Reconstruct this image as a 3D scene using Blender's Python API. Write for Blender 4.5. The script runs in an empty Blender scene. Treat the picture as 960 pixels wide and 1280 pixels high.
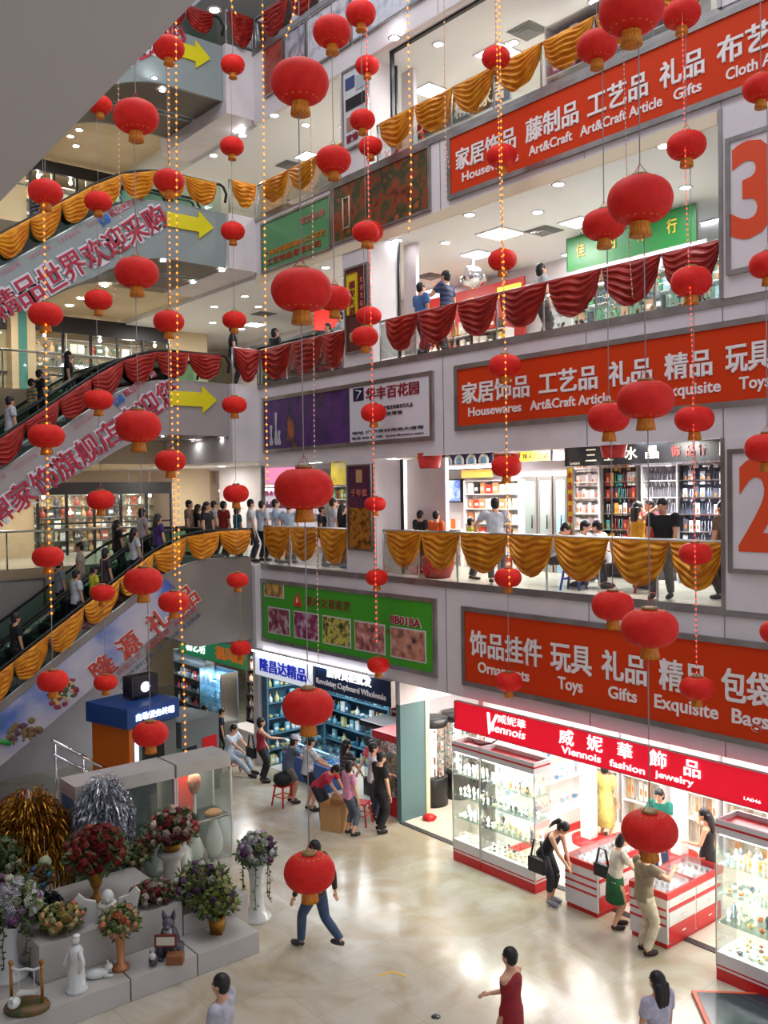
import bpy, bmesh, math, random
import numpy as np
from mathutils import Vector, Matrix
random.seed(7)
C = bpy.context.scene.collection
PI = math.pi
# ------------------------------------------------------------------ camera
CAMZ = 7.0
FPX, YAW, PITCH, ROLL = 1150.87, 0.69162, -0.021454, -0.014879
_f = Vector((-math.cos(YAW)*math.cos(PITCH), math.sin(YAW)*math.cos(PITCH), math.sin(PITCH)))
_r = _f.cross(Vector((0, 0, 1))).normalized()
_u = _r.cross(_f)
_c, _s = math.cos(ROLL), math.sin(ROLL)
RIGHT, UP, FWD = _c*_r + _s*_u, -_s*_r + _c*_u, _f
cd = bpy.data.cameras.new('camera')
cam = bpy.data.objects.new('camera', cd)
C.objects.link(cam)
cd.sensor_fit = 'AUTO'; cd.sensor_width = 36.0
cd.lens = FPX*36/1280
cd.clip_start = 0.05; cd.clip_end = 200
m = Matrix((RIGHT, UP, -FWD)).transposed().to_4x4()
m.translation = (0, 0, CAMZ)
cam.matrix_world = m
bpy.context.scene.camera = cam
# ------------------------------------------------------------------ world, light, exposure
sc = bpy.context.scene
sc.view_settings.view_transform = 'Standard'
sc.view_settings.look = 'None'
sc.view_settings.gamma = 1.0
sc.view_settings.exposure = 0.0
sc.view_settings.use_curve_mapping = False
w = bpy.data.worlds.new('world'); sc.world = w; w.use_nodes = True
bg = w.node_tree.nodes['Background']
bg.inputs[0].default_value = (0.80, 0.86, 1.0, 1); bg.inputs[1].default_value = 0.82


def area(name, loc, size, power, color=(1, .95, .88), rot=(0, 0, 0)):
    l = bpy.data.lights.new(name, 'AREA'); l.shape = 'RECTANGLE'
    l.size, l.size_y = size; l.energy = power; l.color = color
    o = bpy.data.objects.new(name, l); C.objects.link(o)
    o.location = loc; o.rotation_euler = rot
    return o


# fluorescent panels inside the ground floor shops
area('jewellery_shop_light', (-9.6, 14.5, 2.93), (5.4, 2.4), 260, (1, .97, .93))
area('cupboard_shop_light', (-17.4, 14.2, 2.93), (4.8, 2.2), 150, (.95, .97, 1))
area('bottle_shop_light', (-22.6, 14.4, 2.93), (3.4, 2.0), 90, (.85, .93, 1))
area('corridor_shop_light', (-13.8, 14.6, 2.93), (1.4, 2.6), 150, (1, .93, .85))
area('atrium_fill', (-10, 7.0, 21.5), (12, 8), 950, (.97, .98, 1))  # area lamp added over the atrium to brighten the hall and its floor


def ray(px, py):
    return RIGHT*((px-480)/FPX) + UP*(-(py-640)/FPX) + FWD


def _hit(px, py, ax, v):
    d = ray(px, py); o = (0, 0, CAMZ)
    p = d*((v-o[ax])/d[ax]); p.z += CAMZ
    return p


def at_x(px, py, v): return _hit(px, py, 0, v)
def at_y(px, py, v): return _hit(px, py, 1, v)
def at_z(px, py, v): return _hit(px, py, 2, v)
def at_d(px, py, d):
    p = ray(px, py)*d; p.z += CAMZ
    return p


def fx(px, y=12.5, py=640): return at_y(px, py, y).x


# ------------------------------------------------------------------ materials
def lin(h):
    if isinstance(h, str):
        h = tuple(int(h[i:i+2], 16)/255 for i in (0, 2, 4))
    else:
        h = tuple(v/255 for v in h)
    return tuple(v/12.92 if v <= .04045 else ((v+.055)/1.055)**2.4 for v in h)


MATS = {}


def mat(name, col, rough=.5, metal=0, col2=None, scale=8, detail=3, emit=0, ecol=None, coat=0, bump=0, trans=0, spec=.5, stretch=None, lo=.4, hi=.6):
    if name in MATS: return MATS[name]
    M = bpy.data.materials.new(name); M.use_nodes = True
    nt = M.node_tree; b = nt.nodes['Principled BSDF']
    b.inputs['Base Color'].default_value = (*lin(col), 1)
    b.inputs['Roughness'].default_value = rough; b.inputs['Metallic'].default_value = metal
    b.inputs['Coat Weight'].default_value = coat; b.inputs['Specular IOR Level'].default_value = spec
    if emit:
        b.inputs['Emission Color'].default_value = (*lin(ecol or col), 1)
        b.inputs['Emission Strength'].default_value = emit
    if trans:
        b.inputs['Transmission Weight'].default_value = trans
    if col2 is not None or bump:
        tc = nt.nodes.new('ShaderNodeTexCoord'); n = nt.nodes.new('ShaderNodeTexNoise')
        n.inputs['Scale'].default_value = scale; n.inputs['Detail'].default_value = detail
        src = tc.outputs['Object']
        if stretch:
            mp = nt.nodes.new('ShaderNodeMapping'); mp.inputs['Scale'].default_value = stretch
            nt.links.new(src, mp.inputs[0]); src = mp.outputs[0]
        nt.links.new(src, n.inputs['Vector'])
        if col2 is not None:
            r = nt.nodes.new('ShaderNodeValToRGB')
            r.color_ramp.elements[0].position = lo; r.color_ramp.elements[1].position = hi
            r.color_ramp.elements[0].color = (*lin(col), 1); r.color_ramp.elements[1].color = (*lin(col2), 1)
            nt.links.new(n.outputs['Fac'], r.inputs[0]); nt.links.new(r.outputs[0], b.inputs['Base Color'])
            if emit and ecol is None: nt.links.new(r.outputs[0], b.inputs['Emission Color'])
        if bump:
            bp = nt.nodes.new('ShaderNodeBump'); bp.inputs['Strength'].default_value = bump; bp.inputs['Distance'].default_value = .02
            nt.links.new(n.outputs['Fac'], bp.inputs['Height']); nt.links.new(bp.outputs[0], b.inputs['Normal'])
    MATS[name] = M
    return M


def poster_mat(name, cols, scale=3, emit=0, stretch=(1, 1, 1), rough=.3):
    """printed picture: noise through a many-stop ramp"""
    if name in MATS: return MATS[name]
    M = mat(name, cols[0], rough); nt = M.node_tree; b = nt.nodes['Principled BSDF']
    tc = nt.nodes.new('ShaderNodeTexCoord'); mp = nt.nodes.new('ShaderNodeMapping'); mp.inputs['Scale'].default_value = stretch
    n = nt.nodes.new('ShaderNodeTexNoise'); n.inputs['Scale'].default_value = scale; n.inputs['Detail'].default_value = 4
    r = nt.nodes.new('ShaderNodeValToRGB'); el = r.color_ramp.elements
    k = len(cols)
    for i, c in enumerate(cols):
        p = .3+.4*i/max(1, k-1)
        e = el[i] if i < 2 else el.new(p)
        e.position = p; e.color = (*lin(c), 1)
    nt.links.new(tc.outputs['Object'], mp.inputs[0]); nt.links.new(mp.outputs[0], n.inputs['Vector'])
    nt.links.new(n.outputs['Fac'], r.inputs[0]); nt.links.new(r.outputs[0], b.inputs['Base Color'])
    if emit:
        nt.links.new(r.outputs[0], b.inputs['Emission Color']); b.inputs['Emission Strength'].default_value = emit
    return M


def glass_mat(name, tint=(225, 240, 238), gloss=.10):
    if name in MATS: return MATS[name]
    M = bpy.data.materials.new(name); M.use_nodes = True; nt = M.node_tree
    nt.nodes.remove(nt.nodes['Principled BSDF'])
    t = nt.nodes.new('ShaderNodeBsdfTransparent'); t.inputs[0].default_value = (*lin(tint), 1)
    g = nt.nodes.new('ShaderNodeBsdfGlossy'); g.inputs['Roughness'].default_value = .03
    lw = nt.nodes.new('ShaderNodeLayerWeight'); lw.inputs[0].default_value = .25
    mm = nt.nodes.new('ShaderNodeMath'); mm.operation = 'MULTIPLY_ADD'; mm.inputs[1].default_value = .5; mm.inputs[2].default_value = gloss*.5
    mx = nt.nodes.new('ShaderNodeMixShader')
    nt.links.new(lw.outputs['Fresnel'], mm.inputs[0]); nt.links.new(mm.outputs[0], mx.inputs[0])
    nt.links.new(t.outputs[0], mx.inputs[1]); nt.links.new(g.outputs[0], mx.inputs[2])
    nt.links.new(mx.outputs[0], nt.nodes['Material Output'].inputs[0])
    MATS[name] = M
    return M


def floor_mat():
    M = mat('polished_marble', (196, 180, 150), .19, coat=.1); nt = M.node_tree; b = nt.nodes['Principled BSDF']
    tc = nt.nodes.new('ShaderNodeTexCoord')
    n = nt.nodes.new('ShaderNodeTexNoise'); n.inputs['Scale'].default_value = .9; n.inputs['Detail'].default_value = 6; n.inputs['Distortion'].default_value = 1.2
    r = nt.nodes.new('ShaderNodeValToRGB'); e = r.color_ramp.elements
    e[0].position = .35; e[0].color = (*lin((174, 158, 130)), 1); e[1].position = .65; e[1].color = (*lin((198, 191, 176)), 1)
    br = nt.nodes.new('ShaderNodeTexBrick'); br.offset = 0; br.inputs['Scale'].default_value = 1.0
    br.inputs['Brick Width'].default_value = 1.0; br.inputs['Row Height'].default_value = 1.0; br.inputs['Mortar Size'].default_value = .004
    br.inputs['Color1'].default_value = (1, 1, 1, 1); br.inputs['Color2'].default_value = (.93, .93, .93, 1); br.inputs['Mortar'].default_value = (.72, .7, .66, 1)
    mx = nt.nodes.new('ShaderNodeMixRGB'); mx.blend_type = 'MULTIPLY'; mx.inputs[0].default_value = 1
    nt.links.new(tc.outputs['Object'], n.inputs['Vector']); nt.links.new(tc.outputs['Object'], br.inputs['Vector'])
    nt.links.new(n.outputs['Fac'], r.inputs[0]); nt.links.new(r.outputs[0], mx.inputs[1]); nt.links.new(br.outputs['Color'], mx.inputs[2])
    nt.links.new(mx.outputs[0], b.inputs['Base Color'])
    return M


M_FLOOR = floor_mat()
M_WHITE = mat('painted_white', (222, 214, 214), .45, col2=(214, 206, 207), scale=1.5)
M_CEIL = mat('ceiling_white', (232, 232, 230), .7)
M_CREAM = mat('cream_soffit', (222, 206, 176), .6)
M_BEIGE = mat('beige_wall', (214, 194, 158), .6, col2=(204, 182, 146), scale=.8)
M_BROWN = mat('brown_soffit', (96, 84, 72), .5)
M_SOFF = mat('near_soffit', (205, 200, 194), .75)
M_STEEL = mat('brushed_steel', (190, 190, 186), .28, 1)
M_DSTEEL = mat('sign_frame_steel', (168, 164, 160), .32, .85, col2=(150, 145, 140), scale=2)
M_CHROME = mat('chrome', (220, 220, 224), .08, 1)
M_BLACK = mat('black_plastic', (24, 24, 26), .35)
M_RUBBER = mat('black_rubber', (28, 27, 28), .45)
M_TILE2 = mat('upper_floor_tile', (196, 190, 176), .25, col2=(184, 178, 164), scale=2)
M_GLASS = glass_mat('clear_glass', (250, 253, 252), .06)
M_GLASSG = glass_mat('greenish_glass', (226, 242, 238), .06)
M_RED = mat('banner_orange_red', (206, 56, 8), .6, spec=.2)
M_SIGNRED = mat('glowing_red_sign', (214, 14, 40), .4, emit=.75)
M_WTXT = mat('white_lettering', (236, 228, 224), .5)
M_LITW = mat('lit_white_lettering', (255, 255, 255), .4, emit=1.0)
M_LANT = mat('red_lantern_silk', (222, 38, 26), .6, col2=(212, 30, 22), scale=5, spec=.25)
M_GOLD = mat('gold_fringe', (226, 140, 20), .5, col2=(190, 100, 12), scale=60, stretch=(1, 1, .05))
M_GOLDP = mat('gold_pattern', (214, 120, 40), .4, .3)
M_CORD = mat('grey_cord', (150, 140, 138), .6)
M_SWGOLD = mat('gold_satin', (216, 146, 22), .34, .35, col2=(196, 118, 14), scale=5)
M_SWRED = mat('red_satin', (164, 30, 14), .36, .15, col2=(140, 20, 8), scale=5)
M_BULB = mat('amber_bulb', (255, 150, 40), .4, emit=2.3, ecol=(255, 132, 26))
M_BULBR = mat('red_bulb', (255, 60, 40), .4, emit=3.0, ecol=(255, 60, 40))
M_BULBD = mat('unlit_bulb', (222, 180, 150), .4, emit=.25, ecol=(255, 150, 90))
M_LAMP = mat('downlight_glow', (255, 255, 255), .4, emit=70, ecol=(246, 248, 255))
M_LAMPS = mat('tube_light_glow', (255, 255, 255), .4, emit=14, ecol=(235, 242, 255))
M_SKIN = mat('skin', (214, 160, 128), .5)
M_HAIR = mat('black_hair', (22, 18, 18), .45)
M_EYE = mat('eye', (20, 14, 12), .3)
M_LIP = mat('lips', (176, 84, 78), .5)
M_LEAF = mat('green_leaf', (54, 76, 42), .5, col2=(90, 106, 52), scale=20)
M_PORC = mat('white_porcelain', (216, 218, 214), .18, coat=.5)
M_PLAST = mat('white_plaster', (206, 206, 200), .5)
M_TEAL = mat('teal_panel', (92, 122, 124), .4)
M_RPLAST = mat('red_plastic', (206, 26, 22), .35)


# ------------------------------------------------------------------ mesh builder
class MB:
    def __init__(s): s.v = []; s.f = []; s.mi = []; s.mats = []; s.sm = []

    def slot(s, m):
        if m not in s.mats: s.mats.append(m)
        return s.mats.index(m)

    def add(s, vs, fs, m, smooth=False):
        o = len(s.v); k = s.slot(m)
        s.v += [tuple(p) for p in vs]
        for f in fs:
            s.f.append(tuple(i+o for i in f)); s.mi.append(k); s.sm.append(smooth)
        return s

    def box(s, lo, hi, m, mx=None):
        x0, y0, z0 = lo; x1, y1, z1 = hi
        vs = [Vector(p) for p in ((x0, y0, z0), (x1, y0, z0), (x1, y1, z0), (x0, y1, z0), (x0, y0, z1), (x1, y0, z1), (x1, y1, z1), (x0, y1, z1))]
        if mx: vs = [mx @ p for p in vs]
        return s.add(vs, [(0, 3, 2, 1), (4, 5, 6, 7), (0, 1, 5, 4), (1, 2, 6, 5), (2, 3, 7, 6), (3, 0, 4, 7)], m)

    def bbox(s, lo, hi, m, b=.01, mx=None):
        bm = bmesh.new(); bmesh.ops.create_cube(bm, size=1)
        c = [(lo[i]+hi[i])/2 for i in range(3)]; d = [hi[i]-lo[i] for i in range(3)]
        for v in bm.verts: v.co = Vector((c[i]+v.co[i]*d[i] for i in range(3)))
        bmesh.ops.bevel(bm, geom=bm.edges[:], offset=b, segments=2, affect='EDGES', profile=.7)
        bm.verts.index_update()
        vs = [mx @ v.co if mx else v.co.copy() for v in bm.verts]; fs = [[v.index for v in f.verts] for f in bm.faces]
        bm.free()
        return s.add(vs, fs, m)

    def prism(s, poly, ax, a, b, m):
        """polygon in the plane normal to ax, swept a..b"""
        n = len(poly); vs = []
        for t in (a, b):
            for p in poly:
                q = list(p); q.insert(ax, t); vs.append(q)
        fs = [tuple(range(n))[::-1], tuple(range(n, 2*n))]+[(i, (i+1) % n, n+(i+1) % n, n+i) for i in range(n)]
        return s.add(vs, fs, m)

    def lathe(s, prof, m, c=(0, 0, 0), n=20, rib=0, nr=0, sx=1, sy=1, smooth=True, mx=None):
        vs = []; fs = []
        for r, z in prof:
            for i in range(n):
                a = 2*PI*i/n; rr = r*(1+rib*math.cos(nr*a)) if rib else r
                p = Vector((c[0]+rr*math.cos(a)*sx, c[1]+rr*math.sin(a)*sy, c[2]+z)); vs.append(mx @ p if mx else p)
        for j in range(len(prof)-1):
            for i in range(n):
                fs.append((j*n+i, j*n+(i+1) % n, (j+1)*n+(i+1) % n, (j+1)*n+i))
        s.add(vs, fs, m, smooth)
        return s

    def ell(s, c, r, m, n=10, k=7, mx=None):
        prof = [(max(1e-4, math.sin(PI*j/k)), -math.cos(PI*j/k)) for j in range(k+1)]
        T = Matrix.Translation(c) @ (mx or Matrix.Identity(4)) @ Matrix.Diagonal((*r, 1))
        return s.lathe(prof, m, n=n, mx=T)

    def tube(s, pts, rad, m, n=8, cap=True):
        pts = [Vector(p) for p in pts]
        if not hasattr(rad, '__len__'): rad = [rad]*len(pts)
        vs = []; fs = []; ref = None
        for i, p in enumerate(pts):
            t = (pts[min(i+1, len(pts)-1)]-pts[max(i-1, 0)]).normalized()
            if ref is None: ref = Vector((0, 0, 1)) if abs(t.z) < .9 else Vector((1, 0, 0))
            a = (ref-t*ref.dot(t)).normalized(); b = t.cross(a); ref = a
            for k in range(n):
                th = 2*PI*k/n; vs.append(p+(a*math.cos(th)+b*math.sin(th))*rad[i])
        for i in range(len(pts)-1):
            for k in range(n):
                fs.append((i*n+k, i*n+(k+1) % n, (i+1)*n+(k+1) % n, (i+1)*n+k))
        if cap:
            fs.append(tuple(range(n))[::-1]); fs.append(tuple((len(pts)-1)*n+k for k in range(n)))
        return s.add(vs, fs, m, True)

    def grid(s, fn, nu, nv, m, smooth=True):
        vs = [fn(i/nu, j/nv) for j in range(nv+1) for i in range(nu+1)]
        fs = [(j*(nu+1)+i, j*(nu+1)+i+1, (j+1)*(nu+1)+i+1, (j+1)*(nu+1)+i) for j in range(nv) for i in range(nu)]
        return s.add(vs, fs, m, smooth)

    def mesh(s, name):
        me = bpy.data.meshes.new(name); me.from_pydata(s.v, [], s.f)
        for m in s.mats: me.materials.append(m)
        me.polygons.foreach_set('material_index', s.mi); me.polygons.foreach_set('use_smooth', s.sm)
        me.update()
        return me

    def build(s, name, parent=None, loc=None):
        return link(name, s.mesh(name), parent, loc)


def link(name, me, parent=None, loc=None):
    o = bpy.data.objects.new(name, me); C.objects.link(o)
    if parent: o.parent = parent
    if loc is not None: o.location = loc
    return o


def tag(o, label, cat, group=None, kind=None):
    o['label'] = label; o['category'] = cat
    if group: o['group'] = group
    if kind: o['kind'] = kind
    return o


def thing(name, label, cat, loc=(0, 0, 0), rz=0, group=None):
    o = bpy.data.objects.new(name, None); C.objects.link(o); o.empty_display_size = .1
    o.location = loc; o.rotation_euler = (0, 0, rz)
    return tag(o, label, cat, group)


def struct(name, mb):
    o = mb.build(name); o['kind'] = 'structure'
    return o


def dup(root, loc, rz=None, label=None, group=None, scale=None):
    r = root.copy(); C.objects.link(r); r.location = loc
    if rz is not None: r.rotation_euler = (0, 0, rz)
    if scale is not None: r.scale = (scale,)*3 if not hasattr(scale, '__len__') else scale
    if label: r['label'] = label
    if group: r['group'] = group
    for ch in root.children:
        c = ch.copy(); C.objects.link(c); c.parent = r
        for g in ch.children:
            d = g.copy(); C.objects.link(d); d.parent = c
    return r


# ------------------------------------------------------------------ lettering
_tc = {}


def text_mesh(s, bold=0.0, ext=.006):
    key = (s, bold, ext)
    if key in _tc: return _tc[key]
    cu = bpy.data.curves.new('lettering', 'FONT'); cu.body = s; cu.size = 1; cu.offset = bold; cu.extrude = ext; cu.resolution_u = 3
    o = bpy.data.objects.new('lettering', cu); C.objects.link(o)
    me = bpy.data.meshes.new_from_object(o)
    bpy.data.objects.remove(o); bpy.data.curves.remove(cu)
    n = len(me.vertices); co = np.empty(n*3, 'f'); me.vertices.foreach_get('co', co); co = co.reshape(-1, 3)
    pv = []; k = [0]*len(me.polygons)
    fs = [tuple(p.vertices) for p in me.polygons]
    bpy.data.meshes.remove(me)
    _tc[key] = (co, fs)
    return _tc[key]


def letters(mb, s, O, ux, uz, box, m, bold=.015, depth=.012, shear=0):
    """text s fitted into box=(x0,x1,z0,z1) of the plane O + x*ux + z*uz, standing out by depth along the face normal"""
    cjk = any(ord(ch) > 0x2e80 for ch in s)
    co, fs = text_mesh(s, 0.0 if cjk and bold < .05 else bold)
    lo = co.min(0); hi = co.max(0)
    ux = Vector(ux); uz = Vector(uz); nn = ux.cross(uz); O = Vector(O)
    sx = (box[1]-box[0])/(hi[0]-lo[0]); sz = (box[3]-box[2])/(hi[1]-lo[1])
    k_ = bold*.9 if cjk and bold < .05 else 0
    for i_, (ox_, oz_) in enumerate(((0, 0),) if not k_ else ((-k_, -k_*.6), (k_, -k_*.6), (-k_, k_*.6), (k_, k_*.6), (0, 0))):
        vs = []
        for p in co:
            z = (p[1]+oz_-lo[1])*sz
            vs.append(O+ux*(box[0]+(p[0]+ox_-lo[0])*sx+shear*z)+uz*(box[2]+z)+nn*(depth*(.5+p[2]/.012)+.0016*i_))
        mb.add(vs, fs, m)
    return mb


FX, FZ = (1, 0, 0), (0, 0, 1)                      # a sign on the facade faces -Y


def framed(name, label, x0, x1, z0, z1, y, face, fw=.09, cat='sign', group=None, frame=M_DSTEEL, parts=None, dep=.06):
    """sign board on a wall facing -Y: frame with thickness, printed face"""
    t = thing(name, label, cat, ((x0+x1)/2, y, z0), 0, group)
    cx = (x0+x1)/2
    w = (x1-x0)/2; h = z1-z0
    b = MB()
    if fw:
        b.box((-w, -dep, 0), (w, 0, fw), frame).box((-w, -dep, h-fw), (w, 0, h), frame).box((-w, -dep, fw), (-w+fw, 0, h-fw), frame).box((w-fw, -dep, fw), (w, 0, h-fw), frame)
        b.build('frame', t)
    MB().box((-w+fw, -dep*.6, fw), (w-fw, 0, h-fw), face).build('panel', t)
    return t


# ------------------------------------------------------------------ levels
F2, F3, F4, F5 = 5.2, 9.75, 13.95, 18.1
YF = 12.5
XC = -20.0
XR = -2.0
YB = 20.0
XFAR = -28.2
XL = -23.6
# ---- structure: ground floor, slabs, walls
struct('floor', MB().box((-34, -6, -.2), (2, 24, 0), M_FLOOR))
LV = [(3.0, F2), (7.72, F3), (12.5, F4), (16.3, F5)]
CEILZ = [3.0, 7.9, 12.5, 16.3]
for k, (zb, zt) in enumerate(LV):
    cz = CEILZ[k]
    b = MB().box((XFAR-3, YF+.12, cz), (XR, YB+3, zt-.02), M_CEIL)
    b.box((XFAR-3, YF+.12, zt-.02), (XR, YB+3, zt), M_TILE2)
    struct('ceiling', b)
    b = MB().box((XC, YF, zb), (XR, YF+.12, zt), M_WHITE)
    for px in (325, 556, 735, 905):
        b.box((fx(px)-.008, YF-.004, zb), (fx(px)+.008, YF, zt), M_DSTEEL)
    struct('wall_facade', b)
    struct('trim_%d' % (k+1), MB().box((XC-.02, YF-.03, zt-.10), (XR, YF, zt+.03), M_DSTEEL))
    # landing slab in front of the escalators, its face along the Y direction
    yl = 11.72 if k else 12.3
    b = MB().box((XL, yl, zb+.1), (XC, YF+.12, zt), M_WHITE)
    struct('wall_landing', b)
    # far gallery slab beyond the escalators
    b = MB().box((XFAR-3, -4, zb+.15 if k < 3 else 17.3), (XL-.2, YF+.12, zt-.02), M_BEIGE).box((XFAR-3, -4, zt-.02), (XL-.2, YF+.12, zt), M_TILE2)
    struct('floor_gallery', b)
struct('trim_5', MB().box((XC, YF-.02, 12.3), (-7.3, YF+.02, 12.5), M_CREAM))
struct('wall_back', MB().box((XFAR-3, YB+2.6, 0), (XR, YB+2.8, 21), M_WHITE))
struct('wall_far', MB().box((XFAR-3.2, -4, 0), (XFAR-3, YB+3, 21), M_BEIGE))
struct('wall_gallery', MB().box((XFAR-.15, -4, F2), (XFAR, 9.6, 7.9), M_BEIGE).box((XFAR-.15, -4, F3), (XFAR, 9.6, 12.6), M_BEIGE).box((XFAR-.15, -4, F4), (XFAR, 9.6, 17.3), M_BEIGE)
       .box((XFAR-.15, 14.2, F2), (XFAR, 15.6, 7.9), M_BEIGE).box((XFAR-.15, 14.2, F3), (XFAR, 15.6, 12.5), M_BEIGE).box((XFAR-.15, 14.2, F4), (XFAR, 15.6, 16.3), M_BEIGE))
struct('wall_end', MB().box((XL-.1, -4, 0), (XL, 11.0, 3.1), M_WHITE))
struct('floor_near', MB().box((-34, -9, 4.2), (4, .25, F2), M_WHITE))
struct('wall_near', MB().box((-34, -9.2, 0), (4, -9, 22), M_WHITE))
struct('ceiling', MB().box((XFAR-3, YF+.12, 20.6), (XR, YB+3, 20.8), M_CEIL).box((XFAR-3, -4, 20.6), (XL-.2, YF+.12, 20.8), M_CEIL))
struct('ceiling_near', MB().prism([(4, -8.9), (4, 1.41), (-3.36, 1.84), (-5.41, 1.96), (-30, 3.4), (-30, -8.9)], 2, 9.0, 9.8, M_SOFF))
mb = MB()
for yy in (0.5, 3.0, 5.0, 6.6, 8.0, 9.4, 10.8, 12.3): mb.box((-26, yy-.05, 22.0), (XR, yy+.05, 22.2), M_DSTEEL)
for xx in (-24, -20, -18, -16.5, -15, -13.5, -12, -10, -8, -6.5): mb.box((xx-.05, 0, 22.0), (xx+.05, 12.5, 22.2), M_DSTEEL)
struct('ceiling_truss', mb)
struct('trim_7', MB().box((-14.95, 12.72, 16.25), (-5.0, 12.80, 16.302), M_BLACK).box((-14.95, 12.72, F4), (-14.89, 12.80, 16.25), M_BLACK))
# columns of the facade
for k, (z0, z1) in enumerate(((F2, 7.72), (F3, 12.5), (F4, 16.3))):
    struct('column', MB().box((-16.42, YF+.003, z0), (-15.42, YF+.75, z1), M_WHITE).box((-15.42, YF+.75, z0), (-15.36, YF+.79, z1), M_BLACK)
           .box((-15.43, YF-.012, z0), (-15.41, YF, z1), M_DSTEEL).box((-15.60, YF+1.1, z0), (-14.35 if k < 1 else -15.2, YF+1.2, z1), M_WHITE))
for k, (z0, z1) in enumerate(((F2, 7.72), (F3, 12.5), (F4, 16.3))):
    struct('column', MB().box((-7.22, YF-.05, z0), (-4.2, YF+.9, z1), M_WHITE).box((-7.26, YF-.07, z0), (-7.20, YF-.03, z1), M_DSTEEL))
# ---- ground floor shop partitions
struct('wall_shop', MB().box((-14.86, YF+.05, 0), (-14.72, YF+.75, 2.5), M_TEAL).box((-14.86, YF+.05, 2.5), (-14.72, YB, 3.0), M_WHITE)
       .box((-14.86, YF+.75, 0), (-14.70, YF+.86, 2.5), M_CREAM).box((-14.86, 16.6, 0), (-14.72, YB, 2.5), M_WHITE))
struct('wall_shop', MB().box((-12.75, YF+.4, 0), (-12.62, YB, 3.0), M_WHITE))
struct('wall_shop', MB().box((-20.55, YF+.02, 0), (-20.3, YF+.3, 3.0), M_WHITE).box((-20.5, YF+.3, 0), (-20.35, 16, 3.0), M_WHITE))
struct('wall_shop', MB().box((-12.6, 16.3, 0), (-4.0, 16.45, 3.0), M_WHITE))
struct('wall_shop', MB().box((-24.6, 16.2, 0), (-14.86, 16.35, 3.0), mat('shop_back_grey', (120, 118, 118), .5)))
struct('wall_shop', MB().box((-4.3, YF+.2, 0), (-4.15, 16.3, 3.0), M_WHITE))
struct('floor_shop', MB().box((-20.3, YF+.12, 0), (-4.2, 16.3, .012), mat('shop_floor', (214, 206, 190), .2)))
struct('trim_6', MB().box((-14.72, YF-.02, 0), (-4.2, YF+.10, .016), mat('dark_threshold', (62, 58, 60), .4)))


# ------------------------------------------------------------------ facade signs
def fsign(name, label, words, x0, x1, z0, z1, face, frame=True, y=YF, txt=M_WTXT):
    """words: (text, x_a, x_b, z_a, z_b, material) on a framed board of the facade"""
    t = framed(name, label, x0, x1, z0, z1, y, face, .09 if frame else 0.001)
    for s, a, b, za, zb, mm in words:
        mb = MB(); letters(mb, s, (-(x0+x1)/2, -.036, -z0), FX, FZ, (a, b, za, zb), mm, bold=.034 if ord(s[0]) > 999 else .02)
        mb.build('lettering', t)
    return t


def word_rows(z0, z1, cn, en, y=YF):
    h = z1-z0; out = []
    for s, a, b in cn: out.append((s, fx(a), fx(b), z1-.60*h, z1-.29*h, M_WTXT))
    for s, a, b in en:
        d = .0 if not any(c in s for c in 'ypqgj') else .05
        out.append((s, fx(a), fx(b), z1-(.80+d)*h, z1-.665*h, M_WTXT))
    return out


fsign('mall_banner', 'long orange-red banner listing ornaments and toys above the ground floor shops',
      word_rows(3.25, 4.78, [('饰品挂件', 588, 677), ('玩具', 689, 739), ('礼品', 753, 808), ('精品', 825, 884), ('包袋', 903, 966)],
                [('Ornaments', 597, 661), ('Toys', 697, 728), ('Gifts', 760, 796), ('Exquisite', 818, 898), ('Bags', 915, 962)]),
      fx(577), -5.2, 3.25, 4.78, M_RED)
fsign('mall_banner', 'long orange-red banner starting with Housewares between the second and third floors',
      word_rows(8.16, 9.42, [('家居饰品', 582, 665), ('工艺品', 678, 750), ('礼品', 765, 818), ('精品', 835, 893), ('玩具', 911, 966)],
                [('Housewares', 589, 655), ('Art&Craft Article', 666, 767), ('Gifts', 776, 812), ('Exquisite', 831, 904), ('Toys', 927, 966)]),
      fx(572), -5.2, 8.16, 9.42, M_RED)
fsign('mall_banner', 'long orange-red banner with rattan and cloth wares, topmost of the three',
      word_rows(12.62, 13.87, [('家居饰品', 578, 652), ('藤制品', 665, 730), ('工艺品', 742, 816), ('礼品', 832, 886), ('布艺', 903, 970)],
                [('Housewares', 585, 655), ('Art&Craft', 668, 722), ('Art&Craft Article', 732, 834), ('Gifts', 848, 883), ('Cloth Art', 913, 985)]),
      fx(567), -5.2, 12.62, 13.87, M_RED)
# numbered pillar panels
for n, z0, z1, a, b, za, zb in (('3', 10.06, 12.02, 918, 972, 10.52, 11.90), ('2', 5.75, 7.55, 925, 982, 6.07, 7.42)):
    t = framed('floor_number_panel', 'white pillar panel with a big orange number %s' % n, -7.13, -5.3, z0, z1, YF-.05, M_WHITE, .07)
    mb = MB(); letters(mb, n, (6.215, -.035, -z0), FX, FZ, (fx(a, 12.45), fx(b, 12.45), za, zb), mat('orange_number', (222, 72, 24), .5), bold=.03)
    mb.build('numeral', t)
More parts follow.
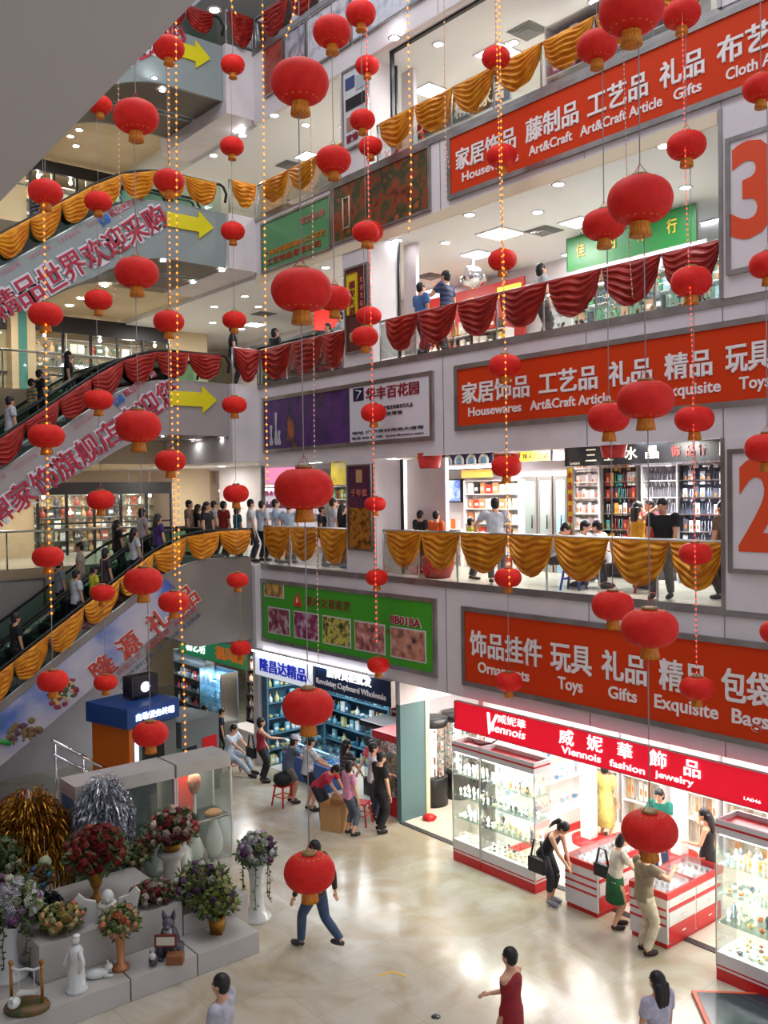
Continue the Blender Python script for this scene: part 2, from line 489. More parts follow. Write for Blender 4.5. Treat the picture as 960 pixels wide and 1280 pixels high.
# green flower sign over the ground floor shop
M_GREEN = mat('sign_green', (62, 160, 28), .4)
M_DKRED = mat('maroon_letters', (150, 30, 44), .4)
x0, x1 = fx(328, 12.5, 760), fx(547, 12.5, 800)
t = framed('flower_shop_sign', 'bright green sign with six flower photographs, number 8B018A', x0, x1, 3.27, 4.86, YF, M_GREEN)
O = (-(x0+x1)/2, -.036, -3.27)
mb = MB(); letters(mb, '8B018A', O, FX, FZ, (fx(487), fx(527), 4.22, 4.42), M_WTXT, bold=.07, depth=.006)
letters(mb, '8B018A', O, FX, FZ, (fx(487)+.02, fx(527)-.02, 4.23, 4.41), M_DKRED, depth=.02)
letters(mb, 'TEL:020-81102228 81102788', O, FX, FZ, (fx(457), fx(529), 3.98, 4.10), M_DKRED, bold=.0)
letters(mb, '花卉之花花艺', O, FX, FZ, (fx(383), fx(438), 4.35, 4.56), M_DKRED, bold=.01)
mb.build('lettering', t)
cx_ = fx(372)-(x0+x1)/2
MB().prism([(cx_-.15, 1.02), (cx_+.15, 1.02), (cx_+.13, 1.14), (cx_, 1.34), (cx_-.13, 1.14)], 1, -.06, -.03, mat('logo_red', (214, 40, 30), .4)).prism([(cx_-.04, 1.12), (cx_+.04, 1.12), (cx_, 1.26)], 1, -.064, -.055, M_WTXT).build('emblem', t)
photos = [((348, 745), .95, .62, ['5a4326', 'b88a3c', 'e0b060']), ((349, 772), 1.02, .62, ['403038', '9c3c4c', 'c8ccd0']), ((384, 785), .98, .66, ['402028', 'a03868', 'c4c4c8']),
          ((422, 795), .98, .68, ['24301c', '5c5828', 'd8cc60', '303820']), ((464, 802), 1.0, .70, ['303038', 'b86c5c', 'e0b0a8']), ((513, 812), 1.0, .74, ['40382c', 'b87c64', 'd8a088'])]
PX = [(330, 357), (335, 364), (369, 400), (405, 440), (445, 483), (490, 534)]
for i, (pa, pb) in enumerate(PX):
    za, zb = ((4.42, 4.80) if i == 0 else (3.52, 4.18))
    xa, xb = fx(pa, 12.5, 770)-(x0+x1)/2, fx(pb, 12.5, 770)-(x0+x1)/2
    if i == 0: xa += .10
    if i == 1: xa += .08
    cols = photos[i][3]
    p = MB().box((xa, -.05, za-3.27), (xb, -.03, zb-3.27), mat('photo_border', (206, 206, 202), .4)).box((xa+.03, -.055, za-3.24), (xb-.03, -.03, zb-3.30), poster_mat('flower_photo_%d' % i, cols, 6)).build('photograph', t)
# second floor sign: dark floral half and white calligraphy half
x0, x1 = fx(330, 12.5, 535), fx(543, 12.5, 500)
t = framed('porcelain_shop_sign', 'wide shop sign, purple picture left and white calligraphy panel right', x0, x1, 8.02, 9.40, YF, poster_mat('purple_poster', ['1a1222', '42265c', '5a2c70', '28304c', 'b8602c'], 1.4, stretch=(1, 1, .8)))
O = (-(x0+x1)/2, -.036, -8.02)
xs = fx(441)
MB().box((xs+O[0], -.045, .09), (x1+O[0]-.09, -.03, 1.29), mat('sign_white', (214, 210, 214), .4)).build('white_panel', t)
mb = MB(); letters(mb, '华丰百花园', O, FX, FZ, (fx(462), fx(528), 8.98, 9.24), M_DKRED, bold=.02, depth=.024)
mk = mat('small_print', (70, 64, 72), .5)
letters(mb, '生产批发花瓶花艺礼品', O, FX, FZ, (fx(480), fx(520), 8.74, 8.82), mk, bold=0, depth=.024)
letters(mb, '批发零售', O, FX, FZ, (fx(480), fx(507), 8.61, 8.69), mk, bold=0, depth=.024)
letters(mb, '地址 广州芳村花地大道南', O, FX, FZ, (fx(444), fx(533), 8.27, 8.34), mk, bold=0, depth=.024)
letters(mb, '电话 020 81100  www.flowers.com', O, FX, FZ, (fx(444), fx(533), 8.16, 8.22), mk, bold=0, depth=.024)
mb.build('lettering', t)
mb = MB(); mb.box((fx(446)+O[0], -.052, .98), (fx(459)+O[0], -.04, 1.26), mat('logo_navy', (22, 26, 66), .3))
mb.tube([(fx(449)+O[0], -.056, 1.22), (fx(456)+O[0], -.056, 1.18), (fx(452)+O[0], -.056, 1.08), (fx(450)+O[0], -.056, 1.01)], [.01, .02, .015, .005], M_WTXT, 6)
mb.build('emblem', t)
mb = MB()
for dx, h in ((0, .5), (.22, .8), (.36, .35)):
    mb.lathe([(.06, 0), (.09, .12*h), (.03, .5*h), (.06, .9*h), (.05, h)], mat('pale_vase_print', (186, 184, 190), .4), c=(fx(340)+O[0]+dx+.1, -.05, .18), n=10, sy=.1)
mb.build('vase_picture', t)
# third floor: green sign and brown garden picture
x0, x1 = fx(328, 12.5, 310), fx(415, 12.5, 270)
t = framed('pale_green_sign', 'pale green shop sign with two orange text rows beside the garden picture', x0, x1, 12.5, 13.74, YF, mat('pale_green', (84, 146, 96), .45), .05)
O = (-(x0+x1)/2, -.036, -12.5)
mb = MB(); mo = mat('orange_print', (222, 130, 30), .5)
letters(mb, '广州市花都区精品工艺花艺', O, FX, FZ, (x0+.15, x1-.2, 12.86, 13.0), mo, bold=.01)
letters(mb, '工艺饰品有限公司', O, FX, FZ, (x0+.25, x1-.4, 12.64, 12.80), mat('red_print', (190, 60, 40), .5), bold=.01)
letters(mb, '花艺世界', O, FX, FZ, (x1-1.2, x1-.2, 13.30, 13.46), mat('pink_print', (214, 120, 110), .5), bold=.01)
mb.build('lettering', t)
xa, xb = x1+.02, fx(539, 12.5, 210)
t = framed('garden_picture_sign', 'brown shop sign picturing a garden room, left of the topmost orange banner', xa, xb, 12.56, 13.85, YF, poster_mat('garden_print', ['3a1c10', '6a3018', '8c4020', '50482c', '2c3c20', 'a05030'], 2.6), .05)
mb = MB()
for dx in (.45, .68): mb.tube([(xa-(xa+xb)/2+dx, -.05, .25), (xa-(xa+xb)/2+dx, -.05, .95)], .018, mat('pale_print', (196, 180, 160), .4), 6)
for z in (.28, .93): mb.tube([(xa-(xa+xb)/2+.45, -.05, z), (xa-(xa+xb)/2+.68, -.05, z)], .015, mat('pale_print', (196, 180, 160), .4), 6)
mb.build('chair_picture', t)
# fifth floor fascia posters
for i, (pa, pb, cols, lab) in enumerate(((332, 356, ['7a2018', 'a84030', '602018'], 'dark red poster on the uppermost fascia, leftmost'),
                                        (358, 384, ['c8c4cc', 'a8a4b0', '382830'], 'white poster with a dark figure on the uppermost fascia'),
                                        (386, 440, ['c0c0c8', 'd0ccd0', '707080'], 'large pale poster on the uppermost fascia by the column'),
                                        (442, 560, ['b8b8c4', 'd0d0d8', '8890a0'], 'widest pale poster on the uppermost fascia, near the frame top'))):
    framed('fascia_poster', lab, fx(pa, 12.5, 90), fx(pb, 12.5, 60), 16.75, 17.95, YF, poster_mat('fascia_print_%d' % i, cols, 3), .04)
# posters on the columns
t = framed('column_poster', 'tall maroon column poster with a yellow plaque, third floor', -16.3, -15.47, 10.05, 11.95, YF, mat('maroon_poster', (88, 22, 20), .4), .05)
MB().bbox((-.30, -.06, .85), (.05, -.03, 1.75), mat('plaque_yellow', (224, 196, 30), .4), .05).build('plaque', t)
mb = MB()
for i, ch in enumerate('福安大酒'): letters(mb, ch, (0, -.062, 0), FX, FZ, (-.23, -.02, 1.42-.19*i, 1.58-.19*i), M_DKRED, bold=.02)
for i, ch in enumerate('欢迎光临'): letters(mb, ch, (0, -.04, 0), FX, FZ, (.14, .24, 1.5-.17*i, 1.63-.17*i), mat('pink_print', (214, 120, 110), .5), bold=.0)
mb.build('lettering', t)
MB().lathe([(0, 0), (.11, .02), (.13, .1), (.11, .2), (0, .24)], mat('print_tan', (190, 150, 100), .4), c=(-.13, -.05, .25), n=10, sy=.12).build('picture', t)
t = framed('column_poster', 'tall purple column poster with gold picture below, second floor', -16.32, -15.45, 5.72, 7.62, YF, mat('plum_poster', (82, 26, 60), .4), .04)
MB().box((-.38, -.05, .05), (.38, -.03, .95), poster_mat('gold_tree_print', ['2c1408', '6c3c10', 'b47424', '402008'], 7)).build('picture', t)
mb = MB(); letters(mb, '千年瓷', (0, -.045, 0), FX, FZ, (-.28, .28, 1.2, 1.36), mat('pink_print', (214, 120, 110), .5)); mb.build('lettering', t); mb = MB(); mb.box((-.1, -.05, 1.5), (.1, -.03, 1.78), mat('print_tan', (190, 150, 100), .4)).build('emblem', t)
t = framed('column_poster', 'white column poster with small pictures and red title, fourth floor', -16.28, -15.38, 14.5, 16.25, YF, mat('poster_white', (206, 204, 208), .4), .05)
mb = MB()
for (a, b, c, d, col) in ((-.32, 1.3, .0, 1.55, '384878'), (.05, 1.2, .35, 1.5, 'a8b0b8'), (-.32, .85, .35, 1.1, '181414'), (-.3, .4, -.05, .7, 'a07868'), (.02, .4, .3, .7, '584850')):
    mb.box((a, -.05, b), (c, -.03, d), mat('p_'+col, col, .4))
mb.build('pictures', t)
mb = MB(); letters(mb, '家饰', (0, -.045, 0), FX, FZ, (-.3, .1, .14, .32), M_DKRED); mb.build('lettering', t)

# ------------------------------------------------------------------ balustrades and their swags
RAILH = {2: .98, 3: .88, 4: .82, 5: .8}


def swag(name, label, P0, P1, nrm, drop, m, group, seed=0, base=.10, ex=.54):
    rnd = random.Random(seed)
    P0 = Vector(P0); P1 = Vector(P1); n = Vector(nrm); ph = rnd.random()*6; k = rnd.uniform(5.2, 6.6); sk = rnd.uniform(-.05, .05)

    def fn(u, v):
        s = 2*u-1-sk*(1-abs(2*u-1)); env = max(0, 1-s*s)**ex
        depth = v*(base+(1-base)*env)*drop
        top = P0.lerp(P1, u)
        # sides gather towards the hanging points
        top = top+(P1-P0)*(-.03*s*v)
        vv = v*k+.35*math.sin(3*PI*u+ph)
        fold = math.sin(2*PI*vv)*.028*(.35+.65*env)*min(1, v*6)+.012*math.sin(23*u+ph*3+9*v)*v
        belly = .10*env*math.sin(PI*min(1, v*.9))
        return top-Vector((0, 0, depth))+n*(.035+belly+fold)
    mb = MB(); mb.grid(fn, 22, 40, m)
    o = mb.build(name)
    return tag(o, label, 'drape', group)


def balustrade(label, P0, P1, F, h, npan, nrm, first_post=True):
    P0 = Vector(P0); P1 = Vector(P1); d = (P1-P0); L = d.length; d.normalize(); n = Vector(nrm)
    t = thing('balustrade', label, 'railing', (P0+P1)/2)
    c = (P0+P1)/2
    MB().tube([P0-c+Vector((0, 0, h)), P1-c+Vector((0, 0, h))], .032, M_STEEL, 10).build('handrail', t)
    me = None
    for i in range(npan):
        a = P0+d*(L*i/npan+.02)-c; b = P0+d*(L*(i+1)/npan-.02)-c
        mb = MB(); q = n*.006
        vs = [a-q+Vector((0, 0, .08)), b-q+Vector((0, 0, .08)), b+q+Vector((0, 0, .08)), a+q+Vector((0, 0, .08))]
        vs += [v+Vector((0, 0, h-.14)) for v in vs]
        mb.add(vs, [(0, 3, 2, 1), (4, 5, 6, 7), (0, 1, 5, 4), (1, 2, 6, 5), (2, 3, 7, 6), (3, 0, 4, 7)], M_GLASS)
        mb.build('glass_panel', t)
    for i in range(npan+1):
        p = P0+d*(L*i/npan)-c
        MB().tube([p, p+Vector((0, 0, h))], .02, M_STEEL, 8).build('post', t)
    return t


ORD = ['first', 'second', 'third', 'fourth', 'fifth', 'sixth', 'seventh', 'eighth', 'ninth']
seedn = 100
YR = YF+.06
for (fl, F, col, m, px_r, px_l, pyr, pyl) in (
        (2, F2, 'gold', M_SWGOLD, [483, 527, 575, 635, 692, 762, 837, 909], [330, 363, 400, 435], lambda x: 665, lambda x: 657),
        (3, F3, 'red', M_SWRED, [482, 523, 572, 624, 685, 752, 827, 903], [325, 365, 402, 433], lambda x: 400-(x-480)*.25, lambda x: 430),
        (4, F4, 'gold', M_SWGOLD, [473, 518, 562, 614, 678, 743, 822, 905], [328, 362, 398, 434], lambda x: 165-(x-473)*.42, lambda x: 205),
        (5, F5, 'red', M_SWRED, [], [327, 362, 398, 434], None, lambda x: 0)):
    h = RAILH[fl]; nm = {2: 'second', 3: 'third', 4: 'fourth', 5: 'fifth'}[fl]
    rz = F+h
    balustrade('steel and glass railing on the %s floor, left of the column' % nm, (XC+.05, YR, F), (-16.5, YR, F), F, h, 3, (0, -1, 0))
    if fl < 5: balustrade('long steel and glass railing on the %s floor, right of the column' % nm, (-15.2, YR, F), (-7.3, YR, F), F, h, 7, (0, -1, 0))
    xl = [at_y(p, pyl(p), YF).x for p in px_l]; xl[0] = max(xl[0], XC+.03)
    for i in range(3):
        seedn += 1
        swag('swag_drape', '%s satin swag on the %s floor railing left of the column, %s from the left' % (col, nm, ORD[i]), (xl[i], YR-.03, rz), (xl[i+1], YR-.03, rz), (0, -1, 0), .80 if fl != 4 else .66, m, '%s swags left of the column, %s floor' % (col, nm), seedn)
    if px_r:
        xr = [at_y(p, pyr(p), YF).x for p in px_r]; xr[-1] = min(xr[-1], -7.24)
        if fl == 4: xr = [-15.05+1.115*i for i in range(8)]
        for i in range(7):
            seedn += 1
            swag('swag_drape', '%s satin swag on the %s floor railing, %s to the right of the column' % (col, nm, ORD[i]), (xr[i], YR-.03, rz), (xr[i+1], YR-.03, rz), (0, -1, 0), (.74 if fl == 2 else .72) if fl != 4 else .66, m, '%s swags right of the column, %s floor' % (col, nm), seedn)
    if fl > 2:
        balustrade('short railing at the escalator landing of the %s floor' % nm, (XC+.0, 11.75, F), (XC, YF, F), F, h, 1, (1, 0, 0))
        seedn += 1
        swag('swag_drape', '%s satin swag on the short landing railing of the %s floor' % (col, nm), (XC+.04, 11.75, rz), (XC+.04, YF, rz), (1, 0, 0), .84 if fl != 4 else .66, m, None, seedn)


# ------------------------------------------------------------------ escalators
def esc_profile(Yl, F, Fb, hr, flat, slope):
    """handrail line in (Y,z), from the landing down"""
    pts = []
    yk = Yl-flat; zr = F+hr
    N = 10; R = 1.3                                   # rounded knee
    pts.append((Yl-.1, zr))
    for i in range(N+1):
        u = i/N; y = yk+R*.5-u*R*1.5
        # quadratic knee from slope 0 to slope
        s0 = R*1.5
        pts.append((y, zr-slope*(u*s0)**2/(2*s0)))
    y, z = pts[-1]
    zb = Fb+hr
    L = (z-zb)/slope-.8
    pts.append((y-L, z-slope*L))
    y, z = pts[-1]; s0 = (z-zb)/slope*2
    for i in range(1, 7):
        u = i/6
        pts.append((y-u*s0, z-slope*(u*s0)+slope*(u*s0)**2/(2*s0)))
    pts.append((pts[-1][0]-1.0, zb))
    return pts


def interp(pts, y):
    for (y0, z0), (y1, z1) in zip(pts, pts[1:]):
        if y1 <= y <= y0: return z0+(z1-z0)*(y0-y)/(y0-y1)
    return pts[0][1] if y > pts[0][0] else pts[-1][1]


M_TRUSS = mat('grey_truss_panel', (158, 150, 148), .45)
M_TRUSS3 = mat('green_grey_truss_panel', (142, 152, 150), .45)
M_TRUSS1 = mat('lower_truss_panel', (136, 128, 120), .45)
M_STEP = mat('escalator_step', (60, 62, 62), .4, .6)
ESC = {}


def escalator(label, X0, W, Yl, F, Fb, hr, flat, slope, deep, mt, key, zlow=0, tall=None):
    pts = esc_profile(Yl, F, Fb, hr, flat, slope)
    ESC[key] = pts
    t = thing('escalator', label, 'escalator', (X0-W/2, Yl, F))
    ox, oy, oz = X0-W/2, Yl, F
    L = lambda y, z: (y-oy, max(z, zlow+.02)-oz)
    top = [L(y, z-.70) for y, z in pts]; bot = [L(y, z-deep) for y, z in pts]
    if tall: bot = [L(y, z-deep-(tall*max(0, min(1, (y-(Yl-2.6))/1.0)))) for y, z in pts]
    top[0] = (-.02, top[0][1]); bot[0] = (-.02, bot[0][1])
    # side claddings and underside
    for nm, xa, xb in (('side_cladding', W/2-.08, W/2), ('side_cladding', -W/2, -W/2+.08)):
        mb = MB(); n = len(top)
        for i in range(n-1):
            q = [top[i], top[i+1], bot[i+1], bot[i]]
            if abs(q[0][1]-q[3][1]) < .03 and abs(q[1][1]-q[2][1]) < .03: continue
            mb.prism(q, 0, xa, xb, mt)
        mb.build(nm, t)
    mb = MB()
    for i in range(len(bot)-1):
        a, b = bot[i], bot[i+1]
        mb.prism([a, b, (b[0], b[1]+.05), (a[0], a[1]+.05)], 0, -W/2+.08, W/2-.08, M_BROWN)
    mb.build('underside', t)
    # steps
    mb = MB(); y = pts[0][0]-.3
    ye = pts[-1][0]
    while y > ye:
        z = interp(pts, y)-.92
        if z > zlow-.1: mb.box((-W/2+.1, y-.4-oy, z-.22-oz), (W/2-.1, y-oy, z-oz), M_STEP)
        y -= .4
    mb.build('steps', t)
    for sx in (1, -1):
        x = sx*(W/2-.04)
        rail = [(x, Yl+.02-oy, F+hr-.42-oz), (x, Yl+.06-oy, F+hr-.2-oz), (x, Yl-.02-oy, F+hr-.05-oz)]+[(x, y-oy, z-oz) for y, z in pts]
        MB().tube(rail, .035, M_RUBBER, 8).build('handrail', t)
        mb = MB()
        for i in range(len(pts)-1):
            (y0, z0), (y1, z1) = pts[i], pts[i+1]
            mb.prism([(y0-oy, z0-.03-oz), (y1-oy, z1-.03-oz), (y1-oy, z1-.70-oz), (y0-oy, z0-.70-oz)], 0, x-.006, x+.006, M_GLASSG)
        mb.build('glass_balustrade', t)
        MB().tube([(x, y-oy, z-.70-oz) for y, z in pts], .022, M_STEEL, 6).build('skirt_trim', t)
    return t


XE = -20.15
HE = {1: .92, 2: .68, 3: .68, 4: .62}
escalator('lowest escalator, its blue and white banner side facing the hall', XE, 1.45, 12.3, F2, 0, .92, 1.75, .665, 2.05, M_TRUSS1, 1, 0, .75)
escalator('second lowest-level escalator running behind the one with the blue banner', XE-1.6, 1.45, 12.3, F2, 0, .92, 1.75, .665, 2.05, M_TRUSS1, 11)
escalator('escalator draped in red satin rising to the third floor', XE, 1.45, 11.72, F3, F2, .70, 2.1, .70, 2.0, M_TRUSS, 2, F2)
escalator('escalator behind the red-draped one, rising to the third floor', XE-1.6, 1.45, 11.72, F3, F2, .70, 2.1, .70, 2.0, M_TRUSS, 12, F2)
escalator('escalator draped in gold satin rising to the fourth floor', XE, 1.45, 11.72, F4, F3, .72, 2.1, .70, 2.05, M_TRUSS3, 3, F3)
escalator('escalator behind the gold-draped one, rising to the fourth floor', XE-1.6, 1.45, 11.72, F4, F3, .72, 2.1, .70, 2.05, M_TRUSS3, 13, F3)
escalator('topmost escalator rising to the fifth floor', XE, 1.45, 11.72, F5, F4, .68, 2.1, .70, 2.05, M_TRUSS3, 4, F4)
escalator('escalator behind the topmost one, rising to the fifth floor', XE-1.6, 1.45, 11.72, F5, F4, .68, 2.1, .70, 2.05, M_TRUSS3, 14, F4)

# swags along the escalator handrails
for key, col, m, ys, drop, lvl in ((1, 'gold', M_SWGOLD, [12.25, 11.35, 10.45, 9.6, 8.75, 7.9, 7.1, 6.35, 5.6, 4.9], .62, 'lowest'),
                              (2, 'red', M_SWRED, [11.5, 10.6, 9.75, 8.95, 8.2, 7.45, 6.7, 5.95, 5.2], .62, 'middle'),
                              (3, 'gold', M_SWGOLD, [11.45, 10.6, 9.8, 9.0, 8.3, 7.6, 6.9, 6.2, 5.5], .62, 'upper'),
                              (4, 'red', M_SWRED, [11.45, 10.7, 10.0, 9.3], .6, 'topmost')):
    for i in range(len(ys)-1):
        seedn += 1
        a, b = ys[i+1], ys[i]
        swag('swag_drape', '%s satin swag along the %s escalator handrail, %s down from the landing' % (col, lvl, ORD[i]),
             (XE+.03, a, interp(ESC[key], a)-.02), (XE+.03, b, interp(ESC[key], b)-.02), (1, 0, 0), drop, m, '%s swags along the %s escalator' % (col, lvl), seedn, .38, .6)

# yellow arrows on the landing claddings
M_YEL = mat('arrow_yellow', (222, 208, 10), .4)
for (ya, yb, z, nm) in ((10.10, 11.36, 9.32, 'third'), (10.10, 11.36, 13.55, 'fourth'), (10.4, 11.36, 17.65, 'fifth')):
    mb = MB(); h = .17
    mb.prism([(ya, z-h), (yb-.4, z-h), (yb-.4, z-.33), (yb, z), (yb-.4, z+.33), (yb-.4, z+h), (ya, z+h)], 0, XE+.005, XE+.05, M_YEL)
    o = mb.build('arrow_sign'); tag(o, 'yellow right-pointing arrow on the escalator side below the %s floor landing' % nm, 'sign')


def slope_frame(key, y0, dz):
    """origin, along and up directions on the sloping cladding"""
    p = ESC[key]; ya, yb = 6.5, 8.5
    s = (interp(p, yb)-interp(p, ya))/(yb-ya); n = math.sqrt(1+s*s)
    ux = Vector((0, 1/n, s/n)); uz = Vector((0, -s/n, 1/n))
    return Vector((XE+.012, y0, interp(p, y0)+dz)), ux, uz


M_OUT = mat('letter_outline_white', (214, 208, 214), .5)
M_RTXT = mat('letter_red', (178, 34, 60), .5)
for key, y0, s, dz, lab, sz, gap in ((2, 5.55, '名牌家饰旗舰店欢迎您', -1.87, 'red characters with white outlines along the red-draped escalator', .56, .60),
                                (3, 5.3, '家饰精品世界欢迎采购', -1.85, 'red characters with white outlines along the gold-draped upper escalator', .56, .60),
                                (4, 8.0, '世界欢迎采购', -1.85, 'red characters with white outlines on the topmost escalator side', .55, .56)):
    O, ux, uz = slope_frame(key, y0, dz)
    t = thing('slogan_lettering', lab, 'lettering', O)
    for i, ch in enumerate(s):
        mb = MB(); x = i*gap
        letters(mb, ch, (0, 0, 0), ux, uz, (x-.05, x+sz+.05, -.05, sz+.05), M_OUT, bold=.09, depth=.012)
        letters(mb, ch, (.008, 0, 0), ux, uz, (x, x+sz, 0, sz), M_RTXT, bold=.012, depth=.02)
        mb.build('character', t)
    # fine print plates in a row above
    n = int(len(s)*gap/.8)
    for i in range(n if key < 4 else 0):
        mb = MB(); x = i*.80+.1
        O2 = uz*.78+ux*x
        for j in range(6):
            letters(mb, '欢迎光临家饰'[j], O2, ux, uz, (j*.1, j*.1+.085, 0, .11), mat('faint_pink_print', (206, 158, 166), .5), bold=.0, depth=.008)
        mb.build('fine_print', t)
    if key < 4:
        mb = MB(); x = len(s)*gap
        O2 = uz*.62+ux*(x-1.6)
        letters(mb, '饰界', O2, ux, uz, (.0, .3, .02, .26), mat('logo_blue', (40, 110, 190), .4), bold=.05)
        letters(mb, '精品世界广场', O2, ux, uz, (.34, 1.3, .12, .28), M_OUT, bold=.09, depth=.008)
        letters(mb, '精品世界广场', O2, ux, uz, (.34, 1.3, .12, .28), M_RTXT, bold=.0, depth=.016)
        mb.build('emblem', t)

# long printed banner on the lowest escalator
O, ux, uz = slope_frame(1, 4.2, -2.0)
bw = (10.42-4.2)*math.sqrt(1+.665**2); bh = .93
M_BAN = poster_mat('sky_banner_print', ['34509c', '5872b4', 'a8a8c0', 'c4bcc0', 'd0c8c8'], .55, stretch=(1, .8, 1))
t = thing('escalator_banner', 'blue and white printed banner with red characters on the lowest escalator', 'banner', O)
nn = Vector((1, 0, 0))
vs = [p+nn*d for d in (0, .012) for p in (Vector((0, 0, 0)), ux*(bw+.2), ux*bw+uz*bh, uz*bh)]
MB().add(vs, [(0, 3, 2, 1), (4, 5, 6, 7), (0, 1, 5, 4), (1, 2, 6, 5), (2, 3, 7, 6), (3, 0, 4, 7)], M_BAN).build('printed_sheet', t)
M_ORED = mat('banner_letter_red', (196, 62, 40), .5)
for ch, px, py in (('隆', 128, 834), ('源', 160, 806), ('礼', 196, 776), ('品', 232, 748)):
    p = at_x(px, py, XE)-O; x = p.dot(ux); z = p.dot(uz)
    mb = MB(); letters(mb, ch, nn*.016, ux, uz, (x-.30, x+.30, z-.29, z+.29), M_WTXT, bold=.07, depth=.006)
    letters(mb, ch, nn*.02, ux, uz, (x-.27, x+.27, z-.26, z+.26), M_ORED, bold=.025, depth=.014); mb.build('character', t)
mb = MB(); mp = mat('banner_letter_pink', (196, 80, 100), .5); md = mat('banner_letter_grey', (84, 88, 116), .5)
def line_px(txt, p0, p1, h, m):
    A = at_x(*p0, XE)-O; B = at_x(*p1, XE)-O
    letters(mb, txt, nn*.016, ux, uz, (A.dot(ux), B.dot(ux), A.dot(uz)-h/2, A.dot(uz)+h/2), m, bold=.0)
line_px('树脂工艺   精品摆设   仿真水果', (146, 842), (246, 760), .13, mp)
line_px('广州市芳村万象广场一楼A区  工艺饰品', (150, 852), (250, 769), .10, md)
line_px('电话 020-81102287', (152, 861), (190, 829), .09, md)
mb.build('fine_print', t)
mb = MB(); k = random.Random(5)
for cx, cz, cols in ((2.95, .26, ('7c6a34', 'b07c34', '5c3c40')), (4.1, .36, ('b8a048', '8c3040', '386038', 'c8b060'))):
    for i in range(40):
        mb.ell(ux*(cx+k.uniform(-.32, .32))+uz*(cz+k.uniform(-.22, .22))+nn*.02, (.012, k.uniform(.03, .08), k.uniform(.03, .08)), mat('ban_'+k.choice(cols), k.choice(cols), .5), 8, 5)
mb.build('fruit_picture', t)
MB().tube([ux*2.2+uz*.55+nn*.03, ux*2.45+uz*.50+nn*.03, ux*2.75+uz*.85+nn*.03], .045, mat('print_green', (40, 150, 60), .4), 8).tube([ux*2.45+uz*.50+nn*.03, ux*2.62+uz*.25+nn*.03], .05, mat('print_green', (40, 150, 60), .4), 8).build('green_figure', t)


# ------------------------------------------------------------------ ceiling lights
def downlight(label, p, r, group, mt=None, square=False, lampm=None):
    mt = M_WHITE
    t = thing('ceiling_light', label, 'light', p, 0, group)
    if square:
        MB().box((-r, -r, -.03), (r, r, .01), M_WHITE).build('trim_frame', t)
        MB().box((-r*.9, -r*.9, -.035), (r*.9, r*.9, -.028), M_LAMPS).build('diffuser', t)
    else:
        MB().lathe([(r*.8, -.012), (r, -.02), (r*1.25, -.012), (r*1.25, .0)], M_WHITE, n=16).build('trim_ring', t)
        MB().lathe([(.001, -.016), (r*.85, -.014)], M_LAMP, n=16).build('lamp', t)
    return t


proto = {}


def place_light(p, label, group, square=False, r=.11):
    k = (square, r)
    if k not in proto:
        proto[k] = downlight(label, p, r, group, square=square); return proto[k]
    return dup(proto[k], p, 0, label, group)


for nm, z, rd, sq in (('second', 7.9, [(350, 577), (412, 573), (505, 566), (601, 561), (661, 559), (711, 553), (854, 544), (907, 542)], [(386, 577)]),
                      ('third', 12.5, [(497, 300), (557, 303), (587, 268), (698, 230), (672, 265), (830, 182), (857, 234), (588, 332), (407, 334), (306, 370), (323, 383), (302, 411), (268, 383), (266, 403)], [(723, 277), (597, 317), (318, 405)]),
                      ('fourth', 16.3, [(493, 47), (548, 55), (343, 144), (382, 156), (329, 228), (637, 55), (823, 17), (773, 43), (642, 53), (743, 2), (303, 169), (267, 194), (268, 12)], [(537, 112), (386, 195)])):
    for px, py in rd: place_light(at_z(px, py, z), 'round recessed downlight in the %s floor ceiling' % nm, '%s floor downlights' % nm)
    for px, py in sq: place_light(at_z(px, py, z), 'square ceiling light panel in the %s floor ceiling' % nm, '%s floor ceiling panels' % nm, True, .3)
    for x in (-18.4, -13.6, -10.2):                      # further rows of the same ceiling, deeper in
        for y in (14.6, 17.4):
            place_light(Vector((x, y+(.3 if x > -12 else 0), z)), 'square ceiling light panel deeper in the %s floor shops' % nm, '%s floor inner ceiling panels' % nm, True, .38)
for nm, z, pts in (('third', F3-1.33, [(204, 545), (241, 551), (278, 548)]), ('fourth', F4-1.36, [(204, 326), (241, 353), (277, 338)]), ('fifth', F5-1.4, [(203, 113), (238, 163), (275, 135), (155, 121), (193, 97)])):
    for px, py in pts: place_light(at_z(px, py, z), 'small spotlight under the %s floor escalator' % nm, 'spotlights under the %s floor escalator' % nm, False, .07)
for nm, z, pts in (('third', 12.64, [(131, 357), (101, 373), (87, 382), (33, 415), (6, 430), (280, 361)]), ('fourth', 17.30, [(99, 162), (88, 170), (95, 182), (184, 202)]), ('second', 8.0, [(195, 587), (277, 579)])):
    for px, py in pts:
        p = at_z(px, py, z) if nm != 'second' else at_x(px, py, -26)
        if nm == 'second': p.z = 7.88
        place_light(p, 'recessed downlight in the far gallery ceiling, %s floor' % nm, 'far gallery downlights, %s floor' % nm, False, .10)
for nm, z, pts in (('third', 12.5, [(680, 288), (538, 345), (330, 392)]), ('fourth', 16.3, [(660, 38), (362, 206)])):
    t0 = None
    for px, py in pts:
        mb = MB()
        for i in range(4): mb.box((-.3+.05*i, -.3+.05*i, -.02-.012*i), (.3-.05*i, .3-.05*i, -.008-.012*i), mat('vent_grey', (120, 120, 118), .5))
        o = mb.build('air_vent', None, at_z(px, py, z)); tag(o, 'dark square air vent in the %s floor ceiling' % nm, 'vent', '%s floor air vents' % nm)

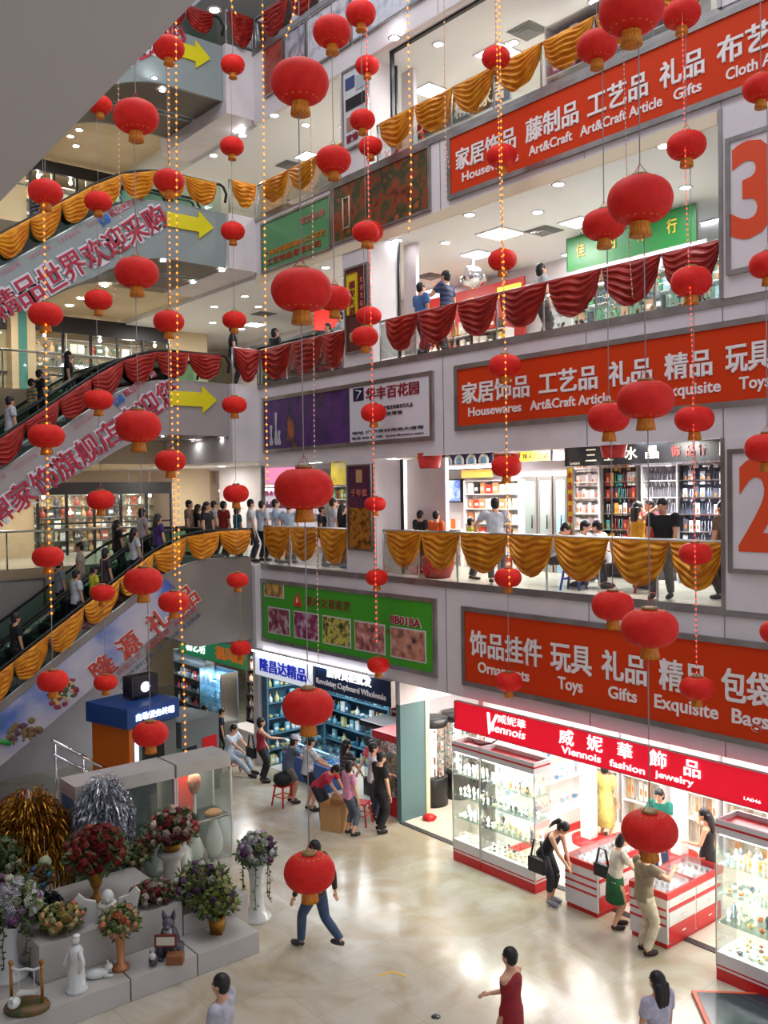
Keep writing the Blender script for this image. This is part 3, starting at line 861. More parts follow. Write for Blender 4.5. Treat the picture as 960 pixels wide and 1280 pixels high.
# ------------------------------------------------------------------ lanterns
LT = thing('lantern', 'x', 'lantern')
prof = []
for j in range(15):
    a = -PI/2+PI*j/14
    prof.append((.125+.375*math.cos(a)**.85 if math.cos(a) > 1e-6 else .125, .36*math.sin(a)))
MB().lathe(prof, M_LANT, n=56, rib=.010, nr=28).build('silk_shade', LT)
MB().lathe([(.13, .36), (.145, .37), (.145, .415), (.10, .42), (.001, .42)], mat('dull_gold_cap', (150, 120, 70), .5, .3), n=20).build('top_cap', LT)
mb = MB().lathe([(.10, -.35), (.150, -.365), (.150, -.40), (.145, -.41)], M_GOLD, n=24)
mb.lathe([(.14, -.40), (.158, -.50), (.168, -.60), (.001, -.58)], M_GOLD, n=32, rib=.05, nr=16)
mb.build('gold_fringe', LT)
mb = MB()
for i in range(16):
    a = 2*PI*i/16
    for zz, rr in ((-.315, .31), (.335, .27)):
        mb.ell((rr*math.cos(a), rr*math.sin(a), zz), (.028, .028, .012), M_GOLDP, 6, 4)
mb.build('gold_motifs', LT)
mb = MB()
for i in range(3):
    a = 2*PI*i/3
    mb.tube([(.12*math.cos(a), .12*math.sin(a), .41), (0, 0, .60)], .006, mat('red_tie', (170, 40, 40), .5), 5)
mb.build('hanging_tie', LT)
STR = [('leftmost string, before the escalators', 13.7, [(57, 240, 42), (57, 393, 42), (58, 545, 44), (60, 696, 38), (66, 851, 38)]),
       ('second string from the left, far back', 17.2, [(125, 131, 30), (123, 252, 34), (123, 375, 34), (123, 500, 36), (126, 625, 34), (128, 741, 30), (132, 853, 29)]),
       ('third string from the left', 10.6, [(170, 146, 56), (171, 341, 54), (173, 533, 56), (179, 726, 48), (188, 917, 44)]),
       ('string by the yellow arrows, with amber bulbs', 11.8, [(211, 60, 39), (211, 226, 38), (211, 402, 38), (213, 576, 38), (217, 752, 38)]),
       ('distant string at the landing corner', 19.0, [(291, 81, 30), (290, 183, 30), (291, 289, 30), (293, 400, 30), (293, 506, 31), (295, 617, 32), (297, 725, 27), (301, 810, 26)]),
       ('string of large lanterns left of the column', 8.0, [(375, 103, 72), (377, 363, 76), (380, 611, 74), (385, 883, 64), (387, 1090, 64)]),
       ('upper string just left of the red-bulb column string', 12.4, [(415, 40, 48), (417, 200, 44), (418, 373, 42)]),
       ('red-bulb string before the column', 19.0, [(459, 82, 30), (463, 183, 30), (461, 290, 36), (461, 395, 32), (467, 516, 32), (469, 630, 27), (471, 722, 28), (473, 831, 28)]),
       ('short string crossing the red-bulb string at the column', 15.6, [(451, 17, 38), (453, 150, 32), (457, 290, 34), (456, 421, 34)]),
       ('amber-bulb string before the banners left ends', 16.0, [(620, 72, 36), (627, 195, 38), (628, 325, 36), (631, 457, 40), (633, 583, 38), (635, 722, 34), (636, 852, 34)]),
       ('string just left of the largest lanterns on the right', 10.0, [(746, 58, 50), (755, 281, 54), (761, 522, 52), (766, 757, 52)]),
       ('string of the largest lanterns on the right', 7.9, [(789, 12, 80), (800, 250, 80), (807, 500, 70), (812, 785, 70), (812, 1038, 69)]),
       ('red-bulb string near the numbered panels', 12.0, [(852, 18, 46), (858, 182, 48), (864, 352, 50), (868, 524, 48), (869, 692, 40), (871, 860, 42)]),
       ('rightmost string at the numbered panels', 10.0, [(951, 110, 44), (960, 331, 46), (959, 560, 54), (973, 790, 44)])]
CORD = MB().tube([(0, 0, 0), (0, 0, 1)], .0055, M_CORD, 5).build('cord')
ZTOP = 22.0; CJ = []; LT0 = LT
first = True
for nm, d, ls in STR:
    pts = []; kids = []
    n = len(ls)
    for i, (px, py, wd) in enumerate(ls):
        p = at_d(px, py, d); s = wd*d/FPX
        lab = 'red lantern, %s from top of the %s' % (ORD[i], nm)
        if i == n-1: lab = 'lowest red lantern on the %s' % nm
        if i == 0: lab = 'uppermost red lantern on the %s' % nm
        lab = ' '.join(lab.split()[:16])
        sq = (s, s, s*random.uniform(.90, .97))
        if first:
            LT.location = p; LT.scale = sq; LT['label'] = lab; LT['group'] = 'hanging red lanterns'; first = False; kids.append(LT)
        else: kids.append(dup(LT0, p, random.uniform(0, 6), lab, 'hanging red lanterns', sq))
        pts.append((p, s))
    top = pts[0][0].z
    for i, (o, (p, s)) in enumerate(zip(kids, pts)):
        zt = ZTOP if i == 0 else pts[i-1][0].z-.59*kids[i-1].scale.z
        CJ.append((o, s, p, zt))
        continue
        c.location = (0, 0, .58); c.scale = (1/s, 1/s, (zt-p.z-.58*o.scale.z)/o.scale.z)

for k_, (o, s, p, zt) in enumerate(CJ):
    c = CORD if k_ == 0 else CORD.copy()
    if k_: C.objects.link(c)
    c.parent = o; c.location = (0, 0, .58); c.scale = (1/s, 1/s, (zt-p.z-.58*o.scale.z)/o.scale.z)
V = Vector
# strings of small bulbs
SL = [('amber bulb string on the leftmost lantern string', 13.6, [(54, 230), (57, 380), (59, 560), (62, 700), (65, 775)], M_BULB, .020),
      ('faint bulb string behind the third lantern string', 12.0, [(148, 97), (149, 220), (151, 300), (149, 340), (141, 372)], M_BULBD, .014),
      ('amber bulb string at the yellow arrows, shorter of two', 11.9, [(210, 32), (211, 120), (213, 420), (217, 600), (219, 720)], M_BULB, .015),
      ('long amber bulb string at the yellow arrows, reaching lowest', 11.4, [(220, 20), (221, 250), (222, 480), (224, 700), (229, 830), (232, 940)], M_BULB, .017),
      ('amber bulb string at the landing corner', 17.0, [(328, -10), (331, 300), (333, 520), (335, 610)], M_BULB, .024),
      ('short curved bulb string at the top left of the corner', 17.0, [(289, -8), (290, 8), (297, 20)], M_BULB, .024),
      ('short curved bulb string at the top by the fascia posters', 16.0, [(371, -8), (366, 20), (357, 47)], M_BULB, .024),
      ('faint bulb string left of the column', 15.0, [(388, 130), (391, 300), (393, 560), (396, 700), (398, 828)], M_BULBD, .016),
      ('red bulb string before the column', 18.6, [(458, 30), (461, 250), (465, 460), (469, 700), (471, 808)], M_BULBR, .022),
      ('amber bulb string hanging clear right of the column', 15.0, [(509, -8), (512, 130), (514, 220), (511, 292)], M_BULB, .023),
      ('faint amber bulb string right of the column', 15.0, [(555, -8), (556, 120), (558, 248)], M_BULBD, .018),
      ('faint amber bulb string ending in a hook by the topmost banner', 15.3, [(556, 90), (557, 170), (562, 214)], M_BULBD, .016),
      ('amber bulb string before the banners, longer of two', 15.7, [(624, -8), (627, 200), (631, 400), (634, 600), (637, 735)], M_BULB, .022),
      ('amber bulb string before the banners, shorter of two', 15.4, [(620, -8), (622, 100), (627, 300), (630, 420)], M_BULB, .018),
      ('faint bulb string before the topmost banner', 9.8, [(779, 50), (782, 160), (786, 300), (791, 372)], M_BULBD, .010),
      ('red bulb string near the numbered panels', 11.8, [(853, 30), (858, 250), (865, 430), (868, 640), (871, 845)], M_BULBR, .013)]
for lab, d, pp, m, r in SL:
    pts = [at_d(x, y, d) for x, y in pp]
    # smooth path
    path = []
    for a in range(len(pts)-1):
        p0 = pts[max(a-1, 0)]; p1 = pts[a]; p2 = pts[a+1]; p3 = pts[min(a+2, len(pts)-1)]
        for i in range(12):
            u = i/12
            path.append(.5*((2*p1)+(p2-p0)*u+(2*p0-5*p1+4*p2-p3)*u*u+(3*p1-p0-3*p2+p3)*u**3))
    path.append(pts[-1])
    t = thing('string_light', lab, 'string light', pts[0])
    up = [Vector((path[0].x, path[0].y, ZTOP))] if path[0].z < ZTOP else []
    MB().tube([p-pts[0] for p in up+path], .004, M_CORD, 5).build('cord', t)
    bm_ = MB().add([V(v)*r for v in ((1, 0, 0), (0, 1, 0), (-1, 0, 0), (0, -1, 0), (0, 0, 1.2), (0, 0, -1.2))], [(0, 1, 4), (1, 2, 4), (2, 3, 4), (3, 0, 4), (1, 0, 5), (2, 1, 5), (3, 2, 5), (0, 3, 5)], m).mesh('bulb')
    mb = MB(); acc = 0; step = r*5.2; nb_ = 0
    for a, b in zip(path, path[1:]):
        L = (b-a).length
        while acc < L:
            p = a.lerp(b, acc/L)-pts[0]; nb_ += 1
            if nb_ <= 100: link('bulb', bm_, t, p)
            else: mb.add([p+v.co for v in bm_.vertices], [tuple(q.vertices) for q in bm_.polygons], m)
            acc += step
        acc -= L
    if nb_ > 100:
        o = mb.build('further_bulbs', t); o['kind'] = 'stuff'
# red paper shades hung below the second floor ceiling edge
PS = None
for px, py, wd, lab in ((537, 576, 33, 'red paper shade hanging over the second floor railing, leftmost of three'), (634, 577, 34, 'red paper shade behind the amber bulb string, second floor'), (767, 562, 36, 'red paper shade hanging before the black crystal shop sign')):
    p = at_y(px, py, 12.75); s = wd*(p-Vector((0, 0, 7))).dot(FWD)/FPX
    if PS is None:
        PS = thing('paper_shade', lab, 'shade', p, 0, 'red paper shades'); PS.scale = (s,)*3
        MB().lathe([(.38, -.28), (.5, .28), (.49, .28), (.37, -.28)], mat('red_paper', (214, 52, 38), .5, col2=(190, 36, 28), scale=6), n=24).build('shade', PS)
        MB().lathe([(.505, .25), (.51, .29), (.495, .29)], M_GOLDP, n=24).build('rim', PS)
        mb = MB()
        for i in range(3):
            a = 2*PI*i/3; mb.tube([(.49*math.cos(a), .49*math.sin(a), .28), (0, 0, .55)], .008, M_CORD, 4)
        mb.build('hanger', PS)
    else:
        dup(PS, p, .3, lab, 'red paper shades', s)


# ------------------------------------------------------------------ people
_ts = bpy.data.scenes.new('scratch')


def fuse(mb, vox, smooth=3):
    """one continuous surface out of overlapping volumes"""
    me = mb.mesh('scratch'); o = bpy.data.objects.new('scratch', me); _ts.collection.objects.link(o)
    r = o.modifiers.new('r', 'REMESH'); r.mode = 'VOXEL'; r.voxel_size = vox
    sm = o.modifiers.new('s', 'SMOOTH'); sm.factor = .5; sm.iterations = smooth
    vl = _ts.view_layers[0]; vl.update()
    ev = o.evaluated_get(vl.depsgraph)
    e = ev.to_mesh(); n = len(e.vertices); co = np.empty(n*3, 'f'); e.vertices.foreach_get('co', co)
    fs = [tuple(p.vertices) for p in e.polygons]
    ev.to_mesh_clear(); bpy.data.objects.remove(o); bpy.data.meshes.remove(me)
    return co.reshape(-1, 3), fs


def loft(mb, rows, m, n=14):
    """rows of (centre, right, forward, half width, half depth)"""
    vs = []; fs = []
    for c, rt, fw, a, b in rows:
        for i in range(n):
            t = 2*PI*i/n; ct, st = math.cos(t), math.sin(t)
            vs.append(c+rt*(a*math.copysign(abs(ct)**.85, ct))+fw*(b*math.copysign(abs(st)**.85, st)))
    k = len(rows)
    for j in range(k-1):
        for i in range(n): fs.append((j*n+i, j*n+(i+1) % n, (j+1)*n+(i+1) % n, (j+1)*n+i))
    fs.append(tuple(range(n))[::-1]); fs.append(tuple((k-1)*n+i for i in range(n)))
    mb.add(vs, fs, m, True)


def ik(a, b, l1, l2, pole):
    d = b-a; L = d.length
    if L > (l1+l2)*.999: b = a+d*((l1+l2)*.999/L); d = b-a; L = d.length
    u = d/L; x = (l1*l1-l2*l2+L*L)/(2*L); h = math.sqrt(max(1e-8, l1*l1-x*x))
    p = (pole-u*pole.dot(u)).normalized()
    return a+u*x+p*h, b


V = Vector
GREY = (0.5, .5, .5)


def cm(col, rough=.75):
    col = tuple(col)
    return mat('cloth_%02x%02x%02x' % col, col, rough, col2=tuple(max(0, int(v*.88)) for v in col), scale=9)


def person(label, p, face, H=1.64, sex='f', top=(200, 200, 200), bottom=(40, 40, 50), shoe=(40, 36, 36), sleeve='short', legs='long', hair='short', lean=0, hip=None, feet=None,
           hands=(None, None), pitch=0, turn=0, group=None, res=.016, stripe=None, cap=None, hands_w=None, skirt=None):
    """face: direction the person looks, degrees from +X counter-clockwise. Local +Y is forward."""
    t = thing('person', label, 'person', p, math.radians(face-90), group)
    S = H
    hz = (.525 if hip is None else hip)*S
    P = V((0, 0, hz))
    if lean: P.y -= .10*S*math.sin(lean)
    up = V((0, math.sin(lean), math.cos(lean))); rt = V((1, 0, 0)); fw = V((0, math.cos(lean), -math.sin(lean)))
    f = 1.08 if sex == 'f' else 1.18
    w = lambda k: k*S
    Nk = P+up*w(.300)
    hd_up = (Matrix.Rotation(-pitch, 3, 'X') @ up); hd_up = Matrix.Rotation(0, 3, 'Z') @ hd_up
    hc = Nk+hd_up*w(.085)+V((0, .012*S, 0))
    Rh = Matrix.Rotation(turn, 3, 'Z')
    hf = Rh @ (Matrix.Rotation(-pitch-lean*.0, 3, 'X') @ (fw if abs(lean) < .3 else V((0, math.cos(lean*.6), -math.sin(lean*.6)))))
    hf = (hf-hd_up*hf.dot(hd_up)).normalized(); hr = hf.cross(hd_up)
    HM = Matrix((hr, hf, hd_up)).transposed().to_4x4(); HM.translation = hc
    sh = [P+up*w(.272)+rt*(sx*w(.098*f)) for sx in (-1, 1)]
    hp = [P+rt*(sx*w(.050))-up*w(.01) for sx in (-1, 1)]
    if feet is None: feet = ((-.055, .0, .045), (.055, .02, .045))
    hh = []
    legsj = []
    for i, sx in enumerate((-1, 1)):
        fa = (V(feet[i])+V((0, 0, .012)))*S
        kn, an = ik(hp[i], fa, w(.245), w(.245), V((sx*.12, 1, .1)))
        legsj.append((hp[i], kn, an))
        tgt = hands[i]
        if tgt is None: tgt = (sx*.15, .05 if not lean else .2, .475 if hip is None else hip+.08)
        ha = V(tgt)*S
        el, wr = ik(sh[i], ha, w(.172), w(.150), V((sx*.7, -.8, -.35)))
        hh.append((sh[i], el, wr))
    # ---- bare body
    b = MB(); m = M_SKIN
    tr = lambda g: [(P-up*w(.05), rt, fw, w(.070)+g, w(.055)+g), (P, rt, fw, w(.090 if sex == 'f' else .086)+g, w(.062)+g), (P+up*w(.05), rt, fw, w(.080*f)+g, w(.056)+g), (P+up*w(.10), rt, fw, w(.071*f)+g, w(.052)+g),
                    (P+up*w(.17), rt, fw, w(.083*f)+g, w(.060)+g), (P+up*w(.22), rt, fw, w(.092*f)+g, w(.056)+g), (P+up*w(.262), rt, fw, w(.090*f)+g, w(.044)+g), (P+up*w(.285), rt, fw, w(.060*f)+g, w(.034)+g)]
    loft(b, tr(0), m)
    b.tube([P+up*w(.26), Nk, hc-hd_up*w(.03)], [w(.040), w(.031*f), w(.030*f)], m, 10)
    T = lambda off, r, mx=HM: b.ell((0, 0, 0), r, m, 12, 9, mx=mx @ Matrix.Translation(V(off)*S))
    T((0, -.004, .006), (w(.046), w(.056), w(.058)))
    T((0, .012, -.030), (w(.036), w(.042), w(.036)))
    b.ell((0, 0, 0), (w(.007), w(.011), w(.013)), m, 8, 6, mx=HM @ Matrix.Translation(V((0, .053, -.010))*S))
    for sx in (-1, 1): b.ell((0, 0, 0), (w(.007), w(.012), w(.017)), m, 8, 6, mx=HM @ Matrix.Translation(V((sx*.047, -.004, -.006))*S))
    for i in range(2):
        a, e, r_ = hh[i]
        b.tube([a-rt*0, a.lerp(e, .3), e], [w(.029*f), w(.027*f), w(.022)], m, 10)
        b.tube([e, e.lerp(r_, .3), r_], [w(.0225), w(.023), w(.0155)], m, 10)
        d = (r_-e).normalized(); hpos = r_+d*w(.030)
        sidev = d.cross(V((0, 0, 1)) if abs(d.z) < .8 else V((0, 1, 0))).normalized()
        nn = sidev.cross(d)
        b.ell((0, 0, 0), (w(.024), w(.034), w(.0125)), m, 10, 7, mx=Matrix.Translation(hpos) @ Matrix((sidev, d, nn)).transposed().to_4x4())
        h_, k_, a_ = legsj[i]
        b.tube([h_, h_.lerp(k_, .35), k_], [w(.054), w(.052), w(.034)], m, 12)
        b.tube([k_, k_.lerp(a_, .3), a_], [w(.033), w(.035), w(.020)], m, 12)
        b.tube([a_+V((0, -.015*S, -.01*S)), a_+V((0, .03*S, -.028*S)), a_+V((0, .09*S, -.034*S))], [w(.022), w(.024), w(.013)], m, 10)
    co, fs = fuse(b, res)
    bb = MB(); bb.add(co, fs, m, True)
    for i, sx in enumerate((-1, 1)):                    # five fingers rooted inside the palm
        a, e, r_ = hh[i]; d = (r_-e).normalized(); hpos = r_+d*w(.030)
        sidev = d.cross(V((0, 0, 1)) if abs(d.z) < .8 else V((0, 1, 0))).normalized(); nn = sidev.cross(d)
        th = sidev*(-1 if sidev.y < 0 or (abs(sidev.y) < .3 and sidev.x*sx > 0) else 1)
        for k, (o_, ln) in enumerate(((-.0165, .036), (-.0055, .042), (.0055, .045), (.016, .040))):
            q = hpos+th*w(o_)+d*w(.018)
            bb.tube([q, q+d*w(ln*.5)-nn*w(.002), q+d*w(ln*.8)-nn*w(.009), q+d*w(ln)-nn*w(.017)], [w(.0054), w(.0052), w(.0048), w(.0036)], m, 6)
        q = hpos-d*w(.012)+th*w(.014)
        bb.tube([q, q+th*w(.018)+d*w(.014), q+th*w(.021)+d*w(.032)-nn*w(.006)], [w(.0075), w(.0066), w(.0045)], m, 6)
    bb.build('body', t)
    # ---- face
    e = MB()
    for sx in (-1, 1): e.ell((0, 0, 0), (w(.0085), w(.004), w(.0046)), M_EYE, 8, 5, mx=HM @ Matrix.Translation(V((sx*.019, .0475, .004))*S))
    e.build('eyes', t)
    MB().ell((0, 0, 0), (w(.013), w(.005), w(.0045)), M_LIP, 8, 5, mx=HM @ Matrix.Translation(V((0, .0515, -.036))*S)).build('lips', t)
    # ---- hair
    g = MB()
    g.ell((0, 0, 0), (w(.053), w(.061), w(.058)), M_HAIR, 14, 9, mx=HM @ Matrix.Translation(V((0, -.012, .017))*S))
    if hair == 'short': g.ell((0, 0, 0), (w(.0505), w(.043), w(.052)), M_HAIR, 14, 9, mx=HM @ Matrix.Translation(V((0, -.024, -.012))*S))
    if hair in ('bob', 'long', 'tail'):
        g.ell((0, 0, 0), (w(.056), w(.050), w(.062)), M_HAIR, 14, 9, mx=HM @ Matrix.Translation(V((0, -.026, -.012))*S))
    if hair == 'bob': g.ell((0, 0, 0), (w(.054), w(.044), w(.045)), M_HAIR, 12, 8, mx=HM @ Matrix.Translation(V((0, -.026, -.045))*S))
    if hair == 'long':
        B = lambda x, y, z: HM @ (V((x, y, z))*S)
        for x in (-.03, 0, .03):
            g.tube([B(x, -.045, .0), B(x*1.1, -.055, -.07), B(x*1.0, -.055, -.14), B(x*.8, -.050, -.20)], [w(.032), w(.030), w(.026), w(.012)], M_HAIR, 8)
    if hair == 'tail':
        B = lambda x, y, z: HM @ (V((x, y, z))*S)
        g.tube([B(0, -.06, .02), B(0, -.095, .0), B(0, -.10, -.08), B(0, -.085, -.17)], [w(.018), w(.026), w(.024), w(.006)], M_HAIR, 8)
    co, fs = fuse(g, .013)
    gg = MB(); gg.add(co, fs, M_HAIR, True); gg.build('hair', t)
    if cap:
        c_ = MB(); c_.lathe([(w(.061), .0), (w(.062), w(.02)), (w(.05), w(.05)), (.001, w(.062))], cm(cap), n=14, mx=HM @ Matrix.Translation(V((0, -.008, .022))*S))
        c_.ell((0, 0, 0), (w(.045), w(.04), w(.006)), cm(cap), 10, 5, mx=HM @ Matrix.Translation(V((0, .06, .022))*S)); c_.build('cap', t)
    # ---- clothes
    c = MB(); mt = cm(top)
    rows = tr(w(.0095))
    lo = -.035 if legs != 'dress' else -.02
    rows = [(P+up*w(lo), rt, fw, w(.094)+w(.012), w(.066)+w(.012))]+rows[1:]
    if sleeve == 'tank': rows[-1] = (P+up*w(.278), rt, fw, w(.062), w(.038)); rows[-2] = (P+up*w(.255), rt, fw, w(.085), w(.05))
    loft(c, rows, mt)
    if sleeve != 'tank':
        for i in range(2):
            a, e_, r_ = hh[i]
            c.ell(a, (w(.037*f),)*3, mt, 10, 7)
            if sleeve == 'short': c.tube([a, a.lerp(e_, .62)], [w(.038*f), w(.037*f)], mt, 12)
            else:
                c.tube([a, e_, ], [w(.038*f), w(.031)], mt, 12); c.tube([e_, e_.lerp(r_, .94)], [w(.031), w(.024)], mt, 12)
    co, fs = fuse(c, res*.95)
    k = MB(); k.add(co, fs, mt, True)
    if stripe:
        ms = cm(stripe); sl = k.slot(ms); zz = np.array(co)
        for fi, fc in enumerate(fs):
            z = (V(zz[fc[0]])-P).dot(up)
            if (z/(.028*S)) % 2 < 1: k.mi[fi] = sl
    k.build({'short': 'shirt', 'long': 'jacket', 'tank': 'sleeveless_top'}[sleeve] if legs != 'dress' else 'bodice', t)
    c = MB(); mb_ = cm(bottom if legs != 'dress' else top)
    if legs in ('skirt', 'dress'):
        L = .24 if legs == 'skirt' else .34
        if skirt: L = skirt
        z0 = P+up*w(.06)
        dn = V((0, 0, -1))
        loft(c, [(z0, rt, fw, w(.080*f), w(.060)), (P, rt, V((0, 1, 0)), w(.103), w(.078)), (P+dn*w(L*.5), rt, V((0, 1, 0)), w(.108), w(.085)), (P+dn*w(L), rt, V((0, 1, 0)), w(.116), w(.092))], mb_, 18)
        c.build('skirt', t)
    else:
        kk = {'long': .96, 'capri': .62, 'shorts': -.15}[legs]
        loft(c, [(P+up*w(.065), rt, fw, w(.078*f), w(.058)), (P, rt, fw, w(.098), w(.070)), (P-up*w(.05), rt, fw, w(.092), w(.066))], mb_)
        for h_, k_, a_ in legsj:
            if kk < 0: c.tube([h_, h_.lerp(k_, .8)], [w(.062), w(.056)], mb_, 12)
            else:
                c.tube([h_, h_.lerp(k_, .35), k_], [w(.061), w(.059), w(.045)], mb_, 12)
                e_ = k_.lerp(a_, kk); c.tube([k_, k_.lerp(e_, .5), e_], [w(.045), w(.043), w(.036)], mb_, 12)
        co, fs = fuse(c, res*.95)
        k = MB(); k.add(co, fs, mb_, True); k.build({'long': 'trousers', 'capri': 'capri_trousers', 'shorts': 'shorts'}[legs], t)
    for h_, k_, a_ in legsj:
        s_ = MB(); s_.tube([a_+V((0, -.026*S, -.025*S)), a_+V((0, .0*S, -.02*S)), a_+V((0, .05*S, -.028*S)), a_+V((0, .105*S, -.034*S)), a_+V((0, .118*S, -.036*S))], [w(.018), w(.027), w(.027), w(.021), w(.008)], cm(shoe), 10)
        s_.build('shoe', t)
    return t


def G(px, py, z=0): return at_z(px, py, z)
def P1(px, y, py=1020): return V((at_y(px, py, y).x, y, .012))
def HEADP(px, py, zf, H): return V((*at_z(px, py, zf+H*.985).xy, zf))


# facing: 90 = into the shops, 0 = towards the right along the facade, 180 = left, 270 = out of the shops
person('person in black tank top with ponytail leaning over the jewellery counter, dark bag', G(687, 1128), 10, 1.60, top=(26, 24, 30), bottom=(44, 44, 52), shoe=(170, 170, 180), sleeve='tank', legs='capri', hair='tail', lean=.55, pitch=.35, hands=((.04, .26, .50), (.12, .28, .50)), res=.013)
person('person seen from behind in a pale yellow dress inside the bright jewellery shop', P1(757, 15.0), 95, 1.58, top=(216, 206, 120), shoe=(150, 110, 90), sleeve='short', legs='dress', hair='bob', skirt=.36, res=.013)
person('person in white blouse and dark green skirt standing at the jewellery counter', G(771, 1160), 60, 1.56, top=(208, 196, 180), bottom=(20, 92, 48), shoe=(50, 36, 34), legs='skirt', hair='bob', lean=.15, pitch=.25, hands=((-.05, .24, .58), (.12, .25, .58)), feet=((-.05, .03, .045), (.05, -.05, .045)), res=.013)
person('person in khaki shirt and cream trousers with raised right hand, seen from behind', G(806, 1192), 70, 1.70, 'm', top=(152, 132, 104), bottom=(212, 196, 168), shoe=(54, 34, 36), lean=.05, hands=((-.13, .14, .50), (.20, .16, .80)), feet=((-.055, 0, .045), (.055, -.02, .045)), res=.013)
person('shop assistant in a teal green top facing outward behind the counter', P1(826, 14.4), 285, 1.60, top=(20, 120, 104), bottom=(60, 70, 110), hair='bob', lean=.1, pitch=.2, hands=((-.08, .2, .56), (.1, .2, .56)), res=.013)
person('person in black dress with long hair, hand raised to the face, behind the counter', P1(884, 13.9), 200, 1.64, top=(30, 26, 30), sleeve='tank', legs='dress', hair='long', pitch=.25, hands=((-.10, .17, .63), (.03, .10, .84)), res=.013)
person('walking person in dark olive jacket and blue jeans crossing the hall', G(396, 1186), 195, 1.72, 'm', top=(46, 46, 38), bottom=(62, 84, 112), shoe=(70, 66, 66), sleeve='long', feet=((-.05, .14, .045), (.05, -.24, .11)), hands=((-.16, .12, .50), (.15, -.10, .50)), res=.014)
person('person in dark red sleeveless dress with folded arms, at the lower frame edge', HEADP(638, 1183, 0, 1.62), 190, 1.62, top=(150, 22, 34), sleeve='tank', legs='dress', hair='short', hands=((.09, .10, .655), (-.09, .12, .635)), res=.014, skirt=.40)
person('person with long dark ponytail and pale lilac top, at the lower right frame edge', HEADP(822, 1213, 0, 1.62), 170, 1.62, top=(198, 192, 208), bottom=(60, 60, 80), hair='long', res=.014)
person('person with short hair and grey-white shirt at the lower left frame edge', HEADP(277, 1216, 0, 1.70), 215, 1.70, 'm', top=(188, 186, 196), bottom=(50, 52, 66), hair='short', res=.014)
# crowd at the cupboard shop
person('person in red sleeveless top and black trousers with black shoulder bag, leftmost at the shop', G(327, 978), 60, 1.62, top=(150, 30, 44), bottom=(24, 24, 28), sleeve='tank', hair='bob', hands=((-.12, .1, .5), (.12, .28, .68)))
person('person in grey-blue top and shorts with pale cap at the glass counter', G(363, 1004), 70, 1.58, top=(88, 100, 116), bottom=(116, 110, 100), legs='shorts', hair='bob', lean=.25, cap=(214, 200, 214), hands=((-.08, .28, .55), (.1, .28, .56)))
person('person in white shirt with black sleeves and dark shorts, seen from behind', G(386, 1014), 75, 1.70, 'm', top=(206, 206, 210), bottom=(32, 34, 44), legs='shorts', lean=.12, hands=((-.06, .26, .58), (.12, .24, .58)))
person('person with long hair in black and grey striped top among the shoppers', V((-16.15, 12.15, 0)), 80, 1.60, top=(44, 42, 44), stripe=(96, 90, 88), bottom=(60, 56, 58), hair='long', lean=.1)
person('person in pink polo shirt bending over the stall, face towards the hall', V((-15.75, 12.75, .012)), 285, 1.66, 'm', top=(206, 80, 96), bottom=(60, 60, 70), lean=.35, pitch=.4, hands=((-.1, .3, .55), (.1, .3, .55)))
person('person in white shirt standing beside the pink polo shirt, back turned', V((-15.25, 12.22, 0)), 60, 1.70, 'm', top=(206, 204, 212), bottom=(60, 66, 86), hands=((-.1, .2, .55), (.12, .2, .6)))
person('person in rose red top and dark jeans bending forward to a cardboard box', G(404, 1031), 20, 1.58, top=(196, 44, 72), bottom=(30, 34, 46), hair='bob', lean=.85, pitch=.1, hands=((-.05, .36, .40), (.08, .38, .40)), feet=((-.06, 0, .045), (.06, .03, .045)))
person('person in light pink shirt and grey capri trousers with dark shoulder strap', G(437, 1044), 85, 1.56, top=(224, 148, 178), bottom=(86, 94, 110), legs='capri', hair='bob', pitch=.2, feet=((-.06, 0, .045), (.08, .0, .045)))
person('person in black shirt and black trousers, rightmost at the cupboard shop', G(476, 1040), 80, 1.70, 'm', top=(20, 20, 24), bottom=(22, 22, 26), shoe=(24, 22, 24), pitch=.2, feet=((-.07, 0, .045), (.07, -.06, .045)))
person('shopkeeper in white behind the red-topped stall, mostly hidden', V((-16.0, 14.0, .012)), 270, 1.66, 'm', top=(190, 190, 200), bottom=(60, 60, 70), pitch=.3)
person('person in white shirt and pale trousers seated on a red stool', G(288, 966), 25, 1.70, 'm', top=(214, 220, 226), bottom=(178, 186, 196), hip=.29, lean=.25, feet=((-.08, .34, .045), (.08, .40, .045)), hands=((-.06, .30, .36), (.08, .30, .36)))
person('person in black with long hair standing behind the grey kiosk', V((-22.0, 11.0, 0)), 130, 1.62, top=(26, 24, 26), bottom=(24, 24, 28), hair='long')
person('person in pale blue shirt behind the grey kiosk', V((-21.6, 11.55, 0)), 30, 1.55, 'm', top=(176, 206, 222), bottom=(60, 66, 86), lean=.2, pitch=.2)
person('person in dark clothes beside the blue-lit glass case', V((-21.35, 12.0, 0)), 60, 1.42, 'm', top=(36, 36, 48), bottom=(30, 30, 40), pitch=.2)
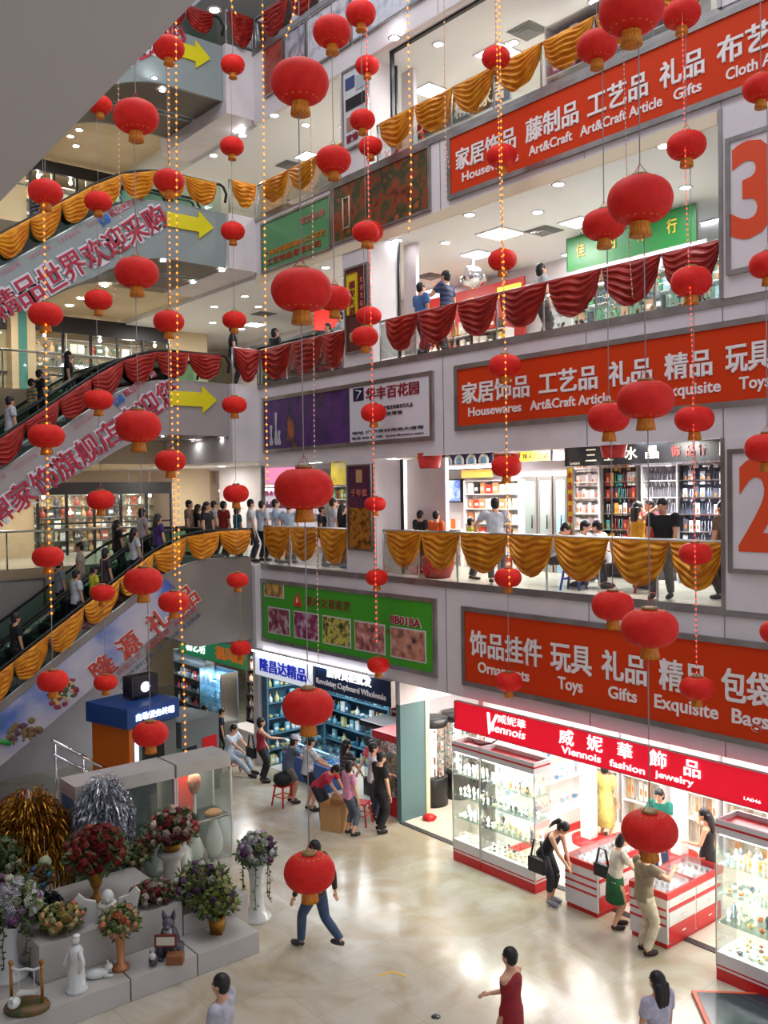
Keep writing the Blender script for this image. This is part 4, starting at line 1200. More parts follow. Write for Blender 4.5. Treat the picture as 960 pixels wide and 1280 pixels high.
# second floor, right of the column
YS = 13.0
def P2(px, y, py=640, z=F2+.004): return V((at_y(px, py, y).x, y, z))
person('person in white shirt with one arm resting on the gold-draped railing', P2(619, 12.95), 130, 1.70, 'm', top=(206, 210, 218), bottom=(60, 66, 86), hands=((-.24, .16, .60), (.14, .06, .5)))
person('person in plain black T-shirt standing behind the gold-draped railing', P2(829, 13.05), 285, 1.68, 'm', top=(18, 18, 20), bottom=(90, 92, 90), shoe=(60, 56, 60), pitch=.3, feet=((-.07, 0, .045), (.07, .1, .045)), hands=((-.14, .10, .48), (.14, .10, .48)))
person('person in yellow vest over white with raised arm, reaching for crystal beads', P2(797, 13.9), 70, 1.60, top=(226, 160, 30), bottom=(90, 40, 30), sleeve='tank', hair='long', hands=((-.12, .05, .5), (.14, .24, .98)))
person('person in red shirt half hidden by the raised arm', P2(812, 14.3), 250, 1.64, 'm', top=(160, 30, 40), bottom=(50, 50, 60))
person('person in white shirt slumped at the table, leftmost of three seated', P2(692, 13.6), 30, 1.66, 'm', top=(214, 216, 224), bottom=(40, 44, 60), hip=.29, lean=.38, pitch=.3, feet=((-.08, .26, .045), (.08, .28, .045)), hands=((-.1, .34, .42), (.1, .34, .42)))
person('person in white shirt with dark strap, middle of three seated', P2(723, 13.5), 20, 1.68, 'm', top=(216, 220, 228), bottom=(40, 44, 60), hip=.29, lean=.25, feet=((-.08, .26, .045), (.08, .28, .045)), hands=((-.1, .34, .42), (.1, .34, .42)))
person('person in white shirt resting chin on hand, rightmost of three seated', P2(755, 13.75), 200, 1.68, 'm', top=(212, 210, 220), bottom=(40, 44, 60), hip=.29, lean=.25, feet=((-.08, .26, .045), (.08, .28, .045)), hands=((-.05, .20, .56), (.1, .30, .42)))
person('person in black shirt watching the television shop, leftmost', P2(525, 13.4), 90, 1.42, 'm', top=(26, 26, 30), bottom=(30, 30, 36))
person('person in orange shirt watching the television shop', P2(545, 13.2), 90, 1.42, 'm', top=(226, 96, 40), bottom=(40, 40, 50))
person('child-sized person in yellow-green shirt by the railing', P2(588, 13.2), 60, 1.28, 'm', top=(206, 214, 50), bottom=(60, 66, 86))
person('blurred person in brown at the right end of the second floor railing', P2(904, 13.5), 180, 1.62, top=(120, 96, 72), bottom=(30, 28, 34), hair='bob')
# second floor, left crowd at the landing
CR = [(236, 11.9, 'person in tan jacket at the top of the lowest escalator', (136, 112, 92), 'short', 'm', 1.70, 45), (247, 12.2, 'person in black with dark hair behind the escalator landing', (26, 24, 26), 'long', 'f', 1.58, 60),
      (258, 11.6, 'person in black T-shirt with long hair stepping off the lowest escalator', (30, 24, 30), 'long', 'f', 1.66, 30), (267, 13.2, 'person in white T-shirt further back at the landing', (206, 206, 214), 'short', 'm', 1.66, 70),
      (279, 12.6, 'person in red shirt at the second floor landing', (176, 44, 40), 'short', 'm', 1.66, 90), (296, 12.8, 'person in teal shirt and orange cap at the second floor landing', (20, 120, 132), 'bob', 'f', 1.52, 80),
      (313, 12.75, 'person in white shirt, first behind the left gold-draped railing corner', (212, 214, 220), 'short', 'm', 1.70, 60), (327, 13.1, 'person in bluish white shirt, second behind the left gold-draped railing', (196, 206, 220), 'short', 'm', 1.66, 90),
      (344, 12.95, 'person in light blue shirt behind the left gold-draped railing', (176, 200, 220), 'short', 'm', 1.70, 60), (361, 13.1, 'person in pale blue shirt just left of the large lantern', (186, 208, 224), 'short', 'm', 1.62, 120),
      (402, 13.2, 'person in black under the large lantern, second floor', (28, 26, 34), 'short', 'm', 1.54, 40), (416, 13.35, 'person in white shirt left of the plum column poster', (206, 212, 222), 'short', 'm', 1.72, 70),
      (428, 13.0, 'person in a black top with black hair beside the plum column poster', (20, 18, 22), 'long', 'f', 1.58, 80)]
for px, y, lab, col, hr_, sx, H, fc in CR:
    person(lab, P2(px, y, 630), fc, H, sx, top=col, bottom=(44, 46, 60), hair=hr_, cap=(226, 120, 40) if 'cap' in lab else None, res=.018)
# third floor
def P3(px, y, py=380, z=F3+.004): return V((at_y(px, py, y).x, y, z))
person('person in blue shirt standing with back to the red-draped railing', P3(526, 13.0), 80, 1.66, 'm', top=(70, 112, 168), bottom=(40, 44, 60))
person('person in navy striped polo shirt, hand to the mouth, third floor', P3(558, 13.0), 200, 1.76, 'm', top=(40, 46, 78), stripe=(74, 80, 116), bottom=(36, 38, 48), hands=((-.05, .12, .80), (.14, .04, .5)))
person('blurred person with grey shirt behind the red drapes, third floor', P3(676, 13.8, 340), 60, 1.66, top=(170, 176, 184), bottom=(60, 60, 70), hair='bob')
person('person with dark hair before the green shop sign, third floor', P3(866, 15.4, 300), 90, 1.62, top=(70, 70, 80), bottom=(40, 40, 50), hair='bob')
person('person in white shirt and dark tie, third floor left of the column', P3(426, 13.6, 400), 250, 1.70, 'm', top=(206, 210, 220), bottom=(40, 42, 56))
person('person with dark hair bending behind the red-draped railing, left of the tie', P3(410, 13.3, 410), 270, 1.40, 'm', top=(70, 60, 60), bottom=(40, 40, 50))
person('person in black at the third floor escalator landing', V((-20.9, 12.3, F3)), 60, 1.70, 'm', top=(24, 22, 26), bottom=(24, 22, 26), hair='short')
person('person in dark clothes behind the short red landing railing', V((-20.6, 13.4, F3)), 90, 1.66, top=(30, 34, 40), bottom=(30, 30, 36), hair='bob')
# escalator riders
def rider(label, key, lane, px, py, face=90, **k):
    X = XE-.72-1.6*lane; p = at_x(px, py, X)
    z = interp(ESC[key], p.y)-.92
    y = min(p.y, (12.3 if key == 1 else 11.72)-.4)
    person(label, V((X, y, z)), face, res=.018, **k)
rider('rider in white shirt low on the red-draped escalator', 2, 0, 13, 540, H=1.6, sex='m', top=(206, 206, 212))
rider('rider in rainbow striped shirt on the red-draped escalator', 2, 1, 40, 512, H=1.5, sex='m', top=(220, 190, 60), stripe=(60, 110, 180))
rider('rider in dark shirt above the rainbow-striped rider', 2, 1, 50, 505, H=1.6, sex='m', top=(40, 36, 40))
rider('rider in black with long hair on the red-draped escalator', 2, 1, 86, 490, H=1.62, top=(20, 20, 24), hair='bob', face=60)
rider('rider in striped top beside the gold-draped upper escalator', 3, 1, 45, 275, H=1.64, top=(40, 34, 40), stripe=(170, 160, 165))
rider('rider in dark clothes at the top of the gold-draped upper escalator', 3, 1, 228, 210, H=1.7, sex='m', top=(24, 26, 36))
rider('rider in cream shirt standing on the far lower escalator', 1, 1, 101, 730, H=1.68, sex='m', top=(206, 192, 172), bottom=(170, 160, 140), face=250)
rider('rider in white and pink top high on the lowest escalator', 1, 1, 178, 680, H=1.62, top=(206, 190, 198), hair='bob')
rider('rider in white shirt below the pink-topped rider', 1, 0, 168, 700, H=1.58, top=(200, 200, 206), hair='long')
rider('rider in purple top near the top of the lowest escalator', 1, 0, 198, 690, H=1.6, top=(70, 44, 110), hair='long')
rider('rider with dark hair behind a lantern on the lowest escalator', 1, 0, 132, 725, H=1.6, top=(60, 52, 52), hair='bob')
rider('rider in black beside the dark-haired rider', 1, 1, 147, 715, H=1.6, top=(26, 26, 30), hair='long')
rider('rider in grey shirt halfway up the lowest escalator', 1, 1, 75, 770, H=1.62, sex='m', top=(150, 158, 168))
rider('rider in white shirt halfway up the lowest escalator', 1, 0, 96, 775, H=1.62, sex='m', top=(206, 212, 216))
rider('rider in yellow-green top partly hidden by the swags', 1, 0, 118, 768, H=1.4, top=(206, 206, 50))
rider('rider in black shirt lowest on the lowest escalator', 1, 0, 20, 822, H=1.66, sex='m', top=(30, 30, 34))
bpy.data.scenes.remove(_ts)


# ------------------------------------------------------------------ shop fittings and goods
def rect(px0, py0, px1, py1, y):
    a = at_y(px0, py0, y); b = at_y(px1, py1, y); c = at_y(px0, py1, y); d = at_y(px1, py0, y)
    return (a.x+c.x)/2, (b.x+d.x)/2, (c.z+b.z)/2, (a.z+d.z)/2      # x0,x1,z0,z1


def shelves(label, x0, x1, y, z0, z1, nrow, dep, body, back, cat='shelves', axis='x', glass=False, name='shelf_unit'):
    """unit against a wall; front faces -Y (axis x) or +X (axis y: x0..x1 run along Y, y is the X of the front)"""
    t = thing(name, label, cat, ((x0+x1)/2, y, z0) if axis == 'x' else (y, (x0+x1)/2, z0), 0 if axis == 'x' else PI/2)
    w = (x1-x0)/2; h = z1-z0
    MB().box((-w, dep-.02, 0), (w, dep, h), back).build('back_panel', t)
    for sx in (-1, 1): MB().box((sx*w-.02, 0, 0), (sx*w+.02, dep-.02, h), body).build('side_panel', t)
    sm = None
    for i in range(nrow+1):
        z = h*i/nrow
        if i == nrow: z -= .03
        if sm is None: sm = MB().box((-w+.02, .0, 0), (w-.02, dep-.02, .022), M_GLASSG if glass else body).mesh('shelf')
        link('shelf', sm, t, (0, 0, z))
    return t


_gm = {}


def goods_mesh(kind, col):
    k = (kind, col)
    if k in _gm: return _gm[k]
    m = mat('goods_'+col, col, .4, col2=tuple(int(c*.8) for c in tuple(int(col[i:i+2], 16) for i in (0, 2, 4))), scale=18)
    b = MB()
    if kind == 'box': b.bbox((-.5, -.3, 0), (.5, .3, 1), m, .04).box((-.32, -.305, .3), (.32, -.299, .6), M_WTXT)
    elif kind == 'bottle': b.lathe([(.001, 0), (.38, .0), (.42, .1), (.40, .5), (.14, .7), (.13, .85)], m, n=10).lathe([(.17, .85), (.17, 1), (.001, 1)], M_GOLDP, n=8)
    elif kind == 'strand':
        b.tube([(-.22, 0, 1), (-.30, -.03, .5), (-.14, -.05, .08), (0, -.05, 0), (.14, -.05, .08), (.30, -.03, .5), (.22, 0, 1)], .06, m, 6); b.ell((0, -.06, -.02), (.13, .08, .12), m, 6, 5)
    elif kind == 'card': b.box((-.4, -.03, 0), (.4, .0, 1), m).ell((0, -.06, .45), (.2, .06, .2), M_GOLDP, 8, 5)
    elif kind == 'bust': b.lathe([(.30, 0), (.34, .05), (.12, .18), (.2, .4), (.38, .62), (.30, .82), (.12, .9), (.11, 1), (.001, 1)], m, n=12, sy=.6)
    elif kind == 'stand': b.lathe([(.32, 0), (.32, .1), (.06, .14), (.05, .7), (.3, .75)], m, n=10).ell((0, 0, .86), (.26, .26, .16), m, 8, 5)
    elif kind == 'dish': b.lathe([(.001, .02), (.3, .0), (.5, .25), (.46, .25), (.28, .06), (.001, .06)], m, n=12).ell((0.1, 0, .2), (.18, .18, .16), m, 7, 5).ell((-.16, .1, .18), (.15, .15, .14), M_GOLDP, 7, 5)
    elif kind == 'book': b.bbox((-.42, -.06, 0), (.42, .06, 1), m, .02)
    _gm[k] = b.mesh(kind)
    return _gm[k]


NAMES = {'box': 'trinket_box', 'bottle': 'bottle', 'strand': 'bead_necklace', 'card': 'jewellery_card', 'bust': 'necklace_bust', 'stand': 'jewellery_stand', 'dish': 'jewellery_dish', 'book': 'picture_packet'}
CN = {}


def goods(rows, kinds, cols, size, where, group, seed=1, jit=.2):
    """rows: (start point, end point, count); one object per item"""
    rnd = random.Random(seed)
    for a, b, n in rows:
        a = V(a); b = V(b); ang = math.atan2((b-a).y, (b-a).x)
        for i in range(n):
            kd = rnd.choice(kinds); col, cname = rnd.choice(cols)
            p = a.lerp(b, (i+.5+rnd.uniform(-jit, jit)*.6)/n)
            o = link(NAMES[kd], goods_mesh(kd, col), None, p)
            s = rnd.uniform(.85, 1.12)
            o.scale = (size[0]*s, size[0]*s, size[1]*rnd.uniform(.85, 1.1)); o.rotation_euler = (0, 0, ang+rnd.uniform(-.25, .25)*(1 if kd not in ('card', 'strand', 'book') else .1))
            tag(o, '%s %s %s' % (cname, NAMES[kd].replace('_', ' '), where), NAMES[kd].split('_')[-1], group)


def tube_light(label, a, b, group=None):
    a = V(a); b = V(b)
    t = thing('tube_light', label, 'light', (a+b)/2, 0, group)
    MB().tube([(a-b)*.5, (b-a)*.5], .022, M_LAMPS, 8).build('tube', t)
    MB().tube([(a-b)*.5+V((0, .0, .05)), (b-a)*.5+V((0, .0, .05))], .03, M_WHITE, 6).build('housing', t)
    return t


M_LITBACK = mat('pale_backing', (236, 236, 232), .5)
M_DARKW = mat('dark_shelf_back', (58, 50, 52), .5)
# ---- red sign of the jewellery shop
t = framed('jewellery_shop_sign', 'long glowing red shop sign with white characters, Viennese-style fashion jewellery lettering', -12.8, -5.2, 2.42, 2.96, YF-.12, M_SIGNRED, .001, dep=.10)
t['label'] = 'long glowing red sign with white characters over the bright jewellery shop'
O = (9.0, -.062, -2.42)
def frow(mb, s, a, b, pya, pyb, m=M_LITW, **k):
    y = YF-.12
    A = at_y(a, pya[0], y); A2 = at_y(a, pya[1], y); B = at_y(b, pyb[0], y); B2 = at_y(b, pyb[1], y)
    letters(mb, s, O, FX, FZ, (A.x, B.x, (A2.z+B2.z)/2, (A.z+B.z)/2), m, **k)
mb = MB()
frow(mb, 'V', 607, 621, (889, 915), (891, 918), bold=.03, shear=.25)
frow(mb, 'iennois', 618, 659, (905, 915), (912, 922), bold=.01, shear=.2)
frow(mb, '威妮華', 625, 660, (892, 903), (899, 910), bold=.0)
for ch, a, b, y0, y1 in (('威', 702, 720, 909, 928), ('妮', 737, 756, 917, 936), ('華', 775, 793, 926, 945), ('飾', 815, 836, 935, 956), ('品', 858, 878, 948, 968)):
    frow(mb, ch, a, b, (y0, y1), (y0+4, y1+4), bold=.008)
frow(mb, 'Viennois', 705, 754, (931.5, 941), (943, 952), bold=.012)
frow(mb, 'fashion', 765, 809, (947, 956), (959, 968), bold=.012)
frow(mb, 'jewelry', 822, 870, (961, 972), (974, 985), bold=.012)
frow(mb, '1A046', 933, 954, (995, 999), (999, 1003), bold=.0)
mb.build('lettering', t)
# ---- glass cabinets in front of the jewellery shop
M_CABW = mat('cabinet_white', (226, 220, 218), .3)
M_CABR = mat('cabinet_red', (206, 30, 34), .3)


def glass_cabinet(label, x0, x1, y0, y1, h, where, seed, cols, nx):
    t = thing('glass_cabinet', label, 'cabinet', ((x0+x1)/2, (y0+y1)/2, 0))
    w = (x1-x0)/2; d = (y1-y0)/2
    MB().box((-w, -d, 0), (w, d, .17), M_CABR).build('plinth', t)
    MB().box((-w, -d, .17), (w, d, .20), M_CABW).box((-w, -d, .20), (w, d, .225), M_CABR).box((-w, -d, .225), (w, d, .40), M_CABW).build('base_band', t)
    MB().box((-w, -d, h-.2), (w, d, h-.16), M_CABW).box((-w, -d, h-.16), (w, -d+.03, h), M_CABW).box((-w, d-.03, h-.16), (w, d, h), M_CABW).box((-w, -d+.03, h-.16), (-w+.03, d-.03, h), M_CABW).box((w-.03, -d+.03, h-.16), (w, d-.03, h), M_CABW) \
        .box((-w-.004, -d-.004, h-.10), (w+.004, d+.004, h-.07), M_CABR).box((-w+.1, -d+.08, h-.16), (w-.2, d-.06, h-.10), mat('dusty_tray', (120, 70, 60), .7)).build('canopy', t)
    for nm, lo, hi in (('front_pane', (-w, -d, .40), (w, -d+.008, h-.2)), ('back_pane', (-w, d-.008, .40), (w, d, h-.2)), ('side_pane', (-w, -d+.01, .40), (-w+.008, d-.01, h-.2)), ('side_pane', (w-.008, -d+.01, .40), (w, d-.01, h-.2))):
        MB().box(lo, hi, M_GLASS).build(nm, t)
    MB().box((-w-.006, -d-.006, .17), (-w+.01, -d+.01, h-.2), M_STEEL).box((w-.01, -d-.006, .17), (w+.006, -d+.01, h-.2), M_STEEL).build('corner_rail', t)
    zs = [.41+(h-.62)*k/4 for k in range(4)]
    area('cabinet_tube_and_fill', ((x0+x1)/2, (y0+y1)/2, h-.215), (x1-x0-.1, .3), 70*(x1-x0), (1, .95, .84))
    for sx, rzz in ((0, -.8), (1, .8)):
        lo = area('cabinet_tube_and_fill', (x0+.03+(x1-x0-.06)*sx, y0+.03, h*.55), (.03, 1.5), 34, (1, .95, .86), (PI/2, 0, rzz))  # unseen upright lamps added at the front corners to brighten the goods
    for z in zs[1:]: MB().box((-w+.02, -d+.03, z-.012), (w-.02, d-.03, z), M_GLASSG).build('glass_shelf', t)
    for sx in (-1, 1):
        MB().tube([(-w+.05, sx*(d-.03), h-.215), (w-.05, sx*(d-.03), h-.215)], .011, M_LAMPS, 6).build('strip_light', t)
    for k, z in enumerate(zs):
        rows = [((x0+.05, y0+(y1-y0)*f, z+.003), (x1-.05, y0+(y1-y0)*f, z+.003), nx) for f in (.26, .52, .78)]
        goods(rows, [['dish', 'stand'], ['bust', 'dish'], ['dish', 'bust'], ['card', 'bust']][k], cols, [(.10, .10), (.10, .20), (.09, .13), (.09, .15)][k], 'on a lit shelf of %s' % where, 'jewellery in %s' % where, seed+k)
    return t


CREAM = [('ece2cc', 'cream'), ('f2efe8', 'white'), ('d8bc84', 'golden'), ('e6d0b4', 'peach')]
glass_cabinet('narrow lit glass jewellery cabinet with red plinth, nearest the teal shop wall', -12.6, -11.89, 12.02, 12.45, 2.28, 'the narrow glass cabinet', 11, [('f2efe8', 'white'), ('ece6dc', 'pearl')], 5)
glass_cabinet('wide lit glass jewellery cabinet with red plinth, beside the leaning shopper', -11.87, -10.56, 12.02, 12.45, 2.28, 'the wide glass cabinet', 21, CREAM+[('3c3840', 'dark')], 9)
glass_cabinet('lit glass jewellery cabinet with red plinth at the right frame edge', -7.03, -5.2, 11.84, 12.40, 2.30, 'the right-hand glass cabinet', 31, CREAM+[('4a5668', 'blue-grey'), ('c06a48', 'coral')], 11)
mb = MB().tube([(-12.3, 12.3, 2.30), (-12.2, 12.15, 2.34), (-12.0, 12.1, 2.30), (-11.8, 12.25, 2.33), (-11.6, 12.42, 2.5), (-11.55, 12.42, 2.6)], .012, M_BLACK, 6)
tag(mb.build('power_cable'), 'black power cable looping over the narrow glass cabinet', 'cable')


def counter(label, x0, x1, y0, y1, h, drawers, face, split=False):
    t = thing('display_counter', label, 'counter', ((x0+x1)/2, (y0+y1)/2, 0))
    w = (x1-x0)/2; d = (y1-y0)/2
    b = MB().box((-w+.02, -d+.02, 0), (w-.02, d-.02, .08), M_CABR).box((-w, -d, .08), (w, d, h-.16), M_CABW)
    for z in (.34, .46, .58): b.box((-w-.004, -d-.004, z), (w-.02, -d+.01, z+.035), M_CABR)
    b.build('body', t)
    MB().box((-w-.01, -d-.01, h-.16), (w+.01, -d+.03, h-.06), M_CABR).box((-w-.01, d-.03, h-.16), (w+.01, d+.01, h-.06), M_CABR).box((-w-.01, -d+.03, h-.16), (-w+.03, d-.03, h-.06), M_CABR).box((w-.03, -d+.03, h-.16), (w+.01, d-.03, h-.06), M_CABR).build('red_rim', t)
    MB().box((-w+.03, -d+.03, h-.16), (w-.03, d-.03, h-.15), mat('counter_felt', (206, 214, 222), .6)).build('display_bed', t)
    MB().box((-w-.01, -d-.01, h-.06), (w+.01, d+.01, h-.045), M_GLASS).build('glass_top', t)
    # drawers on the +X side
    n = drawers
    for i in range(n):
        ya = -d+.04+(2*d-.08)*i/n; yb = -d+.04+(2*d-.08)*(i+1)/n-.03
        for z0, z1, m in ((.09, .33, M_CABR), (.35, .55, M_CABW), (.565, .62, M_CABR), (.63, h-.17, M_CABW)):
            dr = MB().bbox((w-.01, ya, z0), (w+.012, yb, z1), m, .004).build('drawer', t)
            if z1-z0 > .1:
                MB().bbox((w+.012, (ya+yb)/2-.05, (z0+z1)/2-.012), (w+.03, (ya+yb)/2+.05, (z0+z1)/2+.012), M_CHROME, .004).build('handle', dr)
    if split: MB().box((-w, -.01, h-.15), (w, .01, h-.05), M_CABR).build('divider', t)
    rows = [((x0+.08, y0+(y1-y0)*f, h-.148), (x1-.08, y0+(y1-y0)*f, h-.148), max(3, int((x1-x0)/.13))) for f in (.12, .24, .36, .48, .6, .72, .84)]
    goods(rows, ['dish', 'card'], [('f0f0f0', 'white'), ('dce4ea', 'silvery'), ('c8d8e4', 'pale blue')], (.075, .07), 'under glass in the %s' % face, 'jewellery in the %s' % face, int(x0*10))
    return t


counter('white display counter with red stripes, left of the shopper in green skirt', -9.95, -9.28, 12.08, 13.6, .92, 1, 'left counter')
counter('white display counter with red stripes and drawers, right of the cream trousers', -8.62, -7.95, 12.03, 13.6, .92, 2, 'right counter', True)
# inside the jewellery shop
for i, (px0, px1) in enumerate(((693, 728), (734, 772), (778, 826), (848, 896), (905, 960))):
    xa, xb = at_y(px0, 1000, 15.9).x, at_y(px1, 1000, 15.9).x
    nm = ['leftmost', 'second', 'third', 'fourth', 'rightmost'][i]
    shelves('white wall case of hanging necklaces in the jewellery shop, %s' % nm, xa, xb, 15.9, .012, 2.6, 5, .3, M_CABW, M_LITBACK)
    goods([((xa+.06, 15.98, .07+.518*k), (xb-.06, 15.98, .07+.518*k), 8) for k in range(3)], ['strand', 'card'], [('e2d2b0', 'cream'), ('c8a878', 'tan'), ('f0ece0', 'white'), ('b08c70', 'brown')], (.11, .42), 'in the %s wall case' % nm, 'necklaces in the %s wall case' % nm, 60+i)
shelves('white side case with blue trays along the left wall of the jewellery shop', 12.9, 15.6, -12.3, .45, 2.5, 4, .28, M_CABW, M_LITBACK, axis='y')
goods([((-12.38, 13.0, .50+.51*k), (-12.38, 15.5, .50+.51*k), 12) for k in range(3)], ['card', 'dish', 'stand'], [('5c9cc8', 'blue'), ('a8d0e8', 'light blue'), ('f0f0f0', 'white')], (.12, .2), 'in the left side case', 'goods in the left side case', 70)
tag(MB().box((-12.60, 12.95, 0), (-12.0, 15.65, .16), M_CABR).box((-12.60, 12.85, .16), (-12.02, 15.65, .44), M_CABW).build('low_cabinet'), 'low white cabinet with red plinth along the left wall of the jewellery shop', 'cabinet')
for x, y in ((at_y(736, 1000, 14.6).x, 14.6), (at_y(849, 1000, 15.2).x, 15.2)):
    t = thing('display_pillar', 'white display pillar with red foot inside the jewellery shop', 'pillar', (x, y, .012), 0, 'white display pillars')
    MB().lathe([(.34, 0), (.34, .10), (.001, .10)], M_CABR, n=24).build('foot', t)
    MB().bbox((-.12, -.12, .10), (.12, .12, 2.4), M_CABW, .02).build('shaft', t)
for k in range(3): tube_light('bright tube light in the jewellery shop ceiling', (-11.9, 13.2+.9*k, 2.86), (-5.0, 13.2+.9*k, 2.86), 'jewellery shop tube lights')
# ---- corridor shop with round towers
for i, (px, py, r, h) in enumerate(((536, 1010, .34, 1.95), (566, 992, .34, 1.95), (585, 975, .3, 1.9))):
    p = G(px, py); x, y = p.x, p.y
    x = max(min(x, -13.2), -14.3)
    nm = ['nearest', 'second', 'third', 'farthest'][i]
    y = 13.85+.78*i; x = max(at_y(px, 950, y).x, -15.15)
    t = thing('display_tower', 'round rotating jewellery tower on a black drum base, %s in the corridor' % nm, 'display', (x, y, 0))
    MB().lathe([(.001, 0), (r, 0), (r, .62), (r*.96, .64), (.001, .64)], M_BLACK, n=24).build('drum_base', t)
    MB().lathe([(r*.92, .64), (r*.92, h-.18)], M_GLASS, n=20).build('acrylic_wall', t)
    MB().lathe([(r, h-.18), (r*1.05, h-.15), (r*1.05, h), (.001, h)], M_BLACK, n=24).build('cap', t)
    MB().lathe([(.09, .64), (.09, h-.18)], mat('added_glow_core', (255, 240, 228), .4, emit=4), n=10).build('core', t)  # glowing core added to light up the goods around it
    for k in range(4):
        z = .66+.28*k
        if k: MB().lathe([(.07, z-.012), (r*.88, z-.012), (r*.88, z), (.07, z)], M_GLASSG, n=20).build('glass_tier', t)
        rows = []
        for j in range(12):
            a = 2*PI*j/12; q = (x+r*.68*math.cos(a), y+r*.68*math.sin(a), z+.004)
            rows.append((q, (q[0]+.001, q[1], q[2]), 1))
        goods(rows, ['card', 'stand'], [('f0e4dc', 'cream'), ('e8b8b0', 'pink'), ('f4f4f4', 'white')], (.10, .20), 'on the %s round tower' % nm, 'goods on the %s round tower' % nm, 80+i*5+k, 0)
tag(MB().lathe([(.14, 0), (.16, .06), (.08, .11), (.001, .12)], M_RPLAST, n=7, c=(-14.45, 13.1, .012)).build('crumpled_bag'), 'crumpled red plastic bag on the floor by the cream door frame', 'bag')
# ---- cupboard shop
M_SIGNB = mat('glowing_pale_sign', (226, 232, 244), .4, emit=.55)
t = framed('cupboard_shop_sign', 'backlit white shop sign with blue characters, left of the navy sign', -20.25, at_y(397, 830, YF).x, 2.40, 2.98, YF-.02, M_SIGNB, .001, dep=.12)
xm = at_y(397, 830, YF).x; O2 = (-(xm-20.25)/2, -.074, -2.40)
mb = MB(); letters(mb, '隆昌达精品', O2, FX, FZ, (-20.0, xm-.35, 2.52, 2.84), mat('sign_blue_letters', (36, 46, 190), .4, emit=.25), bold=.04); mb.build('lettering', t)
tube_light('white glowing tube along the top of the cupboard shop signs', (-20.2, YF-.2, 3.02), (-15.5, YF-.2, 3.02))
t = framed('revolving_cupboard_sign', 'navy shop sign with white English lettering, Revolving Cupboard Wholesale', xm+.02, -14.78, 2.46, 3.02, YF-.02, mat('navy_sign', (20, 38, 74), .4), .001, dep=.12)
O2 = (-(xm+.02-14.78)/2, -.074, -2.46)
mb = MB(); letters(mb, 'Revolving Cupboard Wholesale', O2, FX, FZ, (xm+.08, -15.0, 2.53, 2.70), M_WTXT, bold=.02); letters(mb, '旋转货柜批发', O2, FX, FZ, (xm+.5, -15.5, 2.78, 3.0), M_LITW, bold=.03); mb.build('lettering', t)
YS1 = 14.45
COLS1 = [('8a4a3c', 'brown'), ('d8a07c', 'tan'), ('c86c80', 'pink'), ('3c4456', 'navy'), ('e0d6c8', 'cream'), ('c8a83c', 'yellow'), ('5c8c9c', 'teal')]
struct('wall_shop', MB().box((-15.66, 13.5, 0), (-15.58, 16.2, 3.0), M_WHITE))
shelves('tall shelf of colourful packets at the back of the cupboard shop, right', -17.3, -15.72, YS1, .0, 2.4, 6, .35, mat('shelf_brown', (92, 66, 58), .5), M_DARKW)
goods([((-17.25, YS1+.12, .03+.4*k), (-15.78, YS1+.12, .03+.4*k), 10) for k in range(5)], ['book', 'box'], COLS1, (.17, .30), 'on the right back shelf of the cupboard shop', 'packets in the cupboard shop', 90)
shelves('tall blue-green shelf of trinkets at the back of the cupboard shop, left', -20.2, -17.4, YS1, .0, 2.4, 6, .35, mat('shelf_teal', (70, 110, 130), .5), mat('shelf_back_teal', (40, 80, 100), .5))
goods([((-20.1, YS1+.12, .03+.4*k), (-17.5, YS1+.12, .03+.4*k), 13) for k in range(5)], ['dish', 'box', 'bottle'], [('5ca8b8', 'aqua'), ('88c8d8', 'pale blue'), ('d8d890', 'pale yellow'), ('305878', 'dark blue'), ('e8f0f0', 'white')], (.15, .24), 'on the left back shelf of the cupboard shop', 'trinkets in the cupboard shop', 91)
shelves('tall blue-green trinket shelf along the white post wall of the cupboard shop', 12.62, 14.4, -20.02, .0, 2.4, 6, .27, MATS['shelf_teal'], MATS['shelf_back_teal'], axis='y')
goods([((-20.12, 12.68, .03+.4*k), (-20.12, 14.35, .03+.4*k), 10) for k in range(6)], ['dish', 'box', 'bottle'], [('5ca8b8', 'aqua'), ('88c8d8', 'pale blue'), ('d8d890', 'pale yellow'), ('e8f0f0', 'white')], (.15, .24), 'on the blue-green shelf by the white post', 'trinkets by the white post', 92)
area('blue_counter_tube', (-18.3, 13.3, 2.6), (2.4, .3), 45, (.7, .88, 1))
area('blue_case_tube', (-23.0, 12.85, 1.95), (1.0, .3), 90, (.6, .78, 1))
area('small_ware_fill', (-24.8, 12.6, 2.6), (1.6, .3), 50, (.9, .95, 1))  # added lamp, lifts the dark crowded shelf
area('bottle_shelf_fill', (-21.45, 13.1, 2.5), (1.5, .2), 40, (1, .95, .88))  # added lamp, brightens the dark bottle shop interior
t = thing('glass_counter', 'low glass counter with blue-lit trinkets and blue front in the cupboard shop', 'counter', (-18.3, 12.85, 0))
MB().box((-1.0, -.3, 0), (1.0, .3, .55), mat('counter_blue', (56, 92, 160), .4)).build('body', t)
MB().box((-1.0, -.3, .55), (1.0, -.29, .92), M_GLASS).box((-1.0, .29, .55), (1.0, .3, .92), M_GLASS).box((-1.0, -.3, .92), (1.0, .3, .935), M_GLASS).build('glass_case', t)
MB().tube([(-.95, -.27, .90), (.95, -.27, .90)], .014, mat('blue_tube', (150, 210, 255), .4, emit=6), 6).build('strip_light', t)
goods([((-19.25, 12.72+.14*k, .553), (-17.35, 12.72+.14*k, .553), 14) for k in range(3)], ['dish', 'stand'], [('70c0e0', 'blue'), ('d0f0f8', 'pale blue'), ('f4f4f4', 'white')], (.11, .16), 'inside the blue glass counter', 'trinkets in the blue glass counter', 93)
